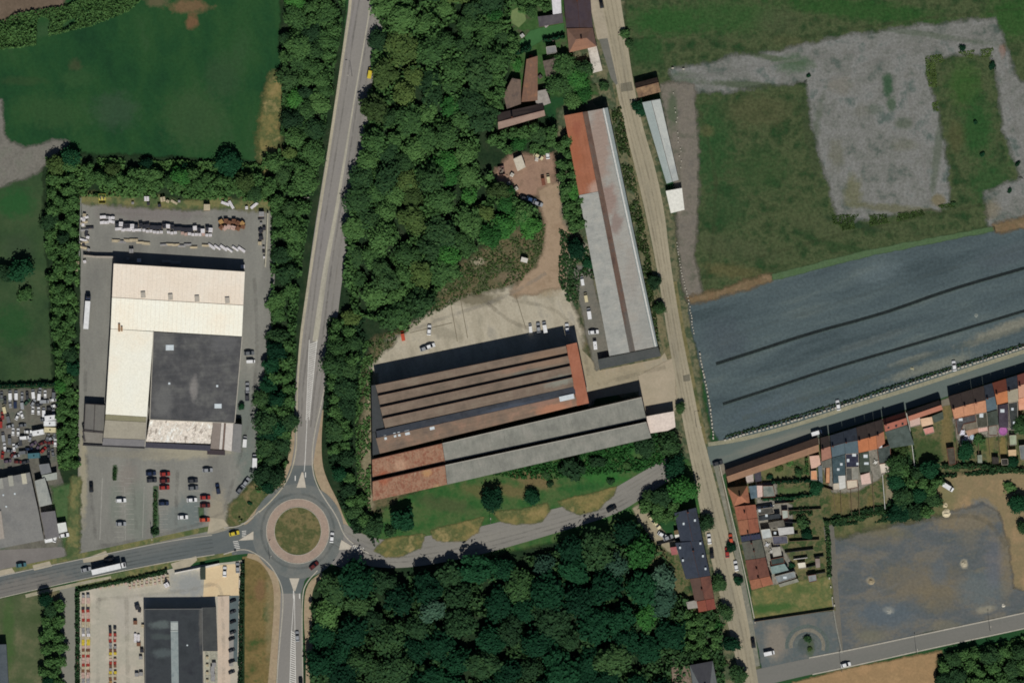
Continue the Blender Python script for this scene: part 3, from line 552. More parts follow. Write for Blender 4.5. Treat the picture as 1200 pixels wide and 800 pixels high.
ribbon('kerb', [(372, 668, 1.3), (359, 682, 1.3), (354, 696, 1.3), (354, 750, 1.3), (355, 800, 1.3), (355, 900, 1.3)], kerbm, .125, .1)
for pts in ([(97, 655), (124, 645), (127, 650), (120, 656), (98, 659)], [(38, 662), (58, 657), (61, 663), (40, 668)], [(-10, 670), (14, 665), (18, 671), (-10, 677)], [(200, 660), (230, 651), (231, 656), (222, 664), (204, 668)], [(243, 625), (268, 616), (262, 608), (246, 606)]):
    patch('driveway', pts, surf('driveway_concrete', [(150, 142, 126), (164, 154, 136)], 5, .05), .128)
# faint car-park lines
pl = surf('car_park_line', [(136, 134, 130), (146, 144, 138)], 3, .1); m = MB()
def seg(m, a, b, wd=.25, z=.07):
    pa, pb = P(*a), P(*b); d = (pb-pa).normalized(); n = Vector((-d.y, d.x, 0))*wd/2
    m.add([(pa+n).to_tuple()[:2]+(z,), (pa-n).to_tuple()[:2]+(z,), (pb-n).to_tuple()[:2]+(z,), (pb+n).to_tuple()[:2]+(z,)], [(0, 1, 2, 3)])
seg(m, (120, 560), (117, 632), .35)
seg(m, (146, 570), (147, 632)); seg(m, (169, 570), (167, 630)); seg(m, (176, 470+100), (176, 570))
for x0, y0, y1 in ((134, 545, 632), (146, 560, 628), (180, 545, 625), (186, 590, 625), (228, 545, 612)):
    for k in range(0, int(y1-y0), 6): seg(m, (x0, y0+k), (x0+11, y0+k), .16)
o = m.build('parking_lines', pl); tag(o, kind='structure')
for pts in ([(133, 545), (136, 545), (135, 562), (134, 562)], [(181, 570), (184, 570), (185, 625), (180, 628)], [(233, 595), (238, 595), (238, 606), (234, 606)]):
    patch('planting_bed', pts, surf('bed_green', [(72, 92, 62), (88, 98, 72)], 3, .15), .075, .6)
# concrete joints
m = MB()
for a, b in (((528, 355), (536, 400)), ((540, 352), (548, 396)), ((604, 345), (616, 384)), ((480, 390), (530, 378))): seg(m, a, b, .3, .085)
tag(m.build('concrete_joint', surf('joint_dark', [(98, 92, 78), (108, 100, 84)], 3, .1)), kind='structure')
# ================================================================ BUILDINGS
brick = paint('brick_wall', (128, 82, 66), .9, 0, .1)
render_w = paint('rendered_wall', (172, 164, 150), .9, 0, .1)
steel_w = paint('steel_cladding', (140, 140, 136), .7, 0, .2)
glass = paint('dark_glass', (26, 32, 38), .2, 0, .5)
chim = paint('chimney_brick', (84, 58, 50), .9, 0, .1)
skyl = paint('skylight_glass', (206, 216, 220), .35, 0, .4)
trim = paint('pale_trim', (176, 172, 160), .8, 0, .1)
darkm = paint('dark_trim', (46, 46, 50), .7, 0, .2)
def V3(p, z): q = P(p[0], p[1]); return Vector((q.x, q.y, z))
def lerp2(a, b, t): return (a[0]+(b[0]-a[0])*t, a[1]+(b[1]-a[1])*t)
def slab(m, pts, th=.15):
    """roof plate: pts are Vectors (top face), thickness straight down"""
    n = len(pts); lo = [p-Vector((0, 0, th)) for p in pts]
    a = sum(pts[i].x*pts[(i+1) % n].y-pts[(i+1) % n].x*pts[i].y for i in range(n))
    fs = [tuple(range(n)), tuple(range(n, 2*n))[::-1]]+[(i, n+i, n+(i+1) % n, (i+1) % n) for i in range(n)]
    if a < 0: fs = [f[::-1] for f in fs]
    m.add(list(pts)+lo, fs)
def shrink(q, e):
    cx = sum(p[0] for p in q)/len(q); cy = sum(p[1] for p in q)/len(q); o = []
    for x, y in q:
        L = math.hypot(x-cx, y-cy); o.append((x+(cx-x)/L*e, y+(cy-y)/L*e))
    return o
def roofmat(name, cols, rot, size=6, streak=.1, **k): return surf(name, cols, size, .06, .8, rot, 1, .85, streak=streak, **k)
def windows_on(m, a, b, z0, n, w_, h, out):
    """a, b: wall ends in metres; thin frames standing 4 cm proud"""
    d = (b-a); L = d.length; d.normalize(); ang = math.atan2(d.y, d.x)
    for i in range(n):
        c = a+d*(L*(i+.5)/n)+out*.02; m.box((c.x, c.y, z0+h/2), (w_, .1, h), ang)
def gable(root, q, eave, ridge, mf, mb, wall=brick, rt=.5, parts=True, over=.25, names=('roof_slope', 'roof_slope')):
    """q = front-left, front-right, back-right, back-left in map units; ridge runs left-right at fraction rt"""
    a, b, c, d = [V3(p, eave) for p in q]
    r0 = V3(lerp2(q[0], q[3], rt), ridge); r1 = V3(lerp2(q[1], q[2], rt), ridge)
    e = shrink(q, over/S); A, B, Cc, D = [V3(p, 0) for p in e]
    R0 = V3(lerp2(e[0], e[3], rt), 0); R1 = V3(lerp2(e[1], e[2], rt), 0); h = eave-.12; hr = ridge-.2
    vs = [A, B, Cc, D]+[v+Vector((0, 0, h)) for v in (A, B, Cc, D)]+[R0+Vector((0, 0, hr)), R1+Vector((0, 0, hr))]
    link('wall', mesh('wall', vs, [(0, 1, 5, 4), (2, 3, 7, 6), (1, 2, 6, 9, 5), (3, 0, 4, 8, 7)]), wall, root)
    m = MB(); slab(m, [a, b, r1, r0]); f = m.build(names[0], mf, root)
    m = MB(); slab(m, [r0, r1, c, d]); g = m.build(names[1], mb, root)
    m = MB(); m.cyl(r0+Vector((0, 0, .02)), r1+Vector((0, 0, .02)), .09, .09, 6); m.build('ridge_cap', chim, root)
    if parts:
        o = (A-D).normalized(); n = max(1, int((B-A).length/2.4))
        for z in ((1.0, 3.6) if eave > 4.6 else (1.0,)):
            for i in range(n):
                p = A.lerp(B, (i+.5)/n); w1 = MB(); ang = math.atan2((B-A).y, (B-A).x)
                if z == 1.0 and i == 0:
                    w1.box((p.x+o.x*.03, p.y+o.y*.03, 1.05), (.95, .1, 2.1), ang); w1.build('door', darkm, root)
                else:
                    w1.box((p.x+o.x*.03, p.y+o.y*.03, z+.65), (1.0, .08, 1.3), ang); w1.build('window', glass, root)
    return r0, r1
def chimney(root, x, y, z, s=.7):
    p = P(x, y); m = MB(); m.box((p.x, p.y, z), (s, s*.7, 1.6)); m.box((p.x, p.y, z+.85), (s+.12, s*.7+.12, .12)); o = m.build('chimney', chim, root)
    m = MB(); m.cyl((p.x, p.y, z+.9), (p.x, p.y, z+1.25), .13, .1); m.build('chimney_pot', paint('clay_pot', (150, 84, 58)), o)
def skylight(root, x, y, z, w_=1.1, h=1.4, rz=0, name='skylight'):
    p = P(x, y); m = MB(); m.box((p.x, p.y, z), (w_, h, .18), rz, .92); m.build(name, skyl, root)
def thing(name, label, cat, at, group=None):
    o = empty(name, at); return tag(o, label, cat, group)
def reparent_origin(root):
    """children were built in world space: shift them so the root can sit at the thing's base"""
    loc = root.location
    for c in root.children:
        c.location = c.location-loc
def base(q): return P(sum(p[0] for p in q)/len(q), sum(p[1] for p in q)/len(q))
def flatbox(name, label, cat, q, h, mat, wall=render_w, parapet=.25, group=None, sky=(), slope=0):
    root = thing(name, label, cat, base(q), group)
    m = MB(); m.prism([P(*p)[:2] for p in shrink(q, .25)], 0, h-.16); m.build('wall', wall, root)
    m = MB(); slab(m, [V3(p, h+slope*(i > 1)) for i, p in enumerate(q)]); m.build('roof', mat, root)
    if parapet:
        m = MB(); n = len(q)
        for i in range(n):
            a, b = P(*q[i]), P(*q[(i+1) % n]); d = b-a; c = (a+b)/2
            m.box((c.x, c.y, h+.1), (d.length-.2, .16, .24), math.atan2(d.y, d.x))
        m.build('parapet', trim if parapet == 1 else wall, root)
    for s in sky: skylight(root, s[0], s[1], h+.12, *(s[2:] or (1.2, 1.2)))
    reparent_origin(root); return root

# colours of roofs -------------------------------------------------
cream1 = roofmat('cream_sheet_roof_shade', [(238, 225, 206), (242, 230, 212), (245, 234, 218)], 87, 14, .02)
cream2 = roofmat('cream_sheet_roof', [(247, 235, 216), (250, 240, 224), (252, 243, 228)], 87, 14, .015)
feltD = roofmat('dark_felt_roof', [(68, 69, 72), (80, 80, 82), (94, 94, 93)], 3, 5, .12, blobs=[(228, 455, 5, 16, 0, (128, 124, 122), .7), (192, 470, 12, 22, 0, (98, 98, 98), .8), (195, 400, 14, 14, 0, (100, 100, 98), .75), (262, 402, 18, 12, 0, (92, 92, 94), .7)])
trans = surf('streaked_translucent_roof', [(150, 140, 130), (230, 222, 210), (196, 186, 174), (246, 242, 234)], 1.7, .22, .9, 60, 2.4, .6, lo=.36, hi=.62)
brownp = roofmat('brown_panel_roof', [(122, 112, 106), (130, 120, 114)], 88, 6, .05)
tanr = roofmat('tan_felt_roof', [(142, 136, 124), (154, 148, 134)], 3, 5, .05)
greyr = roofmat('grey_sheet_roof', [(112, 112, 112), (122, 121, 120), (104, 104, 106)], 3, 7, .06)

# ---- A: cream warehouse
rt = thing('warehouse', 'large cream L-shaped warehouse with a dark felt roof in its corner, facing the car park', 'warehouse', P(205, 430))
q = [(134, 309), (287.5, 318.5), (284, 394), (130.5, 385)]
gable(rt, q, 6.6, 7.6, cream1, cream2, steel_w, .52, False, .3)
q = [(130.5, 385.4), (180.5, 388.6), (173, 488), (124.5, 485)]
m = MB(); m.prism([P(*p)[:2] for p in shrink(q, .6)], 0, 6.3); m.build('wing_wall', steel_w, rt)
m = MB(); slab(m, [V3(q[0], 6.5), V3(q[1], 6.7), V3(q[2], 6.7), V3(q[3], 6.5)]); m.build('wing_roof', cream2, rt)
def plate(root, name, q, h, mat, wall=steel_w, th=.15, wname=None):
    m = MB(); m.prism([P(*p)[:2] for p in shrink(q, .5)], 0, h-th-.02); m.build(wname or 'wall', wall, root)
    m = MB(); slab(m, [V3(p, h) for p in q], th); m.build(name, mat, root)
plate(rt, 'flat_roof', [(180.8, 389), (284, 394.6), (275, 495), (176, 491)], 5.9, feltD)
plate(rt, 'canopy_roof', [(124.5, 485.4), (172.5, 488.4), (171.5, 494), (124, 491.5)], 5.6, roofmat('olive_grey_strip', [(132, 128, 104), (122, 118, 98)], 3, 4, .04))
plate(rt, 'canopy_roof', [(124, 491.9), (171.5, 494.4), (170.8, 514.6), (121.6, 512.6)], 5.4, tanr)
plate(rt, 'canopy_roof', [(121.6, 513), (170.8, 515), (170, 523), (120.5, 521)], 5.2, roofmat('shade_grey_roof', [(112, 110, 112), (120, 118, 120)], 3, 4, .04))
plate(rt, 'glasshouse_roof', [(176.2, 491.4), (250, 494.4), (247, 519.5), (171.6, 517)], 4.9, trans)
plate(rt, 'canopy_roof', [(250.3, 494.6), (259.6, 495), (257, 526), (247, 525.5)], 5.2, brownp)
plate(rt, 'canopy_roof', [(259.9, 495.2), (263, 495.4), (260.6, 526.2), (257.3, 526)], 5.25, paint('white_sheet', (206, 200, 192), .6))
plate(rt, 'canopy_roof', [(263.3, 495.5), (265, 495.6), (262.8, 526.4), (260.9, 526.2)], 5.2, paint('brown_fascia', (116, 98, 88), .8))
plate(rt, 'canopy_roof', [(265.3, 495.6), (274, 496), (271.8, 528.2), (263.1, 526.5)], 5.25, paint('white_sheet', (206, 200, 192), .6))
plate(rt, 'canopy_roof', [(274.3, 496), (284, 497), (282.5, 530), (272.1, 528.3)], 4.9, greyr)
plate(rt, 'fascia', [(97.5, 519.6), (170, 523.4), (169.8, 525.2), (97.3, 521.6)], 4.2, darkm, darkm)
plate(rt, 'fascia', [(170.2, 518), (247, 521.5), (246.5, 528), (169.9, 524)], 3.4, paint('slate_canopy', (62, 62, 74), .8), darkm)
plate(rt, 'fascia', [(243, 526.2), (264, 527.4), (264, 533), (243, 532)], 3.2, paint('dark_porch', (58, 50, 54), .8), darkm)
plate(rt, 'canopy_roof', [(100.5, 473), (123.4, 474.4), (122, 507), (99, 505)], 3.6, roofmat('canopy_mesh_roof', [(98, 96, 94), (106, 104, 100)], 88, 5, .06), darkm)
plate(rt, 'canopy_roof', [(98.8, 505.4), (121.9, 507.4), (121.2, 520.4), (97.8, 519.4)], 3.5, roofmat('canopy_pale_roof', [(126, 122, 116), (116, 112, 106)], 3, 3, .08), darkm)
m = MB()
for a, b in (((100.5, 473), (123.4, 474.4)), ((100.5, 473), (99, 505)), ((111.7, 473.8), (110.4, 506)), ((97.6, 503.8), (121.9, 506.6)), ((97.6, 503.8), (100, 517))):
    pa, pb = P(*a), P(*b); d = pb-pa; c = (pa+pb)/2; m.box((c.x, c.y, 3.8), (d.length, .7 if a[1] > 500 else .3, .3), math.atan2(d.y, d.x))
m.build('canopy_beam', paint('beam_dark', (66, 62, 62), .8), rt)
ventm = paint('roof_vent_grey', (176, 170, 158), .7)
for x, y in ((168.5, 345.5), (200.5, 348), (231.5, 350), (267, 352)):
    p = P(x, y); m = MB(); m.box((p.x, p.y, 7.75), (2.2, 3.0, .5), .06, .9); m.build('roof_vent', ventm, rt)
p = P(142, 384); m = MB(); m.box((p.x-.6, p.y, 7.1), (1.0, 3.6, .7)); m.box((p.x+.6, p.y-.6, 7.1), (.8, 2.2, .7)); m.build('roof_unit', paint('rusty_unit', (150, 116, 84), .8), rt)
skylight(rt, 199.5, 407, 6.0, 3.8, 2.6); skylight(rt, 256, 475.3, 6.0, 3.4, 2.2)
for x, y in ((199, 449), (255, 452)): skylight(rt, x, y, 6.0, 1.0, 1.0)
m = MB()
for a, b, h in (((180.6, 388), (176.2, 491), 6.75), ((176, 491.2), (275, 495.4), 6.0), ((284.3, 394.6), (275.6, 495), 6.0), ((172.6, 488), (170.5, 523), 5.75)):
    pa, pb = P(*a), P(*b); d = pb-pa; c = (pa+pb)/2; m.box((c.x, c.y, h), (d.length, .35, .3), math.atan2(d.y, d.x))
m.build('gutter', trim, rt); m = MB()
for i in range(1, 30):
    t = i/30
    a, b = lerp2((134, 309), (287.5, 318.5), t), lerp2((130.5, 385), (284, 394), t); r_ = lerp2(a, b, .52)
    for p0, p1, z0, z1 in ((a, r_, 6.62, 7.62), (r_, b, 7.62, 6.62)):
        pa, pb = V3(p0, z0), V3(p1, z1); m.cyl(pa, pb, .045, .045, 4)
m.build('sheet_joints', paint('joint_cream', (206, 194, 176), .7), rt)['kind'] = 'stuff'
reparent_origin(rt)

# ---- B: factory with saw-tooth roofs
def linep(x0, y0, x1, y1): return lambda x: y0+(y1-y0)*(x-x0)/(x1-x0)
fb = thing('factory', 'long saw-tooth factory with rusty brown and grey sheet roofs beside the lawn', 'factory', P(600, 490))
rbrown = roofmat('rusty_brown_roof', [(90, 80, 71), (102, 89, 79), (110, 99, 88)], 12, 6, .12, blobs=[(655, 446, 20, 7, 12, (112, 112, 104), .9), (600, 432, 20, 5, 12, (120, 92, 78), .5), (630, 433, 30, 3, 12, (98, 100, 94), .6),(640, 420, 30, 14, 12, (122, 98, 80), .5), (660, 480, 20, 6, 12, (138, 98, 76), .7)])
rbrown2 = roofmat('red_brown_roof', [(92, 80, 72), (106, 90, 78), (122, 98, 84)], 12, 6, .14, blobs=[(650, 478, 26, 7, 12, (150, 104, 82), .8), (640, 470, 20, 5, 12, (128, 96, 84), .6)])
rred = roofmat('rust_red_roof', [(112, 74, 60), (122, 84, 68), (134, 106, 88), (118, 78, 62), (142, 122, 104)], 102, 3, .2, blobs=[(470, 546, 8, 10, 0, (158, 128, 108), .6), (500, 552, 6, 8, 0, (166, 130, 88), .5), (450, 560, 8, 10, 0, (134, 72, 50), .6), (512, 575, 6, 9, 0, (168, 140, 100), .5)])
rend = roofmat('orange_red_roof', [(140, 88, 68), (152, 100, 80)], 78, 5, .08)
rgrey = roofmat('weathered_grey_roof', [(104, 104, 99), (114, 114, 108), (124, 122, 116)], 102, 6, .12, blobs=[(620, 560, 60, 6, 12, (130, 122, 114), .5)])
rblue = roofmat('blue_grey_roof', [(74, 80, 90), (86, 90, 98), (72, 74, 80)], 12, 7, .08, blobs=[(600, 478, 40, 6, 12, (104, 112, 126), .7), (470, 515, 14, 5, 12, (70, 70, 74), .7)])
shade = paint('north_light_glazing', (30, 28, 30), .5)
def tooth(root, N, Sx, mat, ridge, low, face=1.0, wallm=steel_w, colr=None):
    """N, Sx: north and south edges as ((x0,y0),(x1,y1)); glazed drop on the north side, long slope down to the south"""
    (a0, a1), (b0, b1) = N, Sx
    n0 = (a0[0], a0[1]+face); n1 = (a1[0], a1[1]+face)
    m = MB(); slab(m, [V3(n0, ridge), V3(n1, ridge), V3(b1, low), V3(b0, low)], .12); m.build('roof_slope', mat, root)
    m = MB(); m.add([V3(a0, low+.25), V3(a1, low+.25), V3(n1, ridge-.13), V3(n0, ridge-.13)], [(0, 3, 2, 1)]); m.add([V3(a0, 0), V3(a1, 0), V3(a1, low+.25), V3(a0, low+.25)], [(0, 1, 2, 3)])
    m.build('north_light', shade, root)
    for p, r, s in ((a0, n0, b0), (a1, n1, b1)):
        m = MB(); m.add([V3(p, 0), V3(p, low+.25), V3(r, ridge-.13), V3(s, low-.13), V3(s, 0)], [(0, 1, 2, 3, 4)]); m.build('gable_wall', wallm, root)
    m = MB(); d = V3(n1, 0)-V3(n0, 0); c = (V3(n0, 0)+V3(n1, 0))/2; m.box((c.x, c.y, ridge+.06), (d.length, .3, .14), math.atan2(d.y, d.x)); m.build('ridge_cap', colr or trim, root)
L = [(440.5, 450.5), (443.5, 463), (446, 476.5), (449, 489.5), (451.5, 501)]
R = [(663, 404.5), (665.5, 416), (668, 428), (670.5, 441), (672.5, 452.5)]
for i in range(4):
    tooth(fb, (L[i], R[i]), (L[i+1], R[i+1]), rbrown, 10.2, 8.4, 1.0, brick, paint('weathered_cap', (128, 108, 94), .9))
tooth(fb, ((441, 505), (673, 453)), ((445.5, 531), (678, 474.5)), rbrown2, 9.8, 7.6, 8.4, brick, paint('weathered_cap', (128, 108, 94), .9))
# the blue-grey counter slope of the fifth bay
m = MB(); slab(m, [V3((441, 504.6), 8.1), V3((673, 452.6), 8.1), V3((674.4, 461.2), 9.95), V3((442.6, 513.2), 9.95)], .12); m.build('roof_slope', rblue, fb)
plate(fb, 'west_shade_strip', [(435.5, 451.6), (440.3, 450.6), (451, 503), (436.5, 506.2)], 7.2, paint('west_shade_dark', (62, 66, 68), .9), brick)  # dark strip built for the band of saw-tooth shade at the west ends
plate(fb, 'west_shade_strip', [(436.5, 506.6), (440.8, 505.6), (445.3, 531.2), (437, 533)], 7.0, paint('west_shade_dark', (62, 66, 68), .9), brick)  # same dark shade strip continued along the fifth bay
for x, y in ((452, 512), (463, 509), (468, 508), (477.5, 506.3), (506.5, 500.3)):
    skylight(fb, x, y, 9.6, 1.2 if x < 470 and x != 477.5 else 2.3, 2.2, math.radians(12.5), 'skylight')
skylight(fb, 664, 465.5, 10.0, 7.0, 2.4, math.radians(12.5))
m = MB(); slab(m, [V3((663.4, 404.2), 9.2), V3((675.8, 401.2), 8.9), V3((690, 472), 8.2), V3((676.2, 475.2), 8.5)], .12); m.build('end_roof', rend, fb)
m = MB(); m.prism([P(*p)[:2] for p in [(664, 404.6), (675.4, 401.8), (689.4, 471.6), (676.6, 474.6)]], 0, 8.05); m.build('end_wall', brick, fb)
# two grey bays, rusty at their west ends
for (n0, nm, n1, s0, sm, s1, cap) in (((436.3, 536.5), (518.3, 517.5), (751.5, 463.5), (436.8, 559.5), (521.5, 541), (757, 490.5), 8.6), ((436.9, 562), (521.6, 543), (757.2, 492.5), (437, 586.3), (524, 567.2), (763, 512.5), 8.6)):
    tooth(fb, (n0, nm), (s0, sm), rred, cap, 6.4, 1.8, brick, paint('rusty_cap', (120, 80, 64), .9))
    tooth(fb, ((nm[0]+.3, nm[1]-.05), n1), ((sm[0]+.3, sm[1]-.05), s1), rgrey, cap, 6.4, 1.8, brick)
for i in range(8):
    x = 487+i*4.6; p = P(x, 553.5-(x-487)*.222-1.6); m = MB(); m.box((p.x, p.y-.6, 8.35), (.5, .8, .3), math.radians(12.5)); m.build('roof_vent', paint('vent_tan', (160, 134, 112), .8), fb)
m = MB(); slab(m, [V3((757.3, 487.5), 5.2), V3((789.6, 481.6), 5.2), V3((791.4, 500), 5.0), V3((782, 504.3), 4.9), V3((760.5, 507.6), 5.0)], .15); m.build('loading_canopy', paint('white_canopy', (218, 204, 192), .6), fb)
m = MB(); m.prism([P(*p)[:2] for p in [(758, 488.6), (789, 482.6), (790.6, 499.4), (782, 503), (761, 506.6)]], 0, 4.7); m.build('loading_wall', render_w, fb)
reparent_origin(fb)

# ---- C: long twin-aisle shed
cb = thing('storage_shed', 'very long twin-aisle shed with a red north end alongside the beige street', 'shed', P(716, 270))
cR = roofmat('red_end_roof', [(138, 88, 66), (150, 98, 76)], 102, 6, .1, blobs=[(698, 222, 12, 10, 0, (162, 138, 126), .8), (676, 150, 6, 12, 0, (132, 78, 62), .6), (672, 180, 9, 30, 8, (150, 88, 62), .5)])
cG = roofmat('light_grey_long_roof', [(136, 137, 134), (148, 148, 144), (158, 156, 150)], 12, 5, .09)
cP = roofmat('pinkish_long_roof', [(136, 135, 131), (148, 146, 141), (144, 139, 132)], 12, 6, .1, blobs=[(702, 170, 14, 60, 0, (142, 122, 112), .85), (714, 235, 10, 22, 0, (134, 112, 104), .8), (722, 262, 8, 14, 0, (124, 104, 98), .7), (760, 380, 12, 30, 0, (140, 140, 136), .8), (740, 320, 9, 30, 0, (142, 136, 130), .6)])
cS = roofmat('rusty_valley_roof', [(86, 70, 64), (104, 84, 74), (92, 84, 80)], 102, 4, .15, blobs=[(738, 385, 8, 60, 0, (98, 96, 92), .8)])
def xl(t, a, b): return (a[0]+(b[0]-a[0])*t, a[1]+(b[1]-a[1])*t)
W0, W1 = (661, 136), (714, 417); V0, V1 = (682.5, 132), (737.5, 412.5); U0, U1 = (688.5, 131), (744, 411); E0, E1 = (705.5, 128), (766, 406.5); F0, F1 = (712, 126.5), (770.5, 405.5)
t_ = .33
def strip(A0, A1, B0, B1, za, zb, mats, name='roof_slope'):
    if len(mats) == 2:
        m = MB(); slab(m, [V3(A0, za), V3(B0, zb), V3(xl(t_, B0, B1), zb), V3(xl(t_, A0, A1), za)], .12); m.build(name, mats[0], cb)
        m = MB(); slab(m, [V3(xl(t_+.0012, A0, A1), za), V3(xl(t_+.0012, B0, B1), zb), V3(B1, zb), V3(A1, za)], .12); m.build(name, mats[1], cb)
    else:
        m = MB(); slab(m, [V3(A0, za), V3(B0, zb), V3(B1, zb), V3(A1, za)], .12); m.build(name, mats[0], cb)
strip(W0, W1, V0, V1, 5.0, 6.6, (cR, cG)); strip((V0[0]+.1, V0[1]), (V1[0]+.1, V1[1]), U0, U1, 6.55, 5.2, (cS,)); strip((U0[0]+.1, U0[1]), (U1[0]+.1, U1[1]), E0, E1, 5.2, 6.8, (cP,))
strip((E0[0]+.1, E0[1]), (E1[0]+.1, E1[1]), F0, F1, 6.7, 5.6, (roofmat('east_slope_roof', [(142, 150, 150), (130, 138, 138)], 102, 6, .05),))
for A0, A1, z0 in ((W0, W1, 4.8), (F0, F1, 5.4)):
    pass
m = MB(); m.prism([P(*p)[:2] for p in shrink([W0, F0, F1, W1], .8)], 0, 4.8); m.build('wall', brick, cb)
for (a, b, wz) in (((707, 127.5), (768, 406), 6.86),):
    pa, pb = P(*a), P(*b); d = pb-pa; c = (pa+pb)/2; m = MB(); m.box((c.x, c.y, wz), (d.length, .7, .25), math.atan2(d.y, d.x)); m.build('ridge_cap', paint('white_cap', (204, 204, 198), .6), cb)
plate(cb, 'annex_roof', [(700.5, 421), (771, 406.4), (774.5, 417), (702.5, 433)], 3.6, roofmat('annex_dark_roof', [(70, 74, 74), (80, 82, 82)], 12, 5, .05), brick, wname='annex_wall')
reparent_origin(cb)

# ---- D: east shed and its little neighbours
def simple(name, label, cat, q, eave, ridge, mf, mb, wall=brick, rt=.5, parts=False, over=.2, ch=(), sk=(), group=None):
    r = thing(name, label, cat, base(q), group); gable(r, q, eave, ridge, mf, mb, wall, rt, parts, over)
    for c in ch: chimney(r, c[0], c[1], ridge+.2)
    for s in sk: skylight(r, s[0], s[1], (eave+ridge)/2+.25, *(s[2:] or (.9, 1.1)))
    reparent_origin(r); return r
pale = roofmat('pale_grey_sheet', [(164, 168, 166), (176, 178, 174), (154, 158, 158)], 102, 8, .04)
pale2 = roofmat('greenish_grey_sheet', [(138, 148, 148), (150, 158, 156)], 102, 8, .05)
simple('workshop', 'long narrow pale grey workshop between the beige street and the dry field', 'shed', [(752.5, 120.5), (781, 215.5), (795, 211), (773.5, 116.5)], 3.6, 4.6, pale2, pale, steel_w, .5)
flatbox('white_shed', 'small square white shed at the south tip of the long pale workshop', 'shed', [(780, 224), (799, 220.5), (802, 246), (786, 250)], 3.2, paint('bright_white_sheet', (226, 226, 216), .6), render_w, 0)
m0 = roofmat('blackened_roof', [(60, 50, 46), (76, 62, 54), (44, 38, 38)], 12, 3, .2)
r = simple('brick_house', 'small house with a blackened brown roof north of the long pale workshop', 'house', [(743, 98), (770, 91), (774, 108), (748, 115)], 3.6, 5.2, m0, roofmat('tan_patch_roof', [(138, 112, 86), (70, 54, 48)], 12, 3, .1), brick, .35, True)

# ---- E: houses at the top
mar = roofmat('maroon_tile_roof', [(82, 62, 60), (92, 70, 66), (72, 54, 56)], 78, 6, .06)
brn = roofmat('brown_tile_roof', [(104, 82, 72), (118, 92, 78)], 12, 5, .08, blobs=[(680, 56, 6, 3, 0, (160, 112, 80), .7)])
dkp = roofmat('dark_plum_roof', [(58, 50, 58), (68, 58, 64), (64, 52, 54)], 78, 5, .06)
simple('terrace_house', 'plum-dark roofed house at the top edge, west side of the beige street', 'house', [(689, -40), (694.5, 33), (663.5, 33), (657.5, -40)], 5.4, 7.2, dkp, dkp, brick, .5, True, ch=((676, 2),))
def hip(name, label, q, eave, ridge, mats, cat='house', wall=brick, inset=.3, flat=.0):
    """q ordered round; hip roof with ridge along the longer way between mid of side 0-3 and 1-2"""
    r = thing(name, label, cat, base(q)); a, b, c, d = [V3(p, eave) for p in q]
    r0 = V3(lerp2(lerp2(q[0], q[3], .5), lerp2(q[1], q[2], .5), inset), ridge); r1 = V3(lerp2(lerp2(q[0], q[3], .5), lerp2(q[1], q[2], .5), 1-inset), ridge)
    m = MB(); m.prism([P(*p)[:2] for p in shrink(q, .5)], 0, eave-.15); m.build('wall', wall, r)
    for k, pts in enumerate(([a, b, r1, r0], [b, c, r1], [c, d, r0, r1], [d, a, r0])):
        m = MB(); slab(m, pts, .12); m.build('roof_slope', mats[k % len(mats)], r)
    p = (r0+r1)/2; chimney(r, p.x/S+600, 400-p.y/S, ridge+.3); reparent_origin(r); return r
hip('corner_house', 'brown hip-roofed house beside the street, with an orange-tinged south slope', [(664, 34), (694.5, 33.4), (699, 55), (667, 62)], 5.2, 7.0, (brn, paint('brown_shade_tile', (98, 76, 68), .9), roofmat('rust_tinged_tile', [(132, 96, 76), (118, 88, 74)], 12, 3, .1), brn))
flatbox('white_annex', 'white roofed annex at the top edge beside the plum-dark roof', 'annex', [(644, -30), (656, -30), (658, 16), (648, 17.5)], 3.4, paint('white_felt', (214, 214, 216), .7), render_w, 0)
flatbox('grey_annex', 'small grey slab annex north of the bright green garden strip', 'annex', [(630, 20), (659, 16.5), (660, 27), (632, 32)], 2.8, roofmat('grey_terrace', [(86, 82, 84), (72, 68, 74)], 12, 3, .08), brick, 0)
flatbox('pale_garage', 'pale concrete-roofed garage south of the brown corner house', 'garage', [(688, 54), (698.5, 52), (706, 83), (695, 86)], 3.2, roofmat('pale_concrete_roof', [(170, 162, 152), (194, 186, 176), (148, 142, 134)], 12, 3, .05), render_w, 0)
flatbox('glazed_lean_to', 'small white-framed glazed lean-to west of the brown corner house', 'lean-to', [(640, 55.5), (651, 54), (652.5, 62), (641, 64)], 2.9, paint('grey_glass', (128, 128, 126), .5), render_w, 1)
patch('bright_lawn', [(608, 52), (622, 36), (660, 28), (661, 41), (640, 45), (616, 58), (604, 60)], surf('bright_lawn', [(70, 108, 62), (62, 98, 56)], 5, .06), .06, .4)
patch('garden_ground', [(600, -100), (660, -100), (664, 60), (700, 110), (600, 110)], surf('top_garden', [(52, 80, 38), (66, 92, 48), (74, 74, 58)], 4, .15), .045, 1)
patch('pond_lawn', [(598, 14), (606, 10), (615, 14), (616, 24), (608, 32), (600, 27)], surf('round_lawn', [(108, 124, 82), (96, 112, 74)], 4, .08), .07, .3)
flatbox('rusty_shed', 'rust-brown sheet-roofed long shed among the trees in the middle of the old farmyard', 'shed', [(617, 70), (630, 66), (630, 118), (611, 120)], 3.6, roofmat('rust_farm_roof', [(122, 88, 68), (108, 84, 72), (134, 98, 76)], 85, 5, .1), brick, 0)
flatbox('brown_barn', 'brown-grey barn roof on the west side of the old farmyard', 'barn', [(600, 92), (610.5, 94), (610.5, 122), (594, 128), (590, 112)], 3.8, roofmat('grey_brown_farm_roof', [(92, 80, 72), (106, 90, 80), (84, 74, 70)], 70, 4, .1), brick, 0)
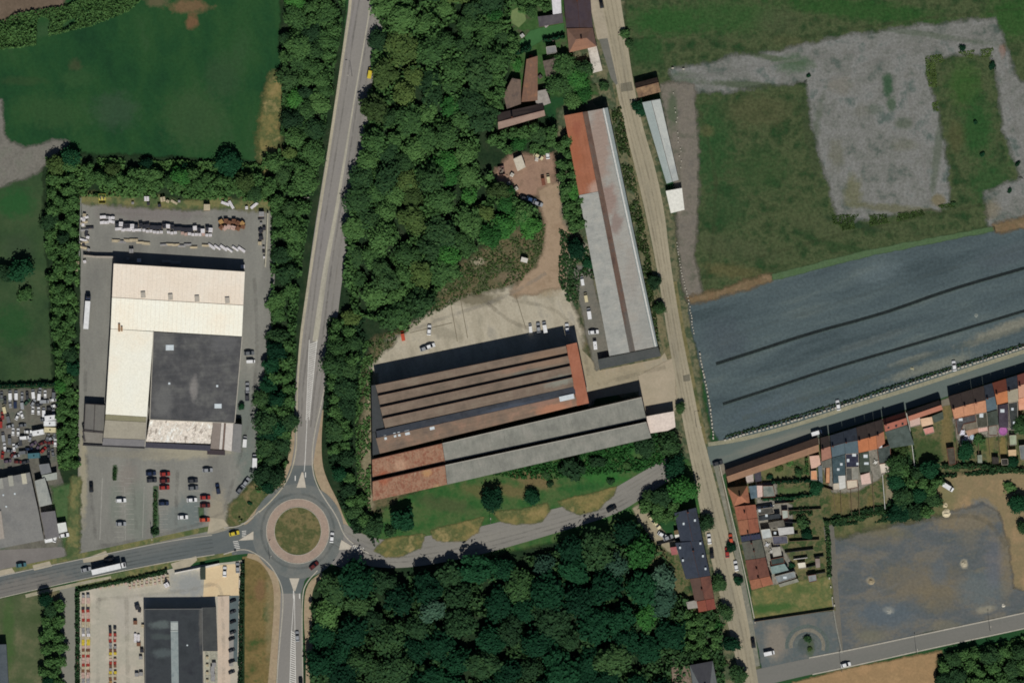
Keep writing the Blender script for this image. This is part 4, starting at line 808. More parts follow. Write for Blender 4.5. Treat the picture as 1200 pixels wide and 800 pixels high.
simple('farmhouse', 'old farmhouse with a dark north slope and pinkish south slope below the trees', 'house', [(583, 133), (636, 121.5), (639, 136), (584, 152)], 3.8, 6.2, roofmat('dark_farm_tile', [(72, 62, 60), (84, 72, 68)], 12, 4, .08), roofmat('pinkish_farm_tile', [(132, 112, 102), (118, 98, 90)], 12, 4, .08), brick, .55, True, ch=((600, 138),))  # north slope tile darkened: its shade is part of the colour
flatbox('pale_shed', 'pale speckled square shed attached to the east of the old farmyard', 'shed', [(625.5, 108), (640, 105), (645.5, 121), (637.5, 124), (628, 121)], 3.4, roofmat('speckled_pale_roof', [(150, 144, 138), (128, 122, 116)], 12, 2, .06), brick, 0)
flatbox('dark_outbuilding', 'dark brown outbuilding north of the pale speckled shed', 'outbuilding', [(636, 72), (655, 68), (662, 82), (652, 92), (640, 90)], 3.4, roofmat('dark_brown_outbuilding', [(84, 74, 68), (98, 88, 80), (70, 60, 58)], 40, 3, .12), brick, 0)
flatbox('cream_canopy', 'cream square canopy at the north side of the red brick yard', 'canopy', [(601.5, 186.5), (611, 182), (616, 196), (606.5, 201)], 2.8, paint('cream_canvas', (196, 188, 170), .8), render_w, 0)

# ---- G: south-west hall with black roof
g = thing('black_roofed_hall', 'black flat-roofed hall with one long translucent strip, in the pale building-supply yard', 'hall', P(205, 760))
plate(g, 'roof', [(170, 713), (237, 712.6), (240, 860), (172, 860)], 5.6, roofmat('black_membrane_roof', [(50, 54, 58), (58, 62, 66), (46, 48, 54)], 3, 8, .04, blobs=[(188, 731, 14, 5, 0, (88, 96, 96), .8), (190, 745, 14, 4, 0, (72, 80, 80), .7), (192, 764, 14, 6, 0, (80, 88, 90), .7), (236, 730, 3, 30, 0, (98, 96, 92), .6)]), steel_w)
plate(g, 'side_roof', [(237.4, 711), (253.5, 710.5), (255.4, 762), (238.4, 762)], 5.4, roofmat('dark_side_roof', [(60, 62, 64), (70, 72, 72)], 3, 4, .06), steel_w)
m = MB(); slab(m, [V3((200.5, 727), 5.72), V3((209.2, 727), 5.72), V3((210.8, 860), 5.72), V3((202.5, 860), 5.72)], .1); m.build('translucent_strip', roofmat('translucent_sheet', [(118, 128, 130), (134, 142, 142), (108, 118, 122)], 3, 4, .05), g)
p = P(204.8, 738.5); m = MB(); m.box((p.x, p.y, 5.9), (3.4, .5, .25)); m.box((p.x, p.y+2.2, 5.75), (3.3, 3.6, .1)); m.build('ridge_light', paint('pale_glazing', (168, 176, 172), .5), g)
m = MB()
for a, b in (((170, 713), (237, 712.6)), ((237.4, 711), (239, 860)), ((170, 713), (172, 860))):
    pa, pb = P(*a), P(*b); d = pb-pa; c = (pa+pb)/2; m.box((c.x, c.y, 5.72), (d.length, .3, .24), math.atan2(d.y, d.x))
m.build('parapet', paint('grey_parapet', (108, 108, 106), .8), g)
skylight(g, 220, 755, 5.75, .7, .7); reparent_origin(g)
bay = roofmat('parking_shelter_roof', [(72, 86, 90), (82, 96, 98)], 90, 5, .05)
patch('parking_strip', [(268.6, 697.5), (280, 697.5), (278, 775), (268.4, 775)], surf('slate_strip', [(78, 90, 94), (88, 98, 100)], 5, .06), .09)
patch('parking_strip', [(268.4, 740), (274, 740), (273.5, 780), (268.4, 780)], surf('grey_strip', [(128, 126, 124), (140, 136, 132)], 5, .06), .094)

# ---- H: west buildings
hq = thing('flat_roofed_store', 'big grey flat-roofed store at the left edge, south of the scrap yard', 'store', P(10, 610))
plate(hq, 'roof', [(-60, 573), (35.5, 553), (46, 600), (52, 632), (-30, 648), (-45, 640)], 4.6, roofmat('grey_store_roof', [(112, 111, 110), (120, 119, 117), (106, 106, 106)], 100, 9, .03), steel_w)
for x, y, c in ((1.5, 566, (150, 150, 142)), (13.5, 563, (160, 160, 148)), (29, 560.5, (188, 184, 164))):
    p = P(x, y); m = MB(); m.box((p.x, p.y, 4.75), (2.2, 4.8, .25), math.radians(8)); m.build('rooflight', paint('rooflight_%d' % c[0], c, .6), hq)
for x, y in ((4.5, 579.5), (8, 593), (18, 578)):
    skylight(hq, x, y, 4.7, .8, .8, 0, 'roof_dome')
reparent_origin(hq)
flatbox('white_container', 'white cabin at the left edge below the grey flat-roofed store', 'cabin', [(-14, 600), (2, 598), (6, 630), (-10, 633)], 5.4, paint('pale_cabin_roof', (160, 152, 142), .8), render_w, 0)
g1 = roofmat('light_grey_metal', [(128, 132, 130), (140, 142, 138), (150, 152, 146)], 80, 4, .08)
flatbox('grey_outbuilding', 'grey outbuilding between the scrap yard and the flat-roofed store, long and narrow', 'outbuilding', [(41, 563), (53, 559.5), (61.5, 590), (47, 593.5)], 4.0, g1, steel_w, 0)
flatbox('grey_outbuilding', 'square grey outbuilding just north of the long narrow grey outbuilding', 'outbuilding', [(46, 544), (58, 542.5), (61, 553), (49, 556)], 4.4, roofmat('mid_grey_metal', [(104, 106, 110), (114, 116, 118)], 80, 4, .06), steel_w, 0)
flatbox('pale_lean_to', 'pale green-grey lean-to joining the two grey outbuildings', 'lean-to', [(49.5, 556.6), (67, 553), (67.5, 561), (55, 563), (54, 559.3), (50, 560)], 3.3, paint('pale_green_sheet', (158, 164, 156), .8), steel_w, 0)
flatbox('white_kiosk', 'white square kiosk by the grass strip south of the scrap yard', 'kiosk', [(67, 613), (77.5, 611.4), (79.4, 622), (69.4, 624.5)], 3.2, paint('kiosk_white', (214, 218, 212), .6), render_w, 0)
flatbox('grey_office', 'dark grey flat-roofed office below the long narrow grey outbuilding', 'office', [(48, 600), (65, 598), (70, 628), (54, 632)], 3.4, roofmat('office_roof', [(98, 96, 100), (108, 106, 106)], 80, 4, .04), steel_w, 0)
flatbox('dark_corner_building', 'dark flat roof at the left bottom corner beside the olive field', 'building', [(-60, 756), (8, 754), (14, 860), (-60, 860)], 5.0, roofmat('corner_roof', [(70, 78, 84), (80, 86, 92)], 3, 4, .05), steel_w, 0)

# ---- street row east side (F) and row along the east street
o1 = lambda n, c, r=78, s=.08: roofmat(n, c, r, 4, s)
orange = o1('orange_tile', [(132, 88, 68), (146, 98, 76), (120, 80, 62)])
orred = o1('orange_red_tile', [(128, 80, 64), (140, 88, 70), (120, 76, 62)])
slate = o1('slate_tile', [(52, 58, 68), (60, 66, 76), (48, 52, 60)])
teal = o1('teal_slate', [(66, 80, 88), (74, 88, 96)])
greent = o1('grey_green_tile', [(80, 82, 76), (90, 90, 82), (84, 80, 74)])
maroon = o1('maroon_tile', [(96, 64, 56), (108, 72, 62), (88, 60, 54)])
north_shade_tile = o1('dark_brown_tile', [(62, 54, 52), (72, 62, 58)])  # for north slopes: their shade is put into the tile colour
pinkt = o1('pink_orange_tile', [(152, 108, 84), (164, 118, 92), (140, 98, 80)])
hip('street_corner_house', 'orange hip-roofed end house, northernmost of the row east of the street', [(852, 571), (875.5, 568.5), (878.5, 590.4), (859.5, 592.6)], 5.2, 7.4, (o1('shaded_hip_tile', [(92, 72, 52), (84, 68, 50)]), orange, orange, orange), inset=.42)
simple('terrace_house', 'orange-red tiled house directly south of the orange hip-roofed end house', 'house', [(860, 593), (863.6, 609), (887.4, 606), (885, 590.6)], 5.4, 7.4, orred, orred, brick, .5, True, ch=((872, 600),))
simple('terrace_house', 'orange tiled house with dark vents north of the solar panels', 'house', [(863.7, 609.4), (867, 626.4), (889.6, 622.6), (887.5, 606.4)], 5.5, 7.5, orange, orred, brick, .5, True, ch=((876, 624),))
sp = simple('terrace_house', 'narrow house with a roof of dark blue solar panels, east of the street', 'house', [(867.1, 626.8), (868.6, 634.4), (891.6, 630.6), (889.8, 623)], 5.3, 7.1, slate, slate, brick, .5, True)
solar = paint('solar_panel', (58, 62, 82), .3)
for i in range(6):
    p = P(870.3+i*3.7, 630.6-i*.55); m = MB(); zz = 6.25 + .85*min(1, max(-1, 1-abs(i-2.5)/2.2)); m.box((p.x, p.y, zz+.2), (1.25, 2.3, .08), math.radians(12)); o = m.build('solar_panel', solar, sp); o.location = -sp.location
simple('terrace_house', 'wide grey-green tiled house south of the solar-panelled roof', 'house', [(868.7, 634.8), (873, 655.4), (896.6, 652), (891.8, 631)], 5.4, 7.4, greent, greent, brick, .5, True, ch=((880, 636), (883, 645)))
simple('terrace_house', 'maroon tiled house near the south end of the row east of the street', 'house', [(873.1, 655.8), (877.6, 679), (901.6, 674), (896.7, 652.4)], 5.3, 7.3, maroon, maroon, brick, .5, True, ch=((886, 666), (888, 676.5)))
simple('terrace_house', 'bright orange roofed end house, southernmost of the row east of the street', 'house', [(877.7, 679.4), (880.5, 690.4), (906, 683.6), (901.8, 674.4)], 4.8, 6.6, orange, o1('bright_orange_tile', [(158, 102, 80), (148, 96, 76)]), brick, .5, True)
simple('long_barn', 'long low barn with brown roof on the corner of the beige street and east street', 'barn', [(849, 550.5), (958.5, 511.8), (959.6, 528.6), (853, 565)], 3.4, 5.2, o1('barn_north_tile', [(82, 66, 58), (92, 74, 64)], 18), o1('barn_south_tile', [(116, 90, 74), (128, 100, 80)], 18), brick, .5)  # north tile is a darker copy of the south one, shade in its colour
er = [ # north edge, south edge, front colour with north shade, back colour, ridge frac, label
 ([(961, 512.6), (970.8, 509.9), (974, 535.8), (962.4, 540)], north_shade_tile, o1('dusty_pink_tile', [(128, 92, 80), (138, 100, 86)], 18), .48, 'narrow house with dark north and dusty pink south slope, next to the long barn'),
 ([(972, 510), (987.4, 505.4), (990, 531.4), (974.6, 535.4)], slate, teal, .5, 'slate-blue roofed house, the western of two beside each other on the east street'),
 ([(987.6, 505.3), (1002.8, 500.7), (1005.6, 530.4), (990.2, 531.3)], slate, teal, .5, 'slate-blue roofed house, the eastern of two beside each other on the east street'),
 ([(1003, 500.6), (1013.8, 497.2), (1018.2, 527.6), (1005.8, 530.3)], north_shade_tile, o1('vivid_orange_tile', [(156, 98, 68), (146, 92, 64)], 18), .5, 'house with vivid orange south slope beside the slate-blue pair'),
 ([(1014, 497.1), (1024, 494), (1027.4, 525.6), (1018.4, 527.5)], north_shade_tile, o1('vivid_orange_tile', [(156, 98, 68), (146, 92, 64)], 18), .5, 'middle orange-backed house of three between the slate-blue pair and the red roof'),
 ([(1024.2, 493.9), (1033.8, 491), (1036.4, 519), (1027.6, 525.5)], north_shade_tile, o1('soft_orange_tile', [(140, 92, 70), (128, 86, 68)], 18), .5, 'dull orange-backed house touching the dark red roof'),
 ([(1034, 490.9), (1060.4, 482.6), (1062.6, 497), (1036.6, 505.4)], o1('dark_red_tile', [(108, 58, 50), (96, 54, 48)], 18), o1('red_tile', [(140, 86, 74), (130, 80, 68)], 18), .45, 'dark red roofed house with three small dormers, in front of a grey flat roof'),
 ([(1062, 482), (1100, 468.6), (1104.4, 479.6), (1065, 493)], north_shade_tile, o1('salmon_tile', [(150, 98, 82), (142, 96, 80)], 18), .5, 'long low house with salmon south slope west of the passage'),
 ([(1111, 464.3), (1124.6, 460.2), (1129.4, 487.6), (1117.6, 490.6)], north_shade_tile, pinkt, .55, 'first house east of the passage, dark north slope and pinkish orange south slope'),
 ([(1124.8, 460.1), (1138.2, 456), (1142, 484.8), (1129.6, 487.5)], north_shade_tile, pinkt, .55, 'second house east of the passage, pinkish orange south slope'),
 ([(1138.4, 455.9), (1152, 451.7), (1155.4, 482.4), (1142.2, 484.7)], north_shade_tile, pinkt, .55, 'third house east of the passage, pinkish orange slope with white skylights'),
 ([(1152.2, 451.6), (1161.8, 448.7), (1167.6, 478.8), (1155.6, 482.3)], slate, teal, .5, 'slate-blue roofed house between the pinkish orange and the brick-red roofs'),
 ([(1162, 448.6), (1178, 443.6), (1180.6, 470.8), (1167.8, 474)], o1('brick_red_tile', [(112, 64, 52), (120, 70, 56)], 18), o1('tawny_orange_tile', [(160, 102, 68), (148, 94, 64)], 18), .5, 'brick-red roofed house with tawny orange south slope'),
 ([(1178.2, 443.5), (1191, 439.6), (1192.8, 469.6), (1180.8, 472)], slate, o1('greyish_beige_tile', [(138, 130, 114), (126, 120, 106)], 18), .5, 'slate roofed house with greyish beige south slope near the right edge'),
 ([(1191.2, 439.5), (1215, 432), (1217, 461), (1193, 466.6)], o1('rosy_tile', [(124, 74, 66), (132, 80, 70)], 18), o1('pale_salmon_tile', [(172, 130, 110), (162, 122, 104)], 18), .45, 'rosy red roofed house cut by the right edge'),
 ([(1215.2, 431.9), (1250, 421), (1252, 449), (1217.2, 460.8)], north_shade_tile, pinkt, .5, 'house beyond the right edge, next to the rosy red roof'),
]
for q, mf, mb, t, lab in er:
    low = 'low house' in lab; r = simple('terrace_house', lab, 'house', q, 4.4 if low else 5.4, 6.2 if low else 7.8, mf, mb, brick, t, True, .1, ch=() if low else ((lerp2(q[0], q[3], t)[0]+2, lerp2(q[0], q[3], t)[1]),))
    if 'three small dormers' in lab:
        for x, y in ((1040.5, 500.4), (1049.5, 498.6), (1057, 496.2)):
            p = P(x, y); m = MB(); m.box((p.x, p.y, 6.3), (.9, 1.1, .8)); o = m.build('dormer', darkm, r); o.location = -r.location
fl = [ # quad, height, colour, label, category, skylights
 ([(974.8, 536.2), (989.8, 532.2), (990.4, 565), (976.4, 566)], 3.2, (62, 78, 84), 'teal-grey flat roofed extension behind the western slate-blue house', ((982, 549.5), (985.6, 543.5))),
 ([(990.6, 531.8), (1005.4, 531), (1006, 546.6), (991.2, 547.4)], 3.3, (44, 46, 62), 'navy flat roofed extension with bright skylights', ((1000.6, 532.6, 1.9, 1.4), (993.6, 539, 1.2, 1.5), (1004.6, 543))),
 ([(1006.6, 530.8), (1017.8, 528.4), (1020, 552), (1007.2, 553.4)], 2.9, (72, 76, 66), 'grey-green cluttered extension behind the vivid orange roof', ((1014, 534, 2, 1.6), (1015, 542.6, 2.2, 1.2))),
 ([(1027.8, 526), (1042.6, 521), (1043.6, 541), (1030, 543.4)], 3.1, (66, 74, 72), 'dark grey extension with a white box on it, behind the dull orange house', ((1031, 522.5, 2, 1.6),)),
 ([(1036.8, 505.8), (1062.8, 497.4), (1071, 520.6), (1042.8, 524.8)], 3.6, (88, 92, 86), 'broad grey flat roof behind the dark red roofed house', ()),
 ([(1030.4, 543.8), (1041, 542.2), (1042.6, 553), (1032.6, 554.8)], 2.8, (206, 196, 182), 'off-white square shed south of the white-boxed dark extension', ()),
 ([(1008, 556.4), (1018.6, 553.4), (1020.6, 565.8), (1009.6, 567.6)], 2.8, (196, 170, 160), 'pinkish square shed south of the grey-green cluttered extension', ()),
 ([(991.2, 547.8), (998, 547.6), (998.4, 562), (991.6, 562.6)], 2.7, (84, 84, 80), 'dark grey garden shed behind the navy extension', ()),
 ([(998.2, 547.4), (1005.8, 547), (1005.6, 561.4), (998.6, 562)], 2.8, (130, 128, 120), 'mid grey garden shed beside the dark grey garden shed', ()),
 ([(991.8, 563), (1004.2, 561.8), (1005, 570.6), (993, 573)], 2.6, (188, 176, 158), 'cream shed south of the two grey garden sheds', ()),
 ([(982, 557.2), (990.2, 556.8), (990.6, 571), (983.4, 573.4)], 3.4, (186, 184, 180), 'pale ribbed conservatory at the end of the teal-grey extension', ()),
 ([(976.2, 566.4), (983, 565.8), (983.2, 573.6), (977, 574)], 2.7, (176, 166, 152), 'pale sand shed beside the ribbed conservatory', ()),
 ([(948.2, 534.2), (959.6, 533), (961.6, 543.6), (956, 547.6), (950.4, 548.8)], 3.2, (206, 170, 152), 'peach flat roofed extension at the east end of the long barn', ()),
 ([(950, 551.4), (956.8, 551), (957.4, 562.4), (950.2, 562)], 2.8, (192, 140, 106), 'orange-tan garage south of the peach extension', ()),
 ([(958.4, 545), (963, 545), (964, 566), (959.4, 563)], 2.7, (96, 104, 108), 'blue-grey side strip roof between the garage and the teal-grey extension', ()),
 ([(968, 548), (972.2, 547.6), (972, 566), (967.6, 566)], 2.7, (176, 132, 100), 'tan narrow lean-to west of the teal-grey extension', ()),
 ([(962.8, 540.6), (973.8, 536.6), (975, 547), (964, 548)], 3.0, (96, 96, 90), 'small grey extension behind the narrow dusty pink house', ()),
 ([(1065, 489.6), (1077, 485.6), (1078.4, 497.6), (1066.6, 500.6)], 3.0, (198, 172, 160), 'pale pink extension at the west end of the low salmon-roofed house', ()),
 ([(1078, 490.6), (1091.6, 488), (1093.4, 496.6), (1080, 500)], 2.9, (214, 182, 152), 'cream square shed behind the low salmon-roofed house', ()),
 ([(1081.4, 502.4), (1093, 499.6), (1094.4, 506.6), (1084.4, 509.4)], 2.6, (190, 134, 124), 'rose pink shed on the lawn behind the cream square shed', ()),
 ([(1091.6, 487.4), (1104.6, 482), (1105.6, 490.6), (1094.4, 495.4)], 2.7, (84, 86, 76), 'dark lean-to at the east end of the low salmon-roofed house', ()),
 ([(1120, 491), (1142, 485.4), (1143.4, 493), (1129, 496.4), (1124, 508), (1121.6, 508)], 3.2, (76, 76, 78), 'dark grey L-shaped extension east of the passage', ((1125.4, 491.2, 1.9, 1.3),)),
 ([(1129.6, 497), (1144, 493.6), (1145.4, 501), (1131.8, 504)], 2.8, (110, 104, 92), 'brown-grey pergola roof inside the dark L-shaped extension', ()),
 ([(1143, 485.2), (1155.8, 483), (1157.2, 499), (1145, 500.6)], 3.0, (70, 70, 62), 'dark olive extension behind the third house east of the passage', ((1149.6, 486.4, 1.9, 1.9),)),
 ([(1131, 504.4), (1145.4, 501.4), (1146.6, 506), (1134, 511)], 2.6, (160, 128, 108), 'rust-pink awning south of the brown-grey pergola', ()),
 ([(1145.8, 501.6), (1156.8, 500), (1157.2, 505), (1146.8, 507)], 2.6, (196, 160, 150), 'pale pink awning south of the dark olive extension', ()),
 ([(1156.4, 483.4), (1168.4, 480), (1169.6, 497.6), (1157.6, 499)], 2.9, (74, 76, 68), 'moss-grey extension behind the slate-blue roofed house', ()),
 ([(1158, 499.4), (1168, 498), (1168.6, 509.4), (1158.6, 510)], 2.5, (124, 122, 114), 'light grey patio roof south of the moss-grey extension', ()),
 ([(1169.6, 474.6), (1180.6, 472.4), (1181.4, 501), (1170.4, 500.6)], 3.1, (64, 58, 68), 'violet-grey long extension with a big white skylight', ((1174.2, 481, 2, 1.6),)),
 ([(1181, 472.6), (1191.8, 470.4), (1192.4, 503.4), (1184, 503.6)], 3.1, (58, 62, 62), 'black long extension with a pale rim near the right edge', ((1186, 479), (1188, 495))),
 ([(1192.6, 467.4), (1216, 461), (1216, 478), (1193.6, 480.4)], 3.0, (214, 158, 130), 'apricot extension at the right edge', ()),
 ([(1182.6, 510), (1190.4, 509.6), (1190.8, 521), (1183.4, 521.6)], 2.4, (142, 150, 128), 'pale green greenhouse at the end of the black long extension', ()),
 ([(1181, 527), (1190.4, 526.4), (1190.6, 533.8), (1181.6, 534)], 2.4, (202, 174, 138), 'peach shed south of the pale green greenhouse', ()),
 ([(1109, 525), (1117.6, 524), (1120, 543), (1112, 545)], 2.6, (74, 68, 60), 'long brown shed at the end of the lawn', ()),
 ([(1162, 535), (1170, 535.4), (1170.2, 543), (1162.6, 543.4)], 2.3, (58, 54, 50), 'dark brown shed, western of two along the back hedge', ()),
 ([(1173, 537.6), (1180.6, 537.4), (1181, 544), (1173.6, 544.4)], 2.3, (52, 50, 48), 'black shed, eastern of two along the back hedge', ()),
 ([(1145, 533), (1150.4, 532.6), (1150.8, 542), (1145.6, 542)], 2.3, (124, 130, 118), 'pale grey shed among the back hedge plants', ()),
 ([(1194, 522), (1220, 519), (1220, 540), (1196, 538)], 2.8, (104, 108, 108), 'grey garage at the right edge behind the back gardens', ()),
 ([(877, 569.4), (886.4, 568.4), (887.2, 582.8), (880, 584)], 3.1, (84, 100, 110), 'slate-blue extension of the orange hip-roofed end house', ()),
 ([(893.6, 569), (905.6, 568.8), (908.4, 581.4), (894.4, 582.4)], 2.6, (118, 122, 116), 'grey-green patio roof east of the slate-blue extension', ()),
 ([(886.6, 568.6), (893.2, 568.6), (893.4, 581.6), (887.6, 582.4)], 2.5, (196, 170, 162), 'white awning with a pink patch beside the slate-blue extension', ()),
 ([(873, 552.6), (882, 552), (883, 564), (875, 566)], 2.8, (160, 148, 142), 'pale outbuilding on the south side of the long barn', ()),
 ([(883, 553), (891.4, 551), (892.4, 563), (885, 564.6)], 2.9, (66, 64, 72), 'dark outbuilding with ribbed roof on the south side of the long barn', ()),
 ([(887.6, 596.4), (905, 594), (907, 600.6), (888.6, 603)], 2.7, (78, 76, 72), 'dark grey outbuilding behind the first orange-red house', ((890, 598),)),
 ([(888.6, 604), (914, 601.6), (914.6, 606.4), (889.4, 610)], 2.7, (52, 56, 60), 'black outbuilding behind the second orange-red house', ((898, 603.6),)),
 ([(916, 597.6), (923, 597.4), (923.6, 606.6), (917, 608)], 2.5, (150, 156, 148), 'small pale green-grey shed at the start of the grass', ()),
 ([(900, 612), (918, 608.6), (919.6, 616), (902, 618.4)], 2.6, (98, 94, 86), 'taupe outbuilding north of the light grey square roof', ()),
 ([(891.4, 620.4), (902, 619), (904.6, 629.4), (893.6, 631.4)], 3.2, (170, 174, 174), 'light grey square roof behind the solar-panelled house', ()),
 ([(911, 618), (929.6, 616.8), (930.4, 624.6), (913, 627)], 2.8, (176, 174, 172), 'pale ribbed conservatory behind the light grey square roof', ((908, 624),)),
 ([(904.8, 628), (922, 627.6), (923, 636), (906, 637.6)], 2.7, (84, 84, 96), 'bluish grey outbuilding with clutter behind the grey-green house', ()),
 ([(904, 641), (914, 640), (916, 650), (906, 652)], 2.6, (152, 148, 140), 'off-grey patio roof behind the grey-green house', ()),
 ([(903, 655), (918, 652), (919, 659), (904, 661.6)], 2.7, (64, 72, 68), 'dark green outbuilding behind the maroon house', ()),
 ([(902.4, 663.6), (919, 660), (924, 667.4), (904.6, 672.4)], 2.9, (118, 136, 134), 'teal-grey outbuilding behind the maroon house', ()),
 ([(907.6, 675), (930.6, 669), (932.6, 676), (911.4, 682.6)], 2.9, (120, 126, 128), 'blue-grey long outbuilding behind the bright orange end house', ((919.6, 676, 1.8, 1.1),)),
 ([(912, 684), (934, 677.4), (936, 681), (914, 687.4)], 2.5, (126, 126, 116), 'greyish lean-to along the grass plot', ()),
 ([(934.4, 659.4), (943.4, 658.4), (944.2, 664.8), (936, 665.8)], 2.4, (222, 218, 200), 'white square shed among the narrow gardens', ()),
 ([(955, 654), (960.6, 654), (961, 664), (956, 665)], 2.4, (124, 112, 106), 'grey-brown shed at the east end of the narrow gardens', ()),
 ([(946.6, 674), (956, 672.6), (957, 680), (948, 682)], 2.5, (122, 126, 128), 'grey shed at the corner of the grass plot', ()),
]
for i, (q, h, c, lab, sk) in enumerate(fl):
    n = 'shed' if 'shed' in lab else 'greenhouse' if 'greenhouse' in lab else 'awning' if 'awning' in lab else 'conservatory' if 'conservatory' in lab else 'garage' if 'garage' in lab else 'extension'
    c2 = tuple(max(0, v-14) for v in c); c3 = tuple(min(250, v+10) for v in c)
    flatbox(n, lab, n, q, h, roofmat('roof_of_%s_%d' % (n, i), [c2, c, c3], 75 if i % 2 else 15, 2.5, .08), render_w if i % 3 else brick, .25 if i % 2 else 1 if 'rim' in lab else 0, None, sk)
# ---- west side of the beige street
sl2 = o1('navy_slate', [(48, 54, 66), (56, 62, 74), (52, 56, 64)])
gz = simple('slate_row_house', 'navy slate house north of the pink shed on the west side of the street', 'house', [(815.6, 594.2), (823, 632), (797.4, 635), (790, 600.6)], 5.0, 7.0, sl2, sl2, render_w, .45, True, ch=((806, 600),), sk=((800.8, 613), (814, 609), (809, 618)))
gz = simple('slate_row_house', 'navy slate house beside the pink shed on the west side of the street', 'house', [(823.2, 632.4), (832, 673.6), (803.6, 678), (791, 635.6)], 5.0, 7.0, sl2, sl2, render_w, .45, True, ch=((812, 645),), sk=((820.4, 636), (823.4, 650.8), (796.6, 641), (800, 655.8), (826.4, 665.6)))
simple('maroon_row_house', 'maroon-brown roofed house, southernmost but one on the west side of the street', 'house', [(832.1, 674), (836.4, 700), (814, 703.6), (808, 677.6)], 5.0, 6.8, maroon, o1('dull_maroon_tile', [(92, 72, 64), (84, 66, 60)]), brick, .5, True, ch=((822, 690),))
simple('red_row_house', 'red-brown roofed end house closing the west row by the garden trees', 'house', [(836.5, 700.4), (838.6, 712.4), (818.6, 716.6), (816, 704)], 4.6, 6.2, o1('red_brown_tile', [(126, 70, 60), (116, 66, 58)]), o1('red_brown_tile2', [(132, 76, 62), (120, 70, 58)]), brick, .5, True)
flatbox('pink_shed', 'dusty pink shed behind the navy slate roof', 'shed', [(785, 641), (792.4, 640), (794.2, 648.8), (787, 650)], 2.8, paint('dusty_pink_roof', (160, 96, 96), .8), render_w, 0)
flatbox('pale_annex', 'off-white annex behind the red-brown end house', 'annex', [(804, 705), (816, 702.4), (818, 711.6), (806, 713)], 2.8, paint('offwhite_roof', (150, 146, 138), .8), render_w, 0)
flatbox('tan_annex', 'tan lean-to between the navy slate roof and the white awning', 'lean-to', [(789.6, 621.6), (801.6, 618.6), (802, 624.4), (790.2, 626)], 2.8, paint('tan_annex_roof', (112, 96, 66), .8), brick, 0)
flatbox('white_awning', 'bright white awning behind the navy slate roof', 'awning', [(790.4, 626.4), (800.8, 624.8), (800, 628.6), (791.4, 630.4)], 2.6, paint('awning_white', (226, 226, 216), .6), render_w, 0)
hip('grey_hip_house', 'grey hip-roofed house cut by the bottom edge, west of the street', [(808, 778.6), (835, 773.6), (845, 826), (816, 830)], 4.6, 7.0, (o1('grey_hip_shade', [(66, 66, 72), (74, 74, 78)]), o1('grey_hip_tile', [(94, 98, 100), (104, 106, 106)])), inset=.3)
flatbox('brown_terrace', 'brown stone terrace roof west of the grey hip-roofed house', 'terrace roof', [(786.6, 781), (807.6, 778.4), (815, 828), (790, 828)], 2.8, roofmat('brown_terrace_roof', [(122, 108, 94), (104, 90, 80), (136, 122, 108)], 12, 3, .1), brick, 0)
flatbox('dark_outhouse', 'very dark outhouse north of the brown terrace', 'outhouse', [(785.4, 768.4), (798, 766), (800, 777), (786.4, 779.6)], 2.8, roofmat('outhouse_dark', [(52, 44, 44), (62, 54, 52)], 12, 3, .1), brick, 0)
# ================================================================ VEGETATION
bark = paint('bark', (84, 72, 60), .95, 0, .05)
LV = {
 'dark':   leaf('dark_leaves', [(30, 54, 34), (42, 70, 42), (60, 88, 50)]),
 'mid':    leaf('mid_leaves', [(42, 68, 40), (60, 92, 50), (80, 114, 62)]),
 'bright': leaf('bright_leaves', [(36, 76, 36), (48, 96, 44), (66, 116, 52)]),
 'olive':  leaf('olive_leaves', [(48, 66, 36), (66, 88, 46), (84, 104, 54)]),
 'grey':   leaf('grey_green_leaves', [(40, 68, 54), (56, 86, 68), (76, 104, 84)]),
 'deep':   leaf('deep_leaves', [(14, 46, 30), (20, 58, 36), (30, 72, 44)]),
}
def quads(centers, normals, sizes, rng, warp=.35):
    n = len(centers)
    t = np.cross(normals, rng.normal(size=(n, 3))); t /= np.linalg.norm(t, axis=1)[:, None]+1e-9
    b = np.cross(normals, t); s = sizes[:, None]
    j = lambda: 1+rng.uniform(-warp, warp, (n, 1))
    v = np.stack([centers-t*s*j()-b*s*j(), centers+t*s*j()-b*s*j(), centers+t*s*j()+b*s*j(), centers-t*s*j()+b*s*j()], 1)
    return v.reshape(-1, 3)
def quad_mesh(name, V):
    me = bpy.data.meshes.new(name); n = len(V)//4
    me.vertices.add(len(V)); me.vertices.foreach_set('co', V.astype(np.float32).ravel())
    me.loops.add(4*n); me.loops.foreach_set('vertex_index', np.arange(4*n, dtype=np.int32))
    me.polygons.add(n); me.polygons.foreach_set('loop_start', np.arange(0, 4*n, 4, dtype=np.int32))
    me.update(calc_edges=True); return me
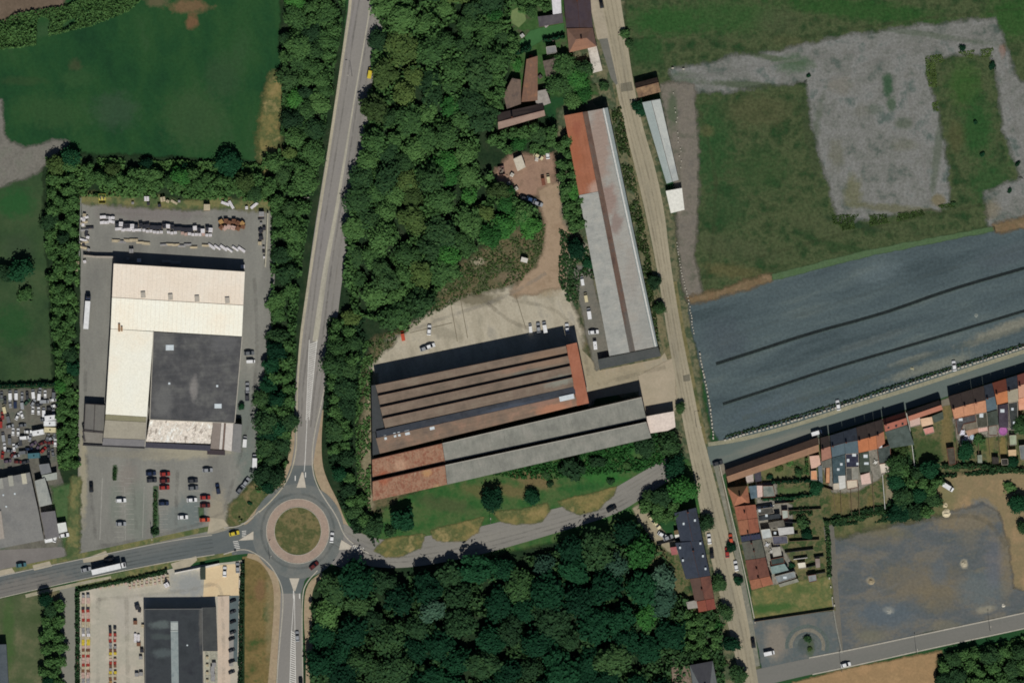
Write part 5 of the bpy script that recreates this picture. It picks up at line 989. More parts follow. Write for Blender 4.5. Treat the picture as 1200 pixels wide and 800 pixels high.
def crown_points(seed, R, H, z0, nl, nq, size, lumpy=.34, open_=0.0):
    """leaf clumps on uneven lobes spread through a dome of radius R and height H"""
    rng = np.random.default_rng(seed); Cn = []; Rr = []
    for i in range(nl):
        a = rng.uniform(0, 2*np.pi); u = rng.uniform(0, 1)**.55; el = rng.uniform(-.25, 1)
        rr = u*(1-max(0, el)**2*.55)
        Cn.append([rr*np.cos(a)*R*.78, rr*np.sin(a)*R*.78, z0+H*.35+el*H*.42*(1-.35*u)]); Rr.append(R*rng.uniform(lumpy*.4, lumpy*1.5))
    Cn = np.array(Cn); Rr = np.array(Rr); p = Rr**2/np.sum(Rr**2)
    k = rng.choice(nl, nq, p=p); d = rng.normal(size=(nq, 3)); d[:, 2] += .5; d /= np.linalg.norm(d, axis=1)[:, None]
    rad = Rr[k]*np.where(rng.uniform(size=nq) < .25, rng.uniform(.8, 1.5, nq), rng.uniform(.35, 1.08, nq)**.6)
    c = Cn[k]+d*rad[:, None]*np.array([1, 1, .85])
    nr = d+rng.normal(scale=.5, size=(nq, 3)); nr[:, 2] += .35; nr /= np.linalg.norm(nr, axis=1)[:, None]
    return quads(c, nr, size*rng.uniform(.6, 1.35, nq), rng)
def trunk_mesh(seed, h, r, R):
    rg = random.Random(seed); m = MB(); m.cyl((0, 0, -.1), (0, 0, h*.45), r, r*.7, 8)
    m.cyl((0, 0, h*.45), (rg.uniform(-.3, .3), rg.uniform(-.3, .3), h*.8), r*.7, r*.2, 6)
    for i in range(5):
        a = i*1.256+rg.uniform(-.4, .4); z = h*rg.uniform(.28, .48)
        m.cyl((0, 0, z), (math.cos(a)*R*.6, math.sin(a)*R*.6, z+h*.3), r*.42, r*.1, 5)
    return mesh('trunk', m.v, m.f)
CROWN = {}
NV = 9
def crown_data(kind, v, tone):
    key = (kind, v, tone)
    if key not in CROWN:
        if kind == 'wide':   V = crown_points(100+v, 1.0+.1*(v % 3), 1.4, .5, 40+v*5, 2500, .066, .25+.02*(v % 4))
        elif kind == 'round': V = crown_points(300+v, 1.0, 1.5, .4, 46, 2600, .062, .30)
        elif kind == 'shrub': V = crown_points(500+v, 1.0, 1.0, .05, 14, 700, .11, .42)
        elif kind == 'loose': V = crown_points(700+v, 1.05, 1.6, .5, 17, 1400, .064, .3)
        me = quad_mesh('crown', V); me.materials.append(LV[tone]); CROWN[key] = me
    return CROWN[key]
TRUNK = [trunk_mesh(i, 1.3, .055, 1) for i in range(4)]
for t in TRUNK: t.materials.append(bark)
def tree(name, label, cat, x, y, r, tone='mid', kind='wide', group=None, hs=1.0, seed=None):
    rg = random.Random(seed if seed is not None else int(x*31+y*17))
    root = empty(name, P(x, y), rg.uniform(0, 6.28)); tag(root, label, cat, group)
    R = r*S
    c = link('crown', crown_data(kind, rg.randrange(NV), tone), None, root); c.scale = (R*rg.uniform(.8, 1.2), R*rg.uniform(.82, 1.18), R*hs*rg.uniform(.85, 1.15))
    t = link('trunk', TRUNK[rg.randrange(4)], None, root); t.scale = (R, R, c.scale[2])
    return root
def fill(poly, r0, r1, sp, seed, tones, edge_in=0, avoid=()):
    rg = random.Random(seed); xs = [p[0] for p in poly]; ys = [p[1] for p in poly]; out = []; fails = 0
    while fails < 900:
        x, y = rg.uniform(min(xs), max(xs)), rg.uniform(min(ys), max(ys)); r = rg.uniform(r0, r1)
        if not inside(x, y, poly) or any(inside(x, y, a) for a in avoid): fails += .3; continue
        if any((x-a)**2+(y-b)**2 < (sp*(r+q)*.9)**2 for a, b, q, _ in out): fails += 1; continue
        fails = 0; out.append((x, y, r, tones(x, y, rg)))
    return out
def pick(rg, **w_):
    t = rg.uniform(0, sum(w_.values()))
    for k, v in w_.items():
        t -= v
        if t <= 0: return k
    return k
def near(x, y, spots):
    return next((t for (a, b, rx, ry, t) in spots if ((x-a)/rx)**2+((y-b)/ry)**2 < 1), None)
def tonesN(x, y, rg):
    if y > 430: return pick(rg, dark=6, deep=4, mid=1)
    t = near(x, y, [(470, 90, 24, 40, 'olive'), (505, 30, 24, 30, 'mid'), (430, 110, 20, 30, 'olive'), (545, 215, 40, 20, 'bright'), (595, 270, 45, 22, 'bright'), (480, 300, 30, 40, 'mid'), (500, 130, 20, 40, 'dark'), (560, 90, 20, 30, 'dark'), (610, 290, 30, 10, 'bright'), (490, 70, 50, 60, 'mid')])
    return t if t and rg.random() < .7 else pick(rg, mid=6, dark=3, olive=2, bright=1.5)
def tonesS(x, y, rg):
    t = near(x, y, [(512, 715, 30, 26, 'bright'), (630, 703, 18, 18, 'bright'), (455, 720, 14, 16, 'grey'), (655, 650, 12, 14, 'grey'), (680, 670, 22, 14, 'grey'), (725, 665, 16, 10, 'grey'), (770, 690, 16, 20, 'grey'), (530, 665, 26, 16, 'dark'), (690, 700, 14, 10, 'olive'), (400, 780, 20, 10, 'mid')])
    return t if t and rg.random() < .75 else pick(rg, deep=8, dark=2.5, mid=.5, grey=.15, bright=.3)
def tonesW(x, y, rg):
    if y > 400: return pick(rg, deep=4, dark=5, mid=1)
    return pick(rg, mid=6, dark=3, olive=1.5, bright=.9)
woods = [
 ('north', fill([(445, 6), (470, -14), (585, -10), (592, 60), (570, 100), (575, 150), (560, 180), (575, 215), (600, 236), (626, 250), (624, 264), (596, 276), (552, 290), (518, 330), (500, 360), (475, 382), (440, 366), (412, 344), (404, 312), (412, 250), (424, 190), (434, 140), (438, 90), (440, 40)], 10.5, 17, .86, 11, tonesN, avoid=([(578, 178), (600, 170), (640, 178), (645, 230), (600, 222), (585, 210)],)),
  'broadleaf tree in the wood between main road and farmyard'),
 ('belt', fill([(340, -12), (398, -12), (390, 60), (378, 120), (365, 190), (350, 260), (342, 320), (334, 380), (326, 400), (322, 340), (320, 300), (326, 250), (312, 200), (334, 170), (336, 110), (332, 60)], 8, 13.5, .86, 12, tonesW),
  'tree in the belt left of the upper main road'),
 ('belt2', fill([(320, 405), (338, 405), (340, 450), (341, 490), (334, 520), (326, 560), (306, 578), (302, 560), (310, 520), (306, 470), (312, 430)], 7, 12, .78, 13, tonesW),
  'tree in the belt between car park and main road'),
 ('mid', fill([(392, 378), (414, 372), (416, 400), (414, 440), (408, 480), (406, 520), (410, 560), (424, 585), (430, 612), (412, 600), (400, 570), (392, 530), (386, 480), (388, 430)], 7, 12.5, .78, 14, tonesN),
  'dark tree in the strip between the main road and the factory'),
 ('south', fill([(376, 700), (390, 682), (410, 676), (440, 680), (470, 678), (490, 680), (520, 668), (545, 660), (560, 668), (600, 664), (625, 654), (650, 646), (690, 640), (715, 622), (736, 612), (750, 630), (768, 658), (782, 690), (792, 712), (786, 750), (776, 770), (776, 812), (372, 812)], 13, 20, .88, 15, tonesS),
  'broadleaf tree in the dark wood south of the curving road'),
 ('hedgeW', fill([(60, 186), (86, 182), (88, 240), (86, 320), (86, 400), (88, 440), (82, 456), (70, 440), (66, 400), (60, 330), (56, 250)], 6.5, 10, .8, 16, tonesW),
  'tree in the tall hedge left of the warehouse yard'),
 ('hedgeN', fill([(100, 196), (200, 202), (300, 206), (322, 214), (318, 228), (280, 226), (200, 218), (100, 216)], 7, 10.5, .8, 17, tonesW),
  'tree in the hedge along the north side of the warehouse yard'),
 ('hedgeS', fill([(72, 462), (84, 456), (88, 500), (88, 545), (74, 548), (70, 500)], 5.5, 8, .8, 18, lambda x, y, r: pick(r, deep=3, dark=2)),
  'dark tree in the hedge beside the scrap yard'),
 ('sw', fill([(52, 698), (62, 712), (72, 708), (72, 812), (52, 812)], 7, 10, .75, 19, lambda x, y, r: pick(r, dark=3, mid=1, deep=2)),
  'tall tree in the row beside the access lane at the bottom left'),
 ('east', fill([(1048, 560), (1060, 548), (1080, 545), (1098, 548), (1098, 590), (1086, 604), (1056, 604), (1044, 590)], 7, 12, .78, 20, lambda x, y, r: pick(r, deep=5, dark=2)),
  'dark tree in the thicket at the end of the east gardens'),
 ('corner', fill([(1104, 775), (1140, 762), (1220, 752), (1220, 812), (1104, 812)], 7, 11, .85, 21, lambda x, y, r: pick(r, dark=4, mid=2)),
  'tree in the thicket below the street at the bottom right corner'),
 ('farm', fill([(652, 96), (662, 76), (684, 80), (690, 100), (676, 120), (660, 126)], 9, 13, .7, 22, lambda x, y, r: pick(r, bright=1, mid=3)),
  'leafy tree in the clump between the old farmyard and the street'),
 ('shed', fill([(654, 170), (664, 160), (672, 200), (684, 240), (684, 266), (670, 266), (662, 240), (658, 200)], 6, 9, .8, 23, lambda x, y, r: pick(r, bright=2, mid=3)),
  'leafy tree in the strip beside the red end of the long shed'),
 ('farmS', fill([(572, 158), (600, 156), (640, 148), (650, 160), (640, 176), (600, 178), (580, 172)], 6, 10, .8, 24, lambda x, y, r: pick(r, bright=2, mid=3, dark=1)),
  'leafy tree between the old farmhouse and the red brick yard'),
 ('farmN', fill([(566, 40), (586, 32), (600, 44), (602, 62), (590, 84), (588, 120), (574, 130)], 6.5, 10, .8, 25, lambda x, y, r: pick(r, mid=2, dark=3)),
  'tree pressed against the west side of the old farmyard'),
 ('topgarden', fill([(590, -12), (640, -12), (642, 10), (622, 14), (600, 6)], 5, 9, .85, 26, lambda x, y, r: pick(r, mid=3, olive=2)),
  'garden tree near the round pale lawn at the top edge'),
 ('bottomg', fill([(784, 712), (800, 716), (815, 724), (832, 722), (842, 740), (838, 765), (820, 768), (800, 758), (786, 740)], 5, 8.5, .85, 27, lambda x, y, r: pick(r, mid=2, dark=3, bright=.7)),
  'garden tree south of the red-brown end house'),
 ('track', fill([(752, 592), (764, 590), (790, 592), (796, 604), (784, 612), (768, 606)], 6, 9, .8, 28, lambda x, y, r: 'mid'),
  'tree between the curving road and the house track'),
]
allt = sorted([(t[2], t, w_[2], w_[0]) for w_ in woods for t in w_[1]], key=lambda a: -a[0])
LBL = {'dark': 'dark green', 'mid': 'mid green', 'bright': 'bright green', 'olive': 'olive green', 'grey': 'pale grey-green', 'deep': 'very dark green'}
small_stuff = []
NT = len(allt)
cnt = 0
for r, (x, y, rr, tone), lab, wn in allt:
    if cnt >= 268:
        small_stuff.append((x, y, rr, tone)); continue
    cnt += 1
    l2 = '%s %s' % (LBL[tone], lab.replace('broadleaf ', '').replace('dark tree', 'tree').replace('leafy ', ''))
    tree('broadleaf_tree', l2, 'tree', x, y, rr*1.1, tone, RN.choice(('wide', 'wide', 'round')), '%s trees of the %s' % (LBL[tone], {'north': 'farmyard wood', 'belt': 'roadside belt', 'belt2': 'belt above the roundabout', 'mid': 'factory strip', 'south': 'south wood', 'hedgeW': 'field hedge', 'hedgeN': 'north yard hedge', 'hedgeS': 'scrap yard hedge', 'sw': 'lane row', 'east': 'garden thicket', 'corner': 'corner thicket', 'farm': 'farmyard clump', 'shed': 'long shed strip', 'farmS': 'farmhouse strip', 'farmN': 'farmyard edge', 'topgarden': 'top gardens', 'bottomg': 'bottom gardens', 'track': 'house track'}[wn]), hs=.66 if wn == 'south' else .74 if wn in ('hedgeN', 'hedgeW', 'mid', 'belt2', 'sw') else .6)
# woodland too small or too dense to tell apart
def stuff_leaves(name, label, poly, n, zmax, tone, size=.45, seed=1, amp=1.0, extra=(), cat='undergrowth', avoid=()):
    rng = np.random.default_rng(seed); xs = [p[0] for p in poly]; ys = [p[1] for p in poly]; c = []
    while len(c) < n:
        x, y = rng.uniform(min(xs), max(xs)), rng.uniform(min(ys), max(ys))
        if not inside(x, y, poly) or any(inside(x, y, a) for a in avoid): continue
        h = zmax*(.35+.65*max(0, min(1, .5+1.3*mnoise.noise(Vector((x*.07, y*.07, seed))))))
        dens = mnoise.noise(Vector((x*.05+9, y*.05, seed*2.0)))
        if amp and dens < -.25*amp: continue
        p = P(x, y); c.append((p.x, p.y, rng.uniform(.1, 1)**.5*h))
    c = np.array(c); nr = rng.normal(size=c.shape); nr[:, 2] = abs(nr[:, 2])+.4; nr /= np.linalg.norm(nr, axis=1)[:, None]
    V = [quads(c, nr, size*rng.uniform(.6, 1.4, len(c)), rng)]
    for e in extra: V.append(e)
    o = link(name, quad_mesh(name, np.concatenate(V)), LV[tone]); o['kind'] = 'stuff'; o['label'] = label; o['category'] = cat; return o
ex = []
for i, (x, y, rr, tone) in enumerate(small_stuff):
    v = crown_points(900+i, rr*S*1.05, rr*S*1.2, rr*S*.5, 16, 900, .3, .36); p = P(x, y); v[:, 0] += p.x; v[:, 1] += p.y; ex.append(v)
NWp = [(445, -30), (600, -30), (598, 60), (580, 150), (560, 180), (590, 225), (630, 244), (630, 264), (552, 296), (520, 335), (480, 388), (415, 368), (402, 330), (408, 250), (425, 160), (436, 60)]
stuff_leaves('undergrowth', 'scrub and low leaves filling the gaps of the wood between the main road and the farmyard', NWp, 11000, 5.0, 'mid', .6, 2, .3, ex)
stuff_leaves('undergrowth', 'dark scrub filling the gaps of the wood south of the curving road', [(364, 700), (384, 676), (420, 670), (500, 676), (600, 658), (700, 630), (740, 602), (780, 655), (800, 690), (845, 720), (850, 840), (364, 840)], 15000, 5.5, 'dark', .6, 3, .3)
stuff_leaves('undergrowth', 'scrub along the road side of the green belt left of the main road', [(334, -30), (408, -30), (396, 60), (384, 130), (372, 200), (356, 290), (347, 380), (345, 470), (338, 540), (312, 580), (300, 575), (303, 470), (318, 400), (318, 240), (330, 150)], 9000, 3.4, 'mid', .5, 4, .5)
stuff_leaves('undergrowth', 'scrub at the foot of the hedges round the warehouse yard', [(54, 184), (320, 192), (318, 236), (92, 230), (92, 450), (92, 548), (68, 552), (66, 440), (58, 330)], 9000, 2.2, 'mid', .45, 5, .9, avoid=([(94, 233), (320, 238), (320, 560), (94, 560)],))
stuff_leaves('undergrowth', 'scrub in the strip between main road and factory', [(384, 372), (428, 372), (428, 400), (420, 440), (412, 500), (416, 560), (436, 620), (440, 640), (420, 634), (398, 590), (386, 540), (380, 480)], 4200, 2.4, 'dark', .45, 6, .9)
stuff_leaves('shrubs', 'sparse shrubs on the bank between the brown field and the dark grass field', [(-30, 40), (20, 16), (80, 6), (120, -12), (190, -20), (150, 14), (110, 30), (60, 42), (40, 54), (-30, 62)], 6500, 2.4, 'mid', .32, 7, 1.1, cat='shrubs')
stuff_leaves('undergrowth', 'low bushes at the bottom right below the street', [(1100, 770), (1200, 746), (1240, 740), (1240, 830), (1100, 830)], 3500, 2.4, 'mid', .45, 8, .8)
stuff_leaves('undergrowth', 'rough green bushes on the bank beneath the factory wall', [(560, 552), (620, 540), (700, 520), (760, 508), (796, 520), (790, 540), (750, 552), (700, 556), (640, 562), (600, 560)], 2600, 1.3, 'bright', .38, 9, 1.2)
stuff_leaves('undergrowth', 'wild leaves among the back gardens of the east street', [(1040, 530), (1062, 530), (1080, 560), (1200, 545), (1200, 552), (1104, 560), (1050, 610), (976, 616), (976, 604), (1040, 592), (1046, 560)], 3600, 1.6, 'dark', .4, 10, .5)
stuff_leaves('undergrowth', 'garden leaves between the street and the south wood', [(780, 704), (818, 718), (842, 715), (846, 760), (838, 780), (812, 768), (786, 764)], 1800, 1.6, 'mid', .4, 12, .7)
stuff_leaves('weeds', 'patchy weeds on the rough ground behind the factory', [(430, 400), (500, 372), (530, 320), (560, 296), (640, 262), (634, 300), (610, 330), (540, 350), (470, 392), (436, 430)], 1800, .5, 'olive', .3, 13, 1.6, cat='weeds')
stuff_leaves('weeds', 'weeds on the strip between the factory and the tree strip', [(420, 400), (438, 400), (434, 470), (434, 600), (446, 640), (420, 600), (416, 500)], 1500, 1.0, 'mid', .36, 14, 1.2, cat='weeds')
stuff_leaves('weeds', 'weedy line between the long shed and the beige street', [(716, 128), (728, 126), (762, 300), (772, 400), (768, 404), (748, 300)], 1500, .9, 'olive', .34, 15, .9, cat='weeds')
stuff_leaves('weeds', 'green tufts between the yard and the long shed', [(655, 268), (688, 285), (700, 330), (680, 320), (676, 380), (668, 360), (655, 330)], 1300, .9, 'mid', .34, 16, .9, cat='weeds')
stuff_leaves('weeds', 'low dark weeds edging the gravel lot inside the dry field', [(1084, 66), (1164, 56), (1166, 66), (1096, 74), (1100, 130), (1094, 130), (1086, 90)], 1500, .35, 'olive', .22, 17, .4, cat='weeds')
stuff_leaves('weeds', 'low dark weeds along the south edge of the gravel lot in the dry field', [(975, 252), (1060, 250), (1120, 236), (1118, 244), (1060, 258), (978, 272)], 2200, .35, 'olive', .22, 18, .4, cat='weeds')
patch('garden_ground', [(768, 632), (800, 640), (806, 690), (820, 718), (796, 716), (780, 690), (764, 660)], MATS['garden_ground'], .048, 1.2)
patch('track', [(632, 225), (653, 215), (656, 262), (672, 284), (668, 292), (658, 300), (660, 335), (600, 345), (612, 330), (632, 312), (640, 290), (642, 262)], surf('pinkish_track', [(138, 118, 98), (148, 128, 108), (130, 112, 92)], 6, .06), .072, 1.5)
patch('patio', [(886, 566), (908, 566), (910, 582), (928, 592), (928, 612), (908, 634), (922, 650), (932, 672), (914, 688), (904, 684), (892, 634), (888, 600)], surf('patio_slabs', [(108, 106, 100), (126, 122, 114), (92, 92, 84)], 2.4, .2, .8), .058, .6)
patch('patio', [(962, 540), (1006, 531), (1042, 520), (1044, 545), (1030, 560), (1020, 566), (1006, 574), (976, 576)], surf('patio_slabs', []) if False else MATS['patio_slabs'], .058, .6)
patch('patio', [(1118, 490), (1192, 468), (1194, 506), (1172, 510), (1146, 512), (1128, 524), (1122, 512)], MATS['patio_slabs'], .058, .6)
# --- hedges: one thing each
def hedge(label, pts, wd, h, tone='dark', n=None, name='hedge', group=None, rnd=.3):
    rng = np.random.default_rng(abs(hash(label)) % 1000 if False else int(pts[0][0]*7+pts[0][1])); c = []
    tot = sum(math.dist(a, b) for a, b in zip(pts, pts[1:])); n = n or int(tot*wd*1.6)+40
    org = P(*pts[0]); 
    for a, b in zip(pts, pts[1:]):
        k = max(2, int(n*math.dist(a, b)/tot)); d = Vector((b[0]-a[0], b[1]-a[1])).normalized(); nn = Vector((-d.y, d.x))
        t = rng.uniform(0, 1, k); s = rng.uniform(-.5, .5, k)*wd
        wob = np.array([1+.45*mnoise.noise(Vector((a[0]+q*(b[0]-a[0]), a[1]+q*(b[1]-a[1]), 2))*.3) for q in t])
        x = a[0]+t*(b[0]-a[0])+nn.x*s*wob; y = a[1]+t*(b[1]-a[1])+nn.y*s*wob
        z = h*(1-(abs(s)/wd*2)**3*.5)*wob*rng.uniform(.15, 1, k)**.4
        c.append(np.stack([(x-600)*S-org.x, (400-y)*S-org.y, z], 1))
    c = np.concatenate(c); nr = rng.normal(size=c.shape); nr[:, 2] = abs(nr[:, 2])+.3; nr /= np.linalg.norm(nr, axis=1)[:, None]
    root = empty(name, org); tag(root, label, 'hedge', group)
    link('foliage', quad_mesh('foliage', quads(c, nr, rnd*rng.uniform(.6, 1.4, len(c)), rng)), LV[tone], root)
    m = MB()
    for a, b in zip(pts, pts[1:]):
        pa, pb = P(*a)-org, P(*b)-org; cc = (pa+pb)/2; m.box((cc.x, cc.y, h*.33), ((pb-pa).length, wd*S*.3, h*.66), math.atan2((pb-pa).y, (pb-pa).x))
    m.build('stems', bark, root); return root
hedge('dark clipped hedge along the north side of the scrap yard', [(-20, 454), (30, 451), (68, 450)], 4.5, 2.4, 'deep')
hedge('thin hedge between the strip of grass and the building-supply yard, top side', [(92, 691), (112, 687), (150, 680), (196, 669)], 4, 1.5, 'dark')
hedge('hedge along the left side of the building-supply yard', [(91, 692), (91, 740), (91, 812)], 5, 2.0, 'dark')
hedge('dark green hedge right of the building-supply yard', [(284.5, 660), (283, 700), (281.5, 812)], 4.6, 2.2, 'dark')
hedge('hedge between the first and second garden behind the orange hip-roofed house', [(905, 565), (950, 563), (963, 568)], 3.6, 2.2, 'deep')
hedge('hedge between the second and third garden behind the orange hip-roofed house', [(892, 585), (930, 583), (960, 578)], 3.2, 2.0, 'deep')
hedge('hedge in the gardens behind the second orange-red house', [(925, 600), (948, 597), (950, 604)], 6, 1.6, 'dark')
hedge('hedge closing the narrow gardens on the east', [(968, 610), (971, 640), (972, 676)], 5, 1.8, 'dark')
hedge('long hedge at the back of the narrow gardens beside the south gravel lot', [(966, 612), (1000, 606), (1046, 598)], 5, 1.8, 'dark')
hedge('dark hedge at the back of the east gardens above the brown earth lot', [(1104, 546), (1150, 546), (1200, 552)], 6, 2.0, 'dark')
hedge('hedge line between the barn garden and the first peach extension', [(945, 536), (946, 556)], 3, 1.6, 'mid')
hedge('bright hedge north of the yellow skip at the warehouse yard', [(110, 228), (118, 229)], 3, 1.6, 'mid')
hedge('short dark hedge on the lawn behind the farm lane garden', [(636, 48), (662, 43)], 3.6, 2.6, 'deep')
hedge('long black-green hedge below the bright green garden strip', [(586, 68), (605, 62), (622, 56)], 6, 4, 'deep')
hedge('thin weedy hedge between two east gardens by the grey flat roof', [(1066, 502), (1070, 525), (1074, 545)], 2, 1.2, 'dark')
hedge('small hedge between the yard planting strips by the parked red cars', [(182, 575), (182, 600), (181, 624)], 3.6, 1.0, 'dark')
hedge('low hedge strip by the west row of the customer car park', [(134.5, 548), (134, 562)], 3, .8, 'mid')
hedge('small dark hedge at the south end of the middle car park strip', [(177, 622), (186, 622)], 7, 1.5, 'dark')
# --- single trees and shrubs
single = [
 (766, 330, 7.5, 'dark', 'round', 'small round street tree, northernmost of two beside the long shed'),
 (773.5, 362, 7.5, 'mid', 'round', 'small round street tree, southern of two beside the long shed'),
 (797, 478, 6.5, 'dark', 'round', 'small round tree standing beside the white loading canopy'),
 (827.5, 612, 9.5, 'dark', 'round', 'round street tree beside the navy slate roof'),
 (843, 683.5, 8.5, 'dark', 'round', 'round street tree beside the maroon-brown row house'),
 (850, 717, 10, 'dark', 'round', 'round street tree next to the red-brown end house'),
 (856, 755, 10, 'deep', 'round', 'round street tree north of the grey hip-roofed house'),
 (865, 790, 10.5, 'dark', 'round', 'round street tree at the bottom edge beside the street'),
 (864.5, 679.5, 5, 'deep', 'round', 'small dark street tree beside the maroon tiled house, opposite the round trees'),
 (857, 641, 5, 'deep', 'round', 'small dark tree shading the dark red car on the east pavement'),
 (578, 585, 12.5, 'deep', 'round', 'large round tree alone on the lawn below the factory'),
 (623, 582, 8, 'deep', 'round', 'small round tree on the lawn, east of the large round tree'),
 (473, 608, 14, 'deep', 'wide', 'big dark tree on the lawn near the roundabout'),
 (437, 617, 12, 'dark', 'wide', 'dark tree beside the curving road, nearest the roundabout'),
 (456, 622, 7, 'dark', 'shrub', 'low dark bush between the two big lawn trees near the roundabout'),
 (668, 549, 14, 'dark', 'shrub', 'broad low bush on the lawn near the curving road'),
 (699, 540, 8, 'dark', 'shrub', 'small bush on the lawn east of the broad low bush'),
 (715, 564, 5, 'dark', 'shrub', 'tiny dark bush on the lawn edge by the curving road'),
 (640, 556, 4, 'dark', 'shrub', 'tiny bush on the bare patch below the grey factory bays'),
 (645, 567, 4, 'dark', 'shrub', 'tiny bush just south-east of the bare lawn patch'),
 (735, 546, 5, 'mid', 'shrub', 'tiny bush left of the dark tree clump above the curving road'),
 (757, 522, 14, 'dark', 'wide', 'wide dark tree right below the grey factory bays'),
 (783, 520, 14, 'mid', 'wide', 'wide green tree south of the white loading canopy'),
 (790, 546, 13, 'deep', 'wide', 'very dark tree at the end of the curving road'),
 (800, 572, 19, 'bright', 'wide', 'biggest bright green tree beside the street, at the end of the curving road'),
 (775, 583, 13, 'dark', 'wide', 'dark tree left of the biggest bright green street tree'),
 (762, 582, 9, 'dark', 'wide', 'dark tree overhanging the end of the curving road'),
 (676, 292, 11, 'deep', 'wide', 'black-looking bush against the west wall of the long shed'),
 (690, 308, 6, 'deep', 'shrub', 'small dark bush below the black-looking bush by the long shed'),
 (750, 126, 8, 'deep', 'shrub', 'dark bush at the north-west corner of the pale workshop'),
 (733, 38, 6, 'mid', 'shrub', 'shrub on the field edge east of the street, uppermost'),
 (736, 52, 5, 'mid', 'shrub', 'shrub on the field edge east of the street, lower one'),
 (283, 476.5, 4.2, 'deep', 'round', 'small clipped tree by the warehouse car park, northern one'),
 (280.5, 493.5, 3.6, 'deep', 'round', 'small clipped tree by the warehouse car park, southern one'),
 (24, 318, 13, 'deep', 'wide', 'dark bushy tree in the left field'),
 (8, 320, 11, 'dark', 'wide', 'dark tree at the left edge in the left field'),
 (30, 345, 8, 'mid', 'shrub', 'green bush below the dark bushy tree in the left field'),
 (72, 452, 9, 'bright', 'wide', 'bright green tree at the south end of the field hedge'),
 (82, 186, 12, 'deep', 'wide', 'tall very dark tree at the corner of the dark grass field and the yard hedge'),
 (172, 192, 8, 'deep', 'round', 'very dark tree sticking out of the north yard hedge'),
 (216, 197, 6, 'deep', 'round', 'small very dark tree sticking out of the north yard hedge'),
 (268, 192, 14, 'deep', 'wide', 'large very dark tree at the top of the north yard hedge'),
 (312, 520, 8, 'bright', 'shrub', 'bright green bush beside the two white vans'),
 (936, 553, 5, 'dark', 'shrub', 'round bush in the middle of the barn garden'),
 (912, 548, 5, 'olive', 'shrub', 'olive bush in the west part of the barn garden'),
 (925, 541, 5, 'mid', 'shrub', 'green bush near the barn in the barn garden'),
 (901, 558, 4, 'deep', 'shrub', 'dark bush beside the ribbed dark outbuilding'),
 (957, 570, 8, 'deep', 'wide', 'dark tree at the end of the first two back gardens'),
 (946, 626, 6, 'deep', 'round', 'dark tree in the narrow gardens near the hedge'),
 (928, 662, 4, 'deep', 'shrub', 'tiny dark bush between the outbuildings and the white square shed'),
 (940, 613, 8, 'dark', 'shrub', 'broad bush in the middle of the narrow gardens'),
 (1055, 528, 9, 'olive', 'shrub', 'olive bush behind the broad grey flat roof'),
 (1050, 545, 11, 'mid', 'wide', 'green tree in the garden behind the broad grey flat roof'),
 (1133, 525, 8, 'deep', 'round', 'dark tree behind the pink awning garden'),
 (1146, 514, 7, 'mid', 'shrub', 'green shrub under the pale pink awning'),
 (1128, 533, 7, 'deep', 'shrub', 'dark shrub right of the long brown shed'),
 (1186, 540, 6, 'deep', 'round', 'dark tree beside the black garden shed'),
 (1183, 571, 6, 'mid', 'shrub', 'small green tree on the brown earth lot'),
 (1194, 590, 11, 'deep', 'wide', 'dark tree at the right edge beside the brown earth lot'),
 (1198, 618, 8, 'dark', 'wide', 'dark tree at the right edge, south of the earth lot'),
 (1197, 498, 10, 'dark', 'wide', 'tree at the right edge behind the apricot extension'),
 (946, 747, 4.5, 'dark', 'shrub', 'dark bush in the middle of the ring-marked gravel'),
 (948, 760, 3.5, 'olive', 'shrub', 'yellowish bush in the ring-marked gravel'),
 (1128, 57, 4, 'deep', 'shrub', 'dark bush on the north tip of the inner grass patch'),
 (1163, 77, 4, 'deep', 'shrub', 'dark bush at the east corner of the inner grass patch'),
 (1151, 181, 3, 'deep', 'shrub', 'tiny dark bush in the inner grass patch'),
 (1143, 143, 3, 'deep', 'shrub', 'tiny dark bush in the middle of the inner grass patch'),
 (1184, 223, 3.2, 'deep', 'shrub', 'tiny dark bush near the east gravel corner'),
 (1193, 192, 3, 'deep', 'shrub', 'tiny dark bush at the right edge by the gravel'),
 (948, 89, 2.6, 'deep', 'shrub', 'tiny dark bush at the gravel corner in the dry field'),
 (1117, 238, 3, 'dark', 'shrub', 'tiny bush at the south-east corner of the gravel'),
 (322, 500, 2.6, 'deep', 'shrub', 'tiny shrub on the verge beside the belt'),
 (293, 590, 3, 'deep', 'shrub', 'tiny shrub on the brown verge by the roundabout'),
 (600, 395-160, 8, 'dark', 'shrub', 'bush beside the dark wrecks in the red brick yard'),
 (612, 250, 11, 'mid', 'wide', 'leafy tree south of the red brick yard'),
 (595, 205+20, 8, 'bright', 'wide', 'bright tree at the west end of the red brick yard'),
 (640, 5, 5, 'mid', 'shrub', 'bush beside the white roofed annex'),
 (606, 76, 7, 'bright', 'shrub', 'bright bush in the corner of the old farmyard'),
 (707, 100, 6, 'mid', 'shrub', 'bush between the pale garage and the long shed'),
 (840, 735, 7, 'bright', 'shrub', 'bright shrub beside the street between two round trees'),
 (845, 778, 7, 'mid', 'shrub', 'shrub in front of the grey hip-roofed house'),
]
for x, y, r, tone, kd, lab in single:
    sh = kd == 'shrub'
    if kd == 'round': r *= 1.12
    tree('shrub' if sh else 'round_tree' if kd == 'round' else 'broadleaf_tree', lab, 'shrub' if sh else 'tree', x, y, r, tone, kd, None, .7 if sh else .68 if kd == 'round' else .7)
print('TREES', NT, cnt, len(small_stuff))
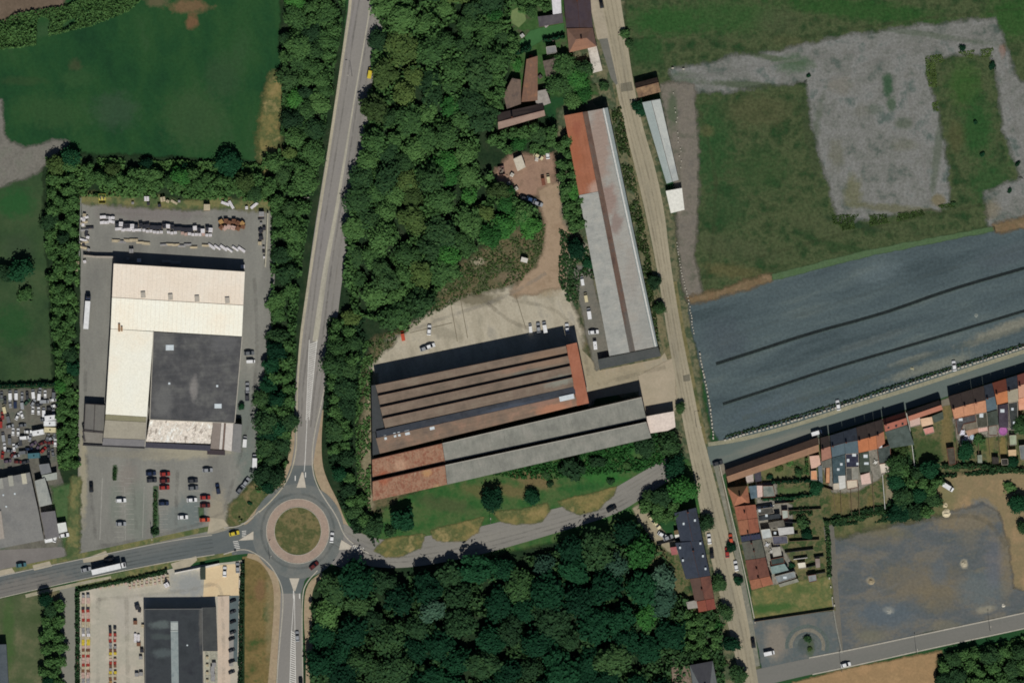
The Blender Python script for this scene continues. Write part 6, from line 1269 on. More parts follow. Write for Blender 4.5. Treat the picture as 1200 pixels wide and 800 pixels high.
# ================================================================ VEHICLES
tyre = paint('tyre_rubber', (28, 28, 28), .9, 0, .1)
VM = {}
CC = {'white': (226, 228, 228), 'silver': (150, 154, 158), 'grey': (104, 108, 112), 'black': (26, 27, 30), 'red': (150, 52, 46), 'dark red': (98, 40, 38), 'dark blue': (36, 48, 74), 'blue': (60, 84, 118),
      'orange-red': (188, 82, 56), 'yellow': (206, 186, 60), 'cream': (206, 196, 158), 'dark grey': (62, 64, 68), 'teal': (70, 110, 118), 'green': (52, 84, 62), 'purple-grey': (92, 80, 96), 'rust brown': (122, 78, 60)}
def carpaint(c): return paint('car_paint_'+c.replace(' ', '_').replace('-', '_'), CC[c], .32, .0, .5)
def hull(m, secs):
    """secs: list of (x, halfwidth, zlow, zhigh, topshrink) cross sections along the car"""
    k = len(m.v)
    for x, hw, a, b, t in secs: m.v += [(x, -hw, a), (x, hw, a), (x, hw*t, b), (x, -hw*t, b)]
    n = len(secs)
    for i in range(n-1):
        p = k+4*i; q = p+4
        for j in range(4): m.f.append((p+j, p+(j+1) % 4, q+(j+1) % 4, q+j))
    m.f.append((k, k+3, k+2, k+1)); p = k+4*(n-1); m.f.append((p, p+1, p+2, p+3))
def vdata(kind):
    if kind in VM: return VM[kind]
    parts = []
    def part(nm, fn, mat=None):
        m = MB(); fn(m); me = mesh(nm, m.v, m.f)
        bm = bmesh.new(); bm.from_mesh(me); bmesh.ops.recalc_face_normals(bm, faces=bm.faces); bm.to_mesh(me); bm.free()
        parts.append((nm, me, mat))
    if kind in ('car', 'estate'):
        e = .35 if kind == 'estate' else 0
        part('body', lambda m: hull(m, [(-2.15, .78, .28, .78, .92), (-1.95, .88, .2, .92, .9), (-.9, .9, .2, .96, .88), (.75, .9, .2, .93, .88), (1.7, .87, .2, .8, .88), (2.15, .74, .28, .62, .9)]))
        part('window_glass', lambda m: hull(m, [(-1.8-e*.4, .74, .93, .97, .98), (-1.25-e, .76, .93, 1.36, .84), (.25, .76, .93, 1.38, .84), (1.05, .74, .91, .95, .98)]), glass)
        part('roof', lambda m: hull(m, [(-1.35-e, .62, 1.37, 1.42, .9), (-.5, .66, 1.38, 1.46, .9), (.2, .63, 1.39, 1.43, .9)]))
    elif kind in ('van', 'box_van', 'caravan'):
        part('body', lambda m: hull(m, [(-2.55, .92, .3, 1.95, .94), (-2.5, .96, .25, 2.05, .93), (1.15, .96, .25, 2.05, .92), (1.5, .96, .25, 1.75, .86), (1.75, .95, .25, 1.15, .92), (2.5, .85, .3, .9, .9)]) if kind != 'caravan' else hull(m, [(-2.5, 1.0, .4, 2.2, .95), (-2.3, 1.1, .35, 2.45, .94), (2.2, 1.1, .35, 2.45, .94), (2.6, 1.0, .5, 1.7, .95)]))
        if kind != 'caravan': part('windscreen', lambda m: hull(m, [(1.22, .82, 1.5, 2.07, .95), (1.5, .84, 1.3, 1.79, .96), (1.82, .84, 1.0, 1.2, 1)]), glass)
        else: part('roof_light', lambda m: m.box((0, 0, 2.5), (.6, .5, .12)), glass)
    elif kind == 'lorry':
        part('cab', lambda m: hull(m, [(6.1, 1.2, .5, 3.0, .95), (6.9, 1.22, .5, 3.1, .94), (8.0, 1.2, .5, 2.9, .92), (8.3, 1.15, .5, 1.6, .96)]))
        part('windscreen', lambda m: hull(m, [(8.02, 1.05, 1.7, 2.8, .95), (8.28, 1.08, 1.6, 1.75, 1)]), glass)
        part('trailer', lambda m: hull(m, [(-8.2, 1.25, 1.1, 3.95, .995), (5.6, 1.25, 1.1, 3.95, .995)]))
        part('chassis', lambda m: m.box((0, 0, .85), (15.5, .9, .4)), darkm)
        part('sun_visor', lambda m: m.box((7.4, 0, 3.15), (.9, 1.6, .12)), darkm)
    if kind == 'lorry': ws = [(-6.6, 1.0, .5), (-5.4, 1.0, .5), (-4.2, 1.0, .5), (4.9, 1.0, .5), (7.2, 1.05, .5)]
    elif kind == 'caravan': ws = [(0, .95, .33)]
    else: ws = [(-1.35, .8, .32), (1.35, .8, .32)]
    for x, y, r in ws:
        for sg in (-1, 1):
            part('wheel', lambda m, x=x, y=y, r=r, sg=sg: m.cyl((x, sg*(y-.12), r), (x, sg*(y+.1), r), r, r, 10), tyre)
    VM[kind] = parts; return parts
PD = {}
NAME = {'car': 'parked_car', 'estate': 'parked_car', 'van': 'van', 'caravan': 'caravan', 'lorry': 'lorry'}
def vehicle(kind, colour, x, y, ang, label, group=None, z=.12, sc=1.0, name=None, cat=None, cab=None):
    p = P(x, y, z); r = empty(name or NAME[kind], p, math.radians(ang)); tag(r, label, cat or {'estate': 'car'}.get(kind, kind), group); sc *= 1.12 if kind in ('car', 'estate') and sc == 1.0 else 1.0; r.scale = (sc,)*3
    for nm, me, mat in vdata(kind):
        c = cab if (nm == 'cab' and cab) else colour
        key = (kind, nm, id(me), c if mat is None else '')
        if key not in PD:
            d = me if mat is not None and not me.materials else me.copy(); d.materials.clear(); d.materials.append(mat or carpaint(c)); PD[key] = d
        link(nm, PD[key], None, r)
    return r
V = vehicle
V('car', 'black', 107, 570.5, 92, 'black car alone in the west lane of the customer car park')
V('estate', 'white', 142, 586, 3, 'white car north of another, in the west row of the customer car park')
V('car', 'silver', 142, 613.4, 2, 'silvery white car south of the other, in the west row of the customer car park')
V('car', 'dark blue', 177, 554.5, 3, 'dark blue car beside the northernmost red car of the car park')
V('car', 'dark grey', 178, 562.5, 3, 'dark grey car just south of the dark blue one, beside the red cars')
V('car', 'red', 193.5, 555, 3, 'red car, northernmost of three in a row in the car park')
V('car', 'dark red', 193, 563, 3, 'darker red car, middle of three in a row in the car park')
V('car', 'red', 192.8, 571, 3, 'red car, southernmost of three in a row in the car park')
V('car', 'dark blue', 192, 589.5, 2, 'dark blue car alone below the three red cars')
V('car', 'dark grey', 226, 563, 4, 'dark grey car, upper of two side by side in the east row')
V('car', 'grey', 226.5, 571.4, 4, 'grey car, lower of two side by side in the east row')
V('car', 'white', 225, 585.4, 3, 'white car below the two grey ones in the east row')
V('car', 'white', 214.5, 605.6, 2, 'white car near the south hedge strip of the car park')
V('car', 'silver', 243.4, 550.6, 2, 'silver car at the north end of the easternmost row')
V('car', 'red', 240.6, 582.6, 2, 'light red car in the easternmost row, above the black-red one')
V('car', 'dark red', 240.4, 592, 2, 'black-red car in the easternmost row, directly below the light red one')
V('car', 'orange-red', 240, 608.6, 2, 'orange-red car at the south end of the easternmost row')
V('car', 'dark blue', 255.4, 572.6, 100, 'dark blue car parked north to south in the pale lane')
V('van', 'white', 287, 517.4, 86, 'slim white van east of the grey canopy')
V('van', 'white', 298.6, 540, 88, 'big white van beside the bright green bush', sc=1.2)
V('car', 'silver', 288.4, 564.6, 55, 'silver and black car parked aslant on the verge')
V('car', 'grey', 281.6, 573, 52, 'grey car parked aslant, nearest the roundabout')
V('car', 'silver', 290, 454, 92, 'silver car on the east side of the warehouse, north of its twin')
V('car', 'dark grey', 289.6, 463.8, 92, 'dark grey car on the east side of the warehouse')
V('car', 'grey', 292, 413.6, 3, 'grey car by the north-east corner of the dark felt roof')
V('van', 'white', 294, 423.4, 3, 'small white van by the east side of the dark felt roof', sc=.8)
V('lorry', 'white', 102.4, 366, 86, 'long white lorry standing alone west of the cream warehouse', sc=.95, cab='dark blue', z=.08)
V('lorry', 'white', 128, 665.6, 13, 'white articulated lorry driving on the west road', cab='white', z=.12)
V('car', 'black', 128, 655.6, 194, 'black car on the west road beside the white lorry')
V('car', 'silver', 101, 666.8, 13, 'silver car driving behind the white lorry')
V('car', 'teal', 25, 661.6, 8, 'teal car on the forecourt exit at the left edge')
V('car', 'yellow', 274.6, 624.6, 14, 'yellow car about to enter the roundabout', z=.14)
V('car', 'white', 389, 629.4, 84, 'white car going round the roundabout', z=.16)
V('car', 'dark red', 368, 662.4, 40, 'dark red car leaving the roundabout towards the south', z=.16)
V('car', 'silver', 348.4, 745, 94, 'silver car on the south road beside the hatched marking')
V('car', 'black', 352.4, 799, 92, 'black car on the south road at the bottom edge')
V('van', 'yellow', 433.6, 86, 80, 'yellow van standing at the roadside under the trees')
V('car', 'black', 716.6, 595.6, 30, 'black and white car driving on the curving road')
V('car', 'cream', 764, 608.4, -52, 'cream car, upper of two on the house track')
V('car', 'cream', 769.4, 614.4, -50, 'cream car, lower of two on the house track')
V('car', 'white', 776.4, 626.6, -30, 'white car parked by the end of the house track')
V('car', 'silver', 783, 629.6, 20, 'silver car between the white car and the white awning')
V('car', 'white', 831, 631, 96, 'white car parked on the west side of the street')
V('car', 'black', 834, 648, 95, 'black car parked behind the white one on the west side')
V('car', 'orange-red', 856.4, 631.4, 98, 'orange-red car parked on the east pavement')
V('car', 'red', 852, 647, 95, 'red car in the street south of the orange-red one')
V('car', 'white', 862.4, 662.6, 100, 'white car parked on the east side, south of the red cars')
V('car', 'black', 882.4, 752.6, 98, 'black car at the pale kerbside near the ring-marked gravel')
V('van', 'white', 901.4, 765, 12, 'white van on the ring-marked gravel')
V('car', 'white', 991, 778.4, 14, 'white car driving on the south-east street')
V('van', 'white', 957, 507, 17, 'white van in the shade beside the narrow dusty pink house')
V('car', 'white', 982, 474.6, 100, 'white car with black bonnet on the pale verge of the slate lot')
V('car', 'white', 1118, 428.6, 98, 'white car standing in the slate lot near the road')
V('van', 'white', 1110.6, 570.4, -32, 'white van parked aslant on the brown earth lot', sc=1.15)
V('car', 'dark grey', 841, 542.4, 16, 'dark grey car turning at the street corner')
V('van', 'white', 621.6, 384.6, 96, 'small white van, westernmost behind the factory', sc=.8)
V('car', 'silver', 631, 384, 96, 'silver car, second from the west behind the factory')
V('van', 'white', 638.4, 383.6, 100, 'tall white van in the middle of the cars behind the factory')
V('car', 'white', 664.6, 385, 95, 'white car, easternmost behind the factory')
V('car', 'white', 503, 386.6, 85, 'white car on the west side of the concrete yard')
V('van', 'orange-red', 472, 393.6, 100, 'orange-red pick-up van among the weeds behind the factory', sc=.9)
V('car', 'white', 504, 405.4, 18, 'whitish car just north of the factory shadow')
V('car', 'silver', 498, 408, 18, 'silver pinkish car next to the whitish one by the factory shadow')
V('van', 'white', 682.4, 329.4, 100, 'white van, northernmost along the west wall of the long shed', sc=.8)
V('van', 'cream', 686.6, 348.6, 100, 'cream van, second from the north along the long shed', sc=.85)
V('van', 'white', 690.4, 367.6, 98, 'wide white van, third from the north along the long shed', sc=1.0)
V('car', 'white', 695.6, 389, 5, 'white car near the south end of the long shed')
V('caravan', 'white', 697.4, 404.4, 96, 'white caravan tucked beside the long shed south end', sc=.8)
V('car', 'dark grey', 615, 232.6, -18, 'dark grey wreck, western one in the red brick yard')
V('car', 'blue', 623, 234, -20, 'dusty blue wreck in the red brick yard')
V('car', 'silver', 630.4, 238.6, -20, 'silver wreck with bright bonnet in the red brick yard')
V('van', 'rust brown', 636.4, 211.6, 100, 'rusty red truck body in the red brick yard', sc=.9)
V('van', 'cream', 642.6, 209.6, 98, 'cream van right of the rusty truck body', sc=.8)
V('car', 'white', 641.6, 180.4, 96, 'white car at the north edge of the red brick yard')
V('car', 'black', 704.6, 4, 100, 'black car parked on the pale pavement at the top edge')
V('car', 'cream', 631, 183.4, -30, 'cream car near the cream canopy')
V('car', 'white', 263.4, 669.4, 88, 'white car on the sand-coloured paving')
V('car', 'silver', 278.6, 665, 92, 'silver car in the corner of the sand-coloured paving')
V('van', 'white', 59, 632.4, 10, 'white van west of the white kiosk, by the flat-roofed store')
V('car', 'white', 64.6, 629, 75, 'white car between the white van and the white kiosk')
V('car', 'white', 75, 626.8, 8, 'white car just south of the white kiosk')
V('car', 'silver', 738, 3+98, 100, 'x') if False else None
V('car', 'white', 891, 595.4, 4, 'white car behind the orange-red tiled houses')
V('car', 'cream', 1108, 603-3, 80, 'cream car next to the pale sand heap on the gravel lot') if False else None
for i, y in enumerate((703.4, 716.4, 728, 740.4, 748, 761.4, 774.4, 787)):
    V('car', ('black', 'dark grey')[i % 2], 273 if i < 4 else 271.6, y, 22, '%s dark car from the top in the strip right of the supply yard' % ordn(i), sc=.72)
# scrap yard vehicles
scrap = [(12, 463, 'white', 'v', 90), (19, 463, 'white', 'v', 88), (39, 461.6, 'white', 'v', 92), (46, 463.6, 'white', 'v', 90), (53, 461.5, 'white', 'c', 90), (63, 462, 'grey', 'v', 90), (5, 479, 'cream', 'v', 100), (26, 474, 'silver', 'v', 92), (52, 470.4, 'silver', 'v', 2),
 (63, 468.4, 'white', 'c', 2), (64.5, 475, 'white', 'c', 20), (38.6, 480.4, 'white', 'c', 90), (45.4, 481.2, 'white', 'c', 92), (51.4, 483, 'white', 'v', 90), (25.6, 485.6, 'white', 'c', 110), (20.6, 487.6, 'white', 'c', 60), (9.6, 490, 'grey', 'v', 100), (59.6, 489.4, 'white', 'b', 4), (58.6, 496, 'white', 'b', 4), (59, 503.4, 'cream', 'b', 2),
 (45, 506.6, 'white', 'b', 6), (33, 505.6, 'white', 'c', 5), (21.4, 506, 'white', 'c', 94), (15.4, 505.6, 'white', 'c', 92), (28.6, 512.8, 'white', 'v', 2), (35.4, 512.6, 'silver', 'c', 80), (5.6, 523.4, 'white', 'c', 100), (11.4, 515.6, 'grey', 'v', 92), (20.4, 522, 'silver', 'c', 40), (16.4, 524, 'white', 'c', 95), (64.8, 518.4, 'white', 'c', 92), (27.6, 530, 'grey', 'v', 10), (40, 533.6, 'teal', 'b', 8),
 (39, 520, 'purple-grey', 'c', 30), (45, 523, 'purple-grey', 'c', 60), (50, 519, 'dark red', 'c', 20), (34, 526, 'dark blue', 'c', 0), (56, 512, 'grey', 'c', 70), (60, 513.4, 'silver', 'c', 30), (51, 527, 'red', 'c', 50), (57, 524, 'dark grey', 'c', 100), (18, 473, 'dark blue', 'v', 92), (12, 473, 'silver', 'c', 92), (32, 463, 'dark grey', 'c', 92), (32, 471, 'green', 'c', 40),
 (39, 471.6, 'silver', 'c', 60), (45.6, 473.6, 'dark grey', 'c', 10), (59, 478.4, 'dark grey', 'c', 0), (52, 491, 'grey', 'c', 10), (1, 496, 'red', 'v', 90), (3, 487, 'red', 'c', 92), (2, 463, 'grey', 'c', 90), (6, 469, 'dark grey', 'c', 92), (26, 464, 'silver', 'c', 90), (4, 512, 'silver', 'v', 95), (11, 528, 'grey', 'c', 0), (3, 533, 'red', 'c', 80), (19, 534, 'silver', 'c', 10),
 (15, 540-8, 'dark red', 'c', 60), (24, 517, 'dark grey', 'v', 95), (63, 484, 'silver', 'c', 100), (64, 508, 'grey', 'c', 80), (59, 518.6, 'dark red', 'c', 0), (47, 456.6+2, 'silver', 'c', 90), (9, 540, 'purple-grey', 'c', 10), (21, 541, 'dark red', 'c', 0), (30, 541, 'dark grey', 'c', 15), (62, 530, 'grey', 'c', 95), (57, 533, 'dark grey', 'c', 90), (26.4, 499-1, 'grey', 'c', 5), (12, 499, 'silver', 'c', 10)]
from collections import Counter
cn = Counter(); tot = Counter((c, k) for _, _, c, k, _ in scrap)
for x, y, c, k, a in sorted(scrap, key=lambda s: (s[0], s[1])):
    kd = {'c': 'car', 'v': 'van', 'b': 'caravan'}[k]; i = cn[(c, k)]; cn[(c, k)] += 1
    what = {'car': 'scrap car', 'van': 'old van', 'caravan': 'long trailer'}[kd]
    lab = ('%s %s %s from the left in the scrap yard' % (ordn(i), c, what)) if tot[(c, k)] > 1 else 'the only %s %s in the scrap yard' % (c, what)
    V('car' if k == 'c' else kd, c, x, y, a+RN.uniform(-5, 5), lab, 'vehicles crowded in the scrap yard', sc=1.15 if k == 'b' else .84, z=.06, name={'car': 'scrap_car', 'van': 'old_van', 'caravan': 'trailer'}[kd], cat={'car': 'car', 'van': 'van', 'caravan': 'trailer'}[kd])

# ================================================================ PALLETS AND YARD GOODS
wood = paint('pallet_wood', (150, 126, 96), .9, 0, .1)
PAL = {}
def pdata(kind, c):
    key = (kind, c)
    if key in PAL: return PAL[key]
    mat = paint('goods_%d_%d_%d' % c, c, .7, 0, .2); m = MB()
    for i in range(5): m.box((0, -.5+i*.25, .13), (1.2, .16, .03))
    for i in range(3): m.box((-.5+i*.5, 0, .06), (.12, 1.15, .12))
    pal = mesh('pallet', m.v, m.f); pal.materials.append(wood); m = MB(); rg = random.Random(str(key))
    if kind == 'bags':
        for z in range(4):
            for a in (-.3, .3):
                for b in (-.36, 0, .36): m.box((a+rg.uniform(-.03, .03), b, .25+z*.21), (.56, .34, .19), rg.uniform(-.05, .05), .9)
    elif kind == 'blocks':
        for z in range(3):
            for a in range(4):
                for b in range(3): m.box((-.42+a*.28, -.36+b*.36, .28+z*.27), (.26, .34, .25))
    elif kind == 'planks':
        for z in range(4):
            for b in range(6): m.box((rg.uniform(-.06, .06), -.45+b*.18, .2+z*.12), (3.2+rg.uniform(-.3, .3), .15, .1))
    elif kind == 'pipes':
        for z in range(3):
            for b in range(5-z): m.cyl((-1.5, -.4+b*.2+z*.1, .25+z*.17), (1.5, -.4+b*.2+z*.1, .25+z*.17), .1, .1, 7)
    me = mesh('load', m.v, m.f); me.materials.append(mat); PAL[key] = (pal, me); return PAL[key]
def pallet(kind, c, x, y, ang, label, group, sc=1.5, n='pallet'):
    pal, me = pdata(kind, c); r = empty(n, P(x, y, .09), math.radians(ang)); tag(r, label, 'pallet', group); r.scale = (sc,)*3
    link('pallet_base', pal, None, r); link('load', me, None, r); return r
WH, PK, GR, DK, CR, RD, BR, YL, OC = (222, 220, 222), (196, 168, 156), (150, 150, 150), (52, 54, 62), (190, 178, 150), (160, 62, 52), (120, 84, 64), (206, 184, 62), (176, 140, 90)
CN = {WH: 'white', PK: 'pinkish', GR: 'grey', DK: 'black', CR: 'cream', RD: 'red', BR: 'brown', YL: 'yellow', OC: 'ochre'}
KN = {'bags': 'bags', 'blocks': 'blocks', 'planks': 'planks', 'pipes': 'pipes'}
def row(items, where, group):
    """items: (kind, colour, x, y, angle, scale); ordinals counted within each look"""
    tot = Counter((k, c) for k, c, *_ in items); seen = Counter()
    for k, c, x, y, a, s in items:
        i = seen[(k, c)]; seen[(k, c)] += 1
        wh2 = where if tot[(k, c)] > 1 else where.replace('from the west ', '').replace('from the north ', '').replace('from the top ', '')
        lab = '%s pallet of %s %s %s' % (ordn(i), CN[c], KN[k], where) if tot[(k, c)] > 1 else 'the only pallet of %s %s %s' % (CN[c], KN[k], wh2)
        pallet(k, c, x, y, a, lab, group, s)
R2 = random.Random(5)
it = []
for i in range(25):
    x = 137+i*4.6; y0 = 263.5+i*.28
    it.append((R2.choice(('bags', 'blocks')), R2.choice((DK, DK, DK, WH, DK)), x+R2.uniform(-.6, .6), y0+R2.uniform(-2, 1), R2.uniform(-6, 6)+90, 1.75))
row(it, 'from the west in the warehouse back row', 'back row of pallets behind the cream warehouse')
it = []
for i in range(27):
    if i in (6, 13, 17): continue
    x = 140+i*4.1; y0 = 268.8+i*.26
    it.append((R2.choice(('bags', 'planks', 'bags')) if i < 8 else 'bags', R2.choice((WH, WH, WH, PK)), x, y0+R2.uniform(-.8, .8), R2.uniform(-5, 5), 1.2))
row(it, 'from the west in the warehouse front row', 'bright front row of pallets behind the cream warehouse')
it = []
for i in range(22):
    if i in (6, 7, 14): continue
    x = 136+i*7.0; y0 = 281.5+i*.5
    it.append((R2.choice(('planks', 'pipes')), R2.choice((CR, GR, CR)) if i < 16 else WH, x, y0+R2.uniform(-1.6, 1.6), R2.uniform(-4, 4) if i < 16 else -35, 1.15))
row(it, 'from the west along the warehouse shadow', 'flat stacks along the warehouse shadow')
it = []
for i in range(12):
    it.append((R2.choice(('bags', 'blocks')), R2.choice((BR, BR, OC, (120, 84, 64), PK)), 259+(i % 6)*5+R2.uniform(-1, 1), 260+(i//6)*7+R2.uniform(-1.5, 2), R2.uniform(0, 90), 1.8))
row(it, 'from the west at the yard east end', 'brown pallets at the east end of the yard')
it = [(R2.choice(('bags', 'blocks')), R2.choice((WH, GR, WH)), 119+(i % 5)*3.4, 255+(i//5)*5+R2.uniform(-1, 1), R2.uniform(-10, 10), 1.3) for i in range(10)]
row(it, 'from the west at the yard north-west', 'pallets at the north-west of the yard')
it = [(R2.choice(('bags', 'blocks', 'pipes')), R2.choice((WH, GR, DK, CR)), 97+R2.uniform(0, 9)*(1 if i > 4 else .3), 252+i*2.9, R2.uniform(-20, 20), 1.25) for i in range(15)]
row(it, 'from the north along the west edge of the yard', 'pallets along the west edge of the yard')
it = [(k, c, x, y, a, s) for k, c, x, y, a, s in (('bags', WH, 172, 233, 0, 2), ('blocks', DK, 174, 239, 0, 1.2), ('bags', CR, 191, 233.6, 10, 2), ('bags', CR, 196.6, 236, -20, 1.2), ('blocks', DK, 187, 241, 10, 1.4), ('planks', CR, 204, 237, -30, 1), ('blocks', CR, 242.6, 243, 0, 2.6), ('planks', WH, 264, 238.6, -20, 1.2), ('planks', WH, 271, 240, -60, 1.2), ('bags', WH, 289, 243.6, 90, 1.2), ('planks', WH, 298, 241, 40, 1.2), ('bags', GR, 155.6, 238, 0, 1), ('blocks', GR, 210, 236, 0, 1))]
row(it, 'along the north hedge of the yard', 'goods along the north hedge of the yard')
it = [(k, c, x, y, a, s) for k, c, x, y, a, s in (('blocks', GR, 306.6, 251, 0, 2.2), ('pipes', DK, 306, 256, 10, 1), ('bags', GR, 306, 262, 0, 1), ('blocks', DK, 305.6, 271, 30, 1.6), ('blocks', DK, 309.6, 268, 0, 1.4), ('blocks', DK, 306, 279, 10, 1.8), ('bags', CR, 304.6, 285, 0, 1.4), ('blocks', GR, 309, 290, 0, 1), ('bags', DK, 309, 295, 0, 1), ('bags', WH, 310, 301.6, 0, 1))]
row(it, 'from the north along the east edge of the yard', 'goods along the east edge of the yard')
it = [(k, c, x, y, a, s) for k, c, x, y, a, s in (('bags', GR, 154, 294, 0, 1.8), ('bags', GR, 150, 303, 0, 1.2), ('bags', WH, 163, 305, 0, 1.6), ('pipes', GR, 195, 306.5, 0, 1.4), ('pipes', GR, 206, 308, 0, 1.6), ('bags', WH, 284.6, 312.4, 0, 1.6), ('bags', WH, 99.4, 306.6, 10, 1.2), ('bags', CR, 91, 308, 90, 1.2), ('bags', CR, 90, 316, 90, 1.2))]
row(it, 'from the west inside the warehouse shadow', 'goods in the warehouse shadow')
# building-supply yard
it = []
seq = [(GR, 1), (PK, 2), (CR, 1), (DK, 1), (RD, 1), (PK, 2), (RD, 1), (CR, 2), (GR, 2), (WH, 1), (CR, 1), (YL, 2), (PK, 1), (BR, 1), (CR, 1), (RD, 1), (PK, 2), (RD, 1), (CR, 1), (BR, 1), (PK, 2), (GR, 3)]; y = 698
for c, n_ in seq:
    for j in range(n_):
        it.append((R2.choice(('bags', 'blocks')), c, 97.6+R2.uniform(-.3, .3), y, R2.uniform(-3, 3), 1.2)); it.append((R2.choice(('bags', 'blocks')), c, 103.4+R2.uniform(-.5, .5), y+R2.uniform(-.3, .3), R2.uniform(-3, 3), 1.35)); y += 3.5
row(it, 'from the top, left block of supply yard', 'left block of pallets in the building-supply yard')
it = []
seq = [DK, DK, RD, PK, RD, GR, GR, BR, YL, CR, PK, RD, BR, GR, YL, CR, BR, OC, RD]
for j, c in enumerate(seq):
    for q in (0, 1):
        if q == 1 and j % 4 == 1: continue
        it.append((R2.choice(('bags', 'blocks')), c, 129.4+q*5.6+R2.uniform(-.4, .4), 735.6+j*3.7, R2.uniform(-5, 5), 1.15))
row(it, 'from the top, middle block of supply yard', 'middle block of pallets in the building-supply yard')
it = []
for j in range(17):
    x = 118+j*4.9; yy = 689.6-(x-118)*.165
    for q in range(1 if j < 7 else 3):
        it.append(('blocks', CR if (j+q) % 3 else PK, x+R2.uniform(-.5, .5), yy+q*3.4-(1.2 if j < 7 else 2.6), 10+R2.uniform(-4, 4), .95))
row(it, 'from the west along the supply yard road hedge', 'small pallets along the road hedge')
it = [('bags', WH, 195.4, 685, 30, 2.0), ('blocks', DK, 195, 679.4, 0, 1.1), ('blocks', DK, 161, 711, 20, 1.9), ('bags', DK, 163.6, 715, 80, 1.3), ('blocks', BR, 158.6, 729, 0, 1.6), ('pipes', WH, 158.6, 747, 90, 1.4), ('pipes', WH, 162.4, 748, 90, 1.4), ('blocks', BR, 162.6, 754.4, 0, 1.6), ('blocks', DK, 166.4, 762, 0, 1.5), ('blocks', GR, 160.4, 790, 0, 1.6), ('blocks', GR, 165.4, 789, 0, 1.6), ('bags', CR, 167.4, 733, 90, 1.2), ('blocks', GR, 165, 770, 0, 1.4)]
row(it, 'from the top beside the black-roofed hall', 'goods beside the black-roofed hall')
it = [('blocks', GR, 250+R2.uniform(-1, 1), 778+j*4.4, 0, 1.7) for j in range(5)]+[('bags', CR, 243, 770+j*9, 0, 1.0) for j in range(4)]
row(it, 'from the top right of the black-roofed hall', 'goods right of the black-roofed hall')
def boxobj(name, label, cat, x, y, L_, W_, H_, ang, c, group=None, lid=None):
    r = empty(name, P(x, y, .08), math.radians(ang)); tag(r, label, cat, group); m = MB()
    t = .1
    for (cx, cy, lx, ly) in ((0, W_/2-t/2, L_, t), (0, -W_/2+t/2, L_, t), (L_/2-t/2, 0, t, W_-2*t-.01), (-L_/2+t/2, 0, t, W_-2*t-.01)): m.box((cx, cy, H_/2), (lx, ly, H_))
    m.box((0, 0, .12), (L_-2*t-.01, W_-2*t-.01, .1)); m.build('shell', paint('skip_%d_%d_%d' % c, c, .6), r)
    m = MB()
    if lid: m.box((0, 0, H_+.05), (L_, W_, .1), 0, .97); m.build('lid', paint('lid_%d_%d_%d' % lid, lid, .6), r)
    else:
        for i in range(7): m.box((R2.uniform(-.3, .3)*L_, R2.uniform(-.3, .3)*W_, H_*.5+R2.uniform(0, .3)), (R2.uniform(.4, 1), R2.uniform(.3, .8), .4), R2.uniform(0, 3))
        m.build('contents', paint('rubble', (120, 112, 100), .9), r)
    return r
boxobj('skip', 'yellow skip in the north-west corner of the warehouse yard', 'skip', 120, 233, 3.4, 4.4, 1.6, 0, (196, 186, 90))
boxobj('storage_container', 'dark green container at the north edge of the building-supply yard', 'container', 238, 671, 2.4, 6, 2.5, 0, (50, 60, 48), None, (46, 56, 44))
boxobj('storage_container', 'white container on the weedy ground behind the factory', 'container', 614.4, 304.6, 3.2, 2.2, 2.2, -15, (200, 196, 186), None, (206, 202, 192))
boxobj('skip', 'brown skip on the red brick yard beside the cream canopy', 'skip', 587.6, 200, 3, 4, 1.5, 10, (118, 92, 84))
# garden clutter on the rows of gardens
def table_set(x, y, c, label):
    r = empty('garden_table', P(x, y, .06)); tag(r, label, 'garden table'); m = MB(); m.cyl((0, 0, .68), (0, 0, .74), .75, .75, 14); m.build('table_top', paint('gt_%d%d%d' % c, c, .6), r)
    m = MB(); m.cyl((0, 0, 0), (0, 0, .68), .06, .06, 6); m.build('leg', darkm, r)
    for i in range(4):
        a = i*1.57+.4; m = MB(); m.box((math.cos(a)*1.15, math.sin(a)*1.15, .45), (.45, .45, .06), a); m.box((math.cos(a)*1.36, math.sin(a)*1.36, .7), (.05, .45, .5), a); m.build('chair', paint('gt_%d%d%d' % c, c, .6), r)
for x, y, c, l in ((1014, 538, (196, 198, 194), 'white garden table on the grey-green cluttered extension'), (1026, 541.6, (206, 206, 200), 'white garden table on the patio beside the dark grey extension'), (904, 593, (198, 200, 198), 'white garden table on the patio of the first orange-red house'), (899, 638, (196, 200, 204), 'white garden table behind the grey-green tiled house'), (904, 646, (176, 176, 172), 'grey garden table behind the grey-green tiled house'), (893, 607, (206, 206, 206), 'white garden table behind the second orange-red house'), (911, 637.6, (120, 128, 168), 'bluish garden table in the cluttered back yard')):
    table_set(x, y, c, l)
def pool(x, y, r, c, label):
    o = empty('paddling_pool', P(x, y, .06)); tag(o, label, 'pool'); n = 20; m = MB()
    for i in range(n):
        a0, a1 = 6.2832*i/n, 6.2832*(i+1)/n; m.cyl((math.cos(a0)*r, math.sin(a0)*r, .25), (math.cos(a1)*r, math.sin(a1)*r, .25), .22, .22, 6)
    m.build('rim', paint('pool_rim%d' % c[0], c, .5), o); m = MB(); m.cyl((0, 0, .02), (0, 0, .34), r*.96, r*.96, 24); m.build('cover', paint('pool_cover%d' % c[0], tuple(min(250, v+14) for v in c), .5), o)
pool(1175.4, 504.6, 1.9, (150, 84, 146), 'round purple trampoline-like pool at the end of the violet-grey extension')
pool(890, 574.6, 1.1, (216, 150, 140), 'small pink round pool behind the orange hip-roofed house')
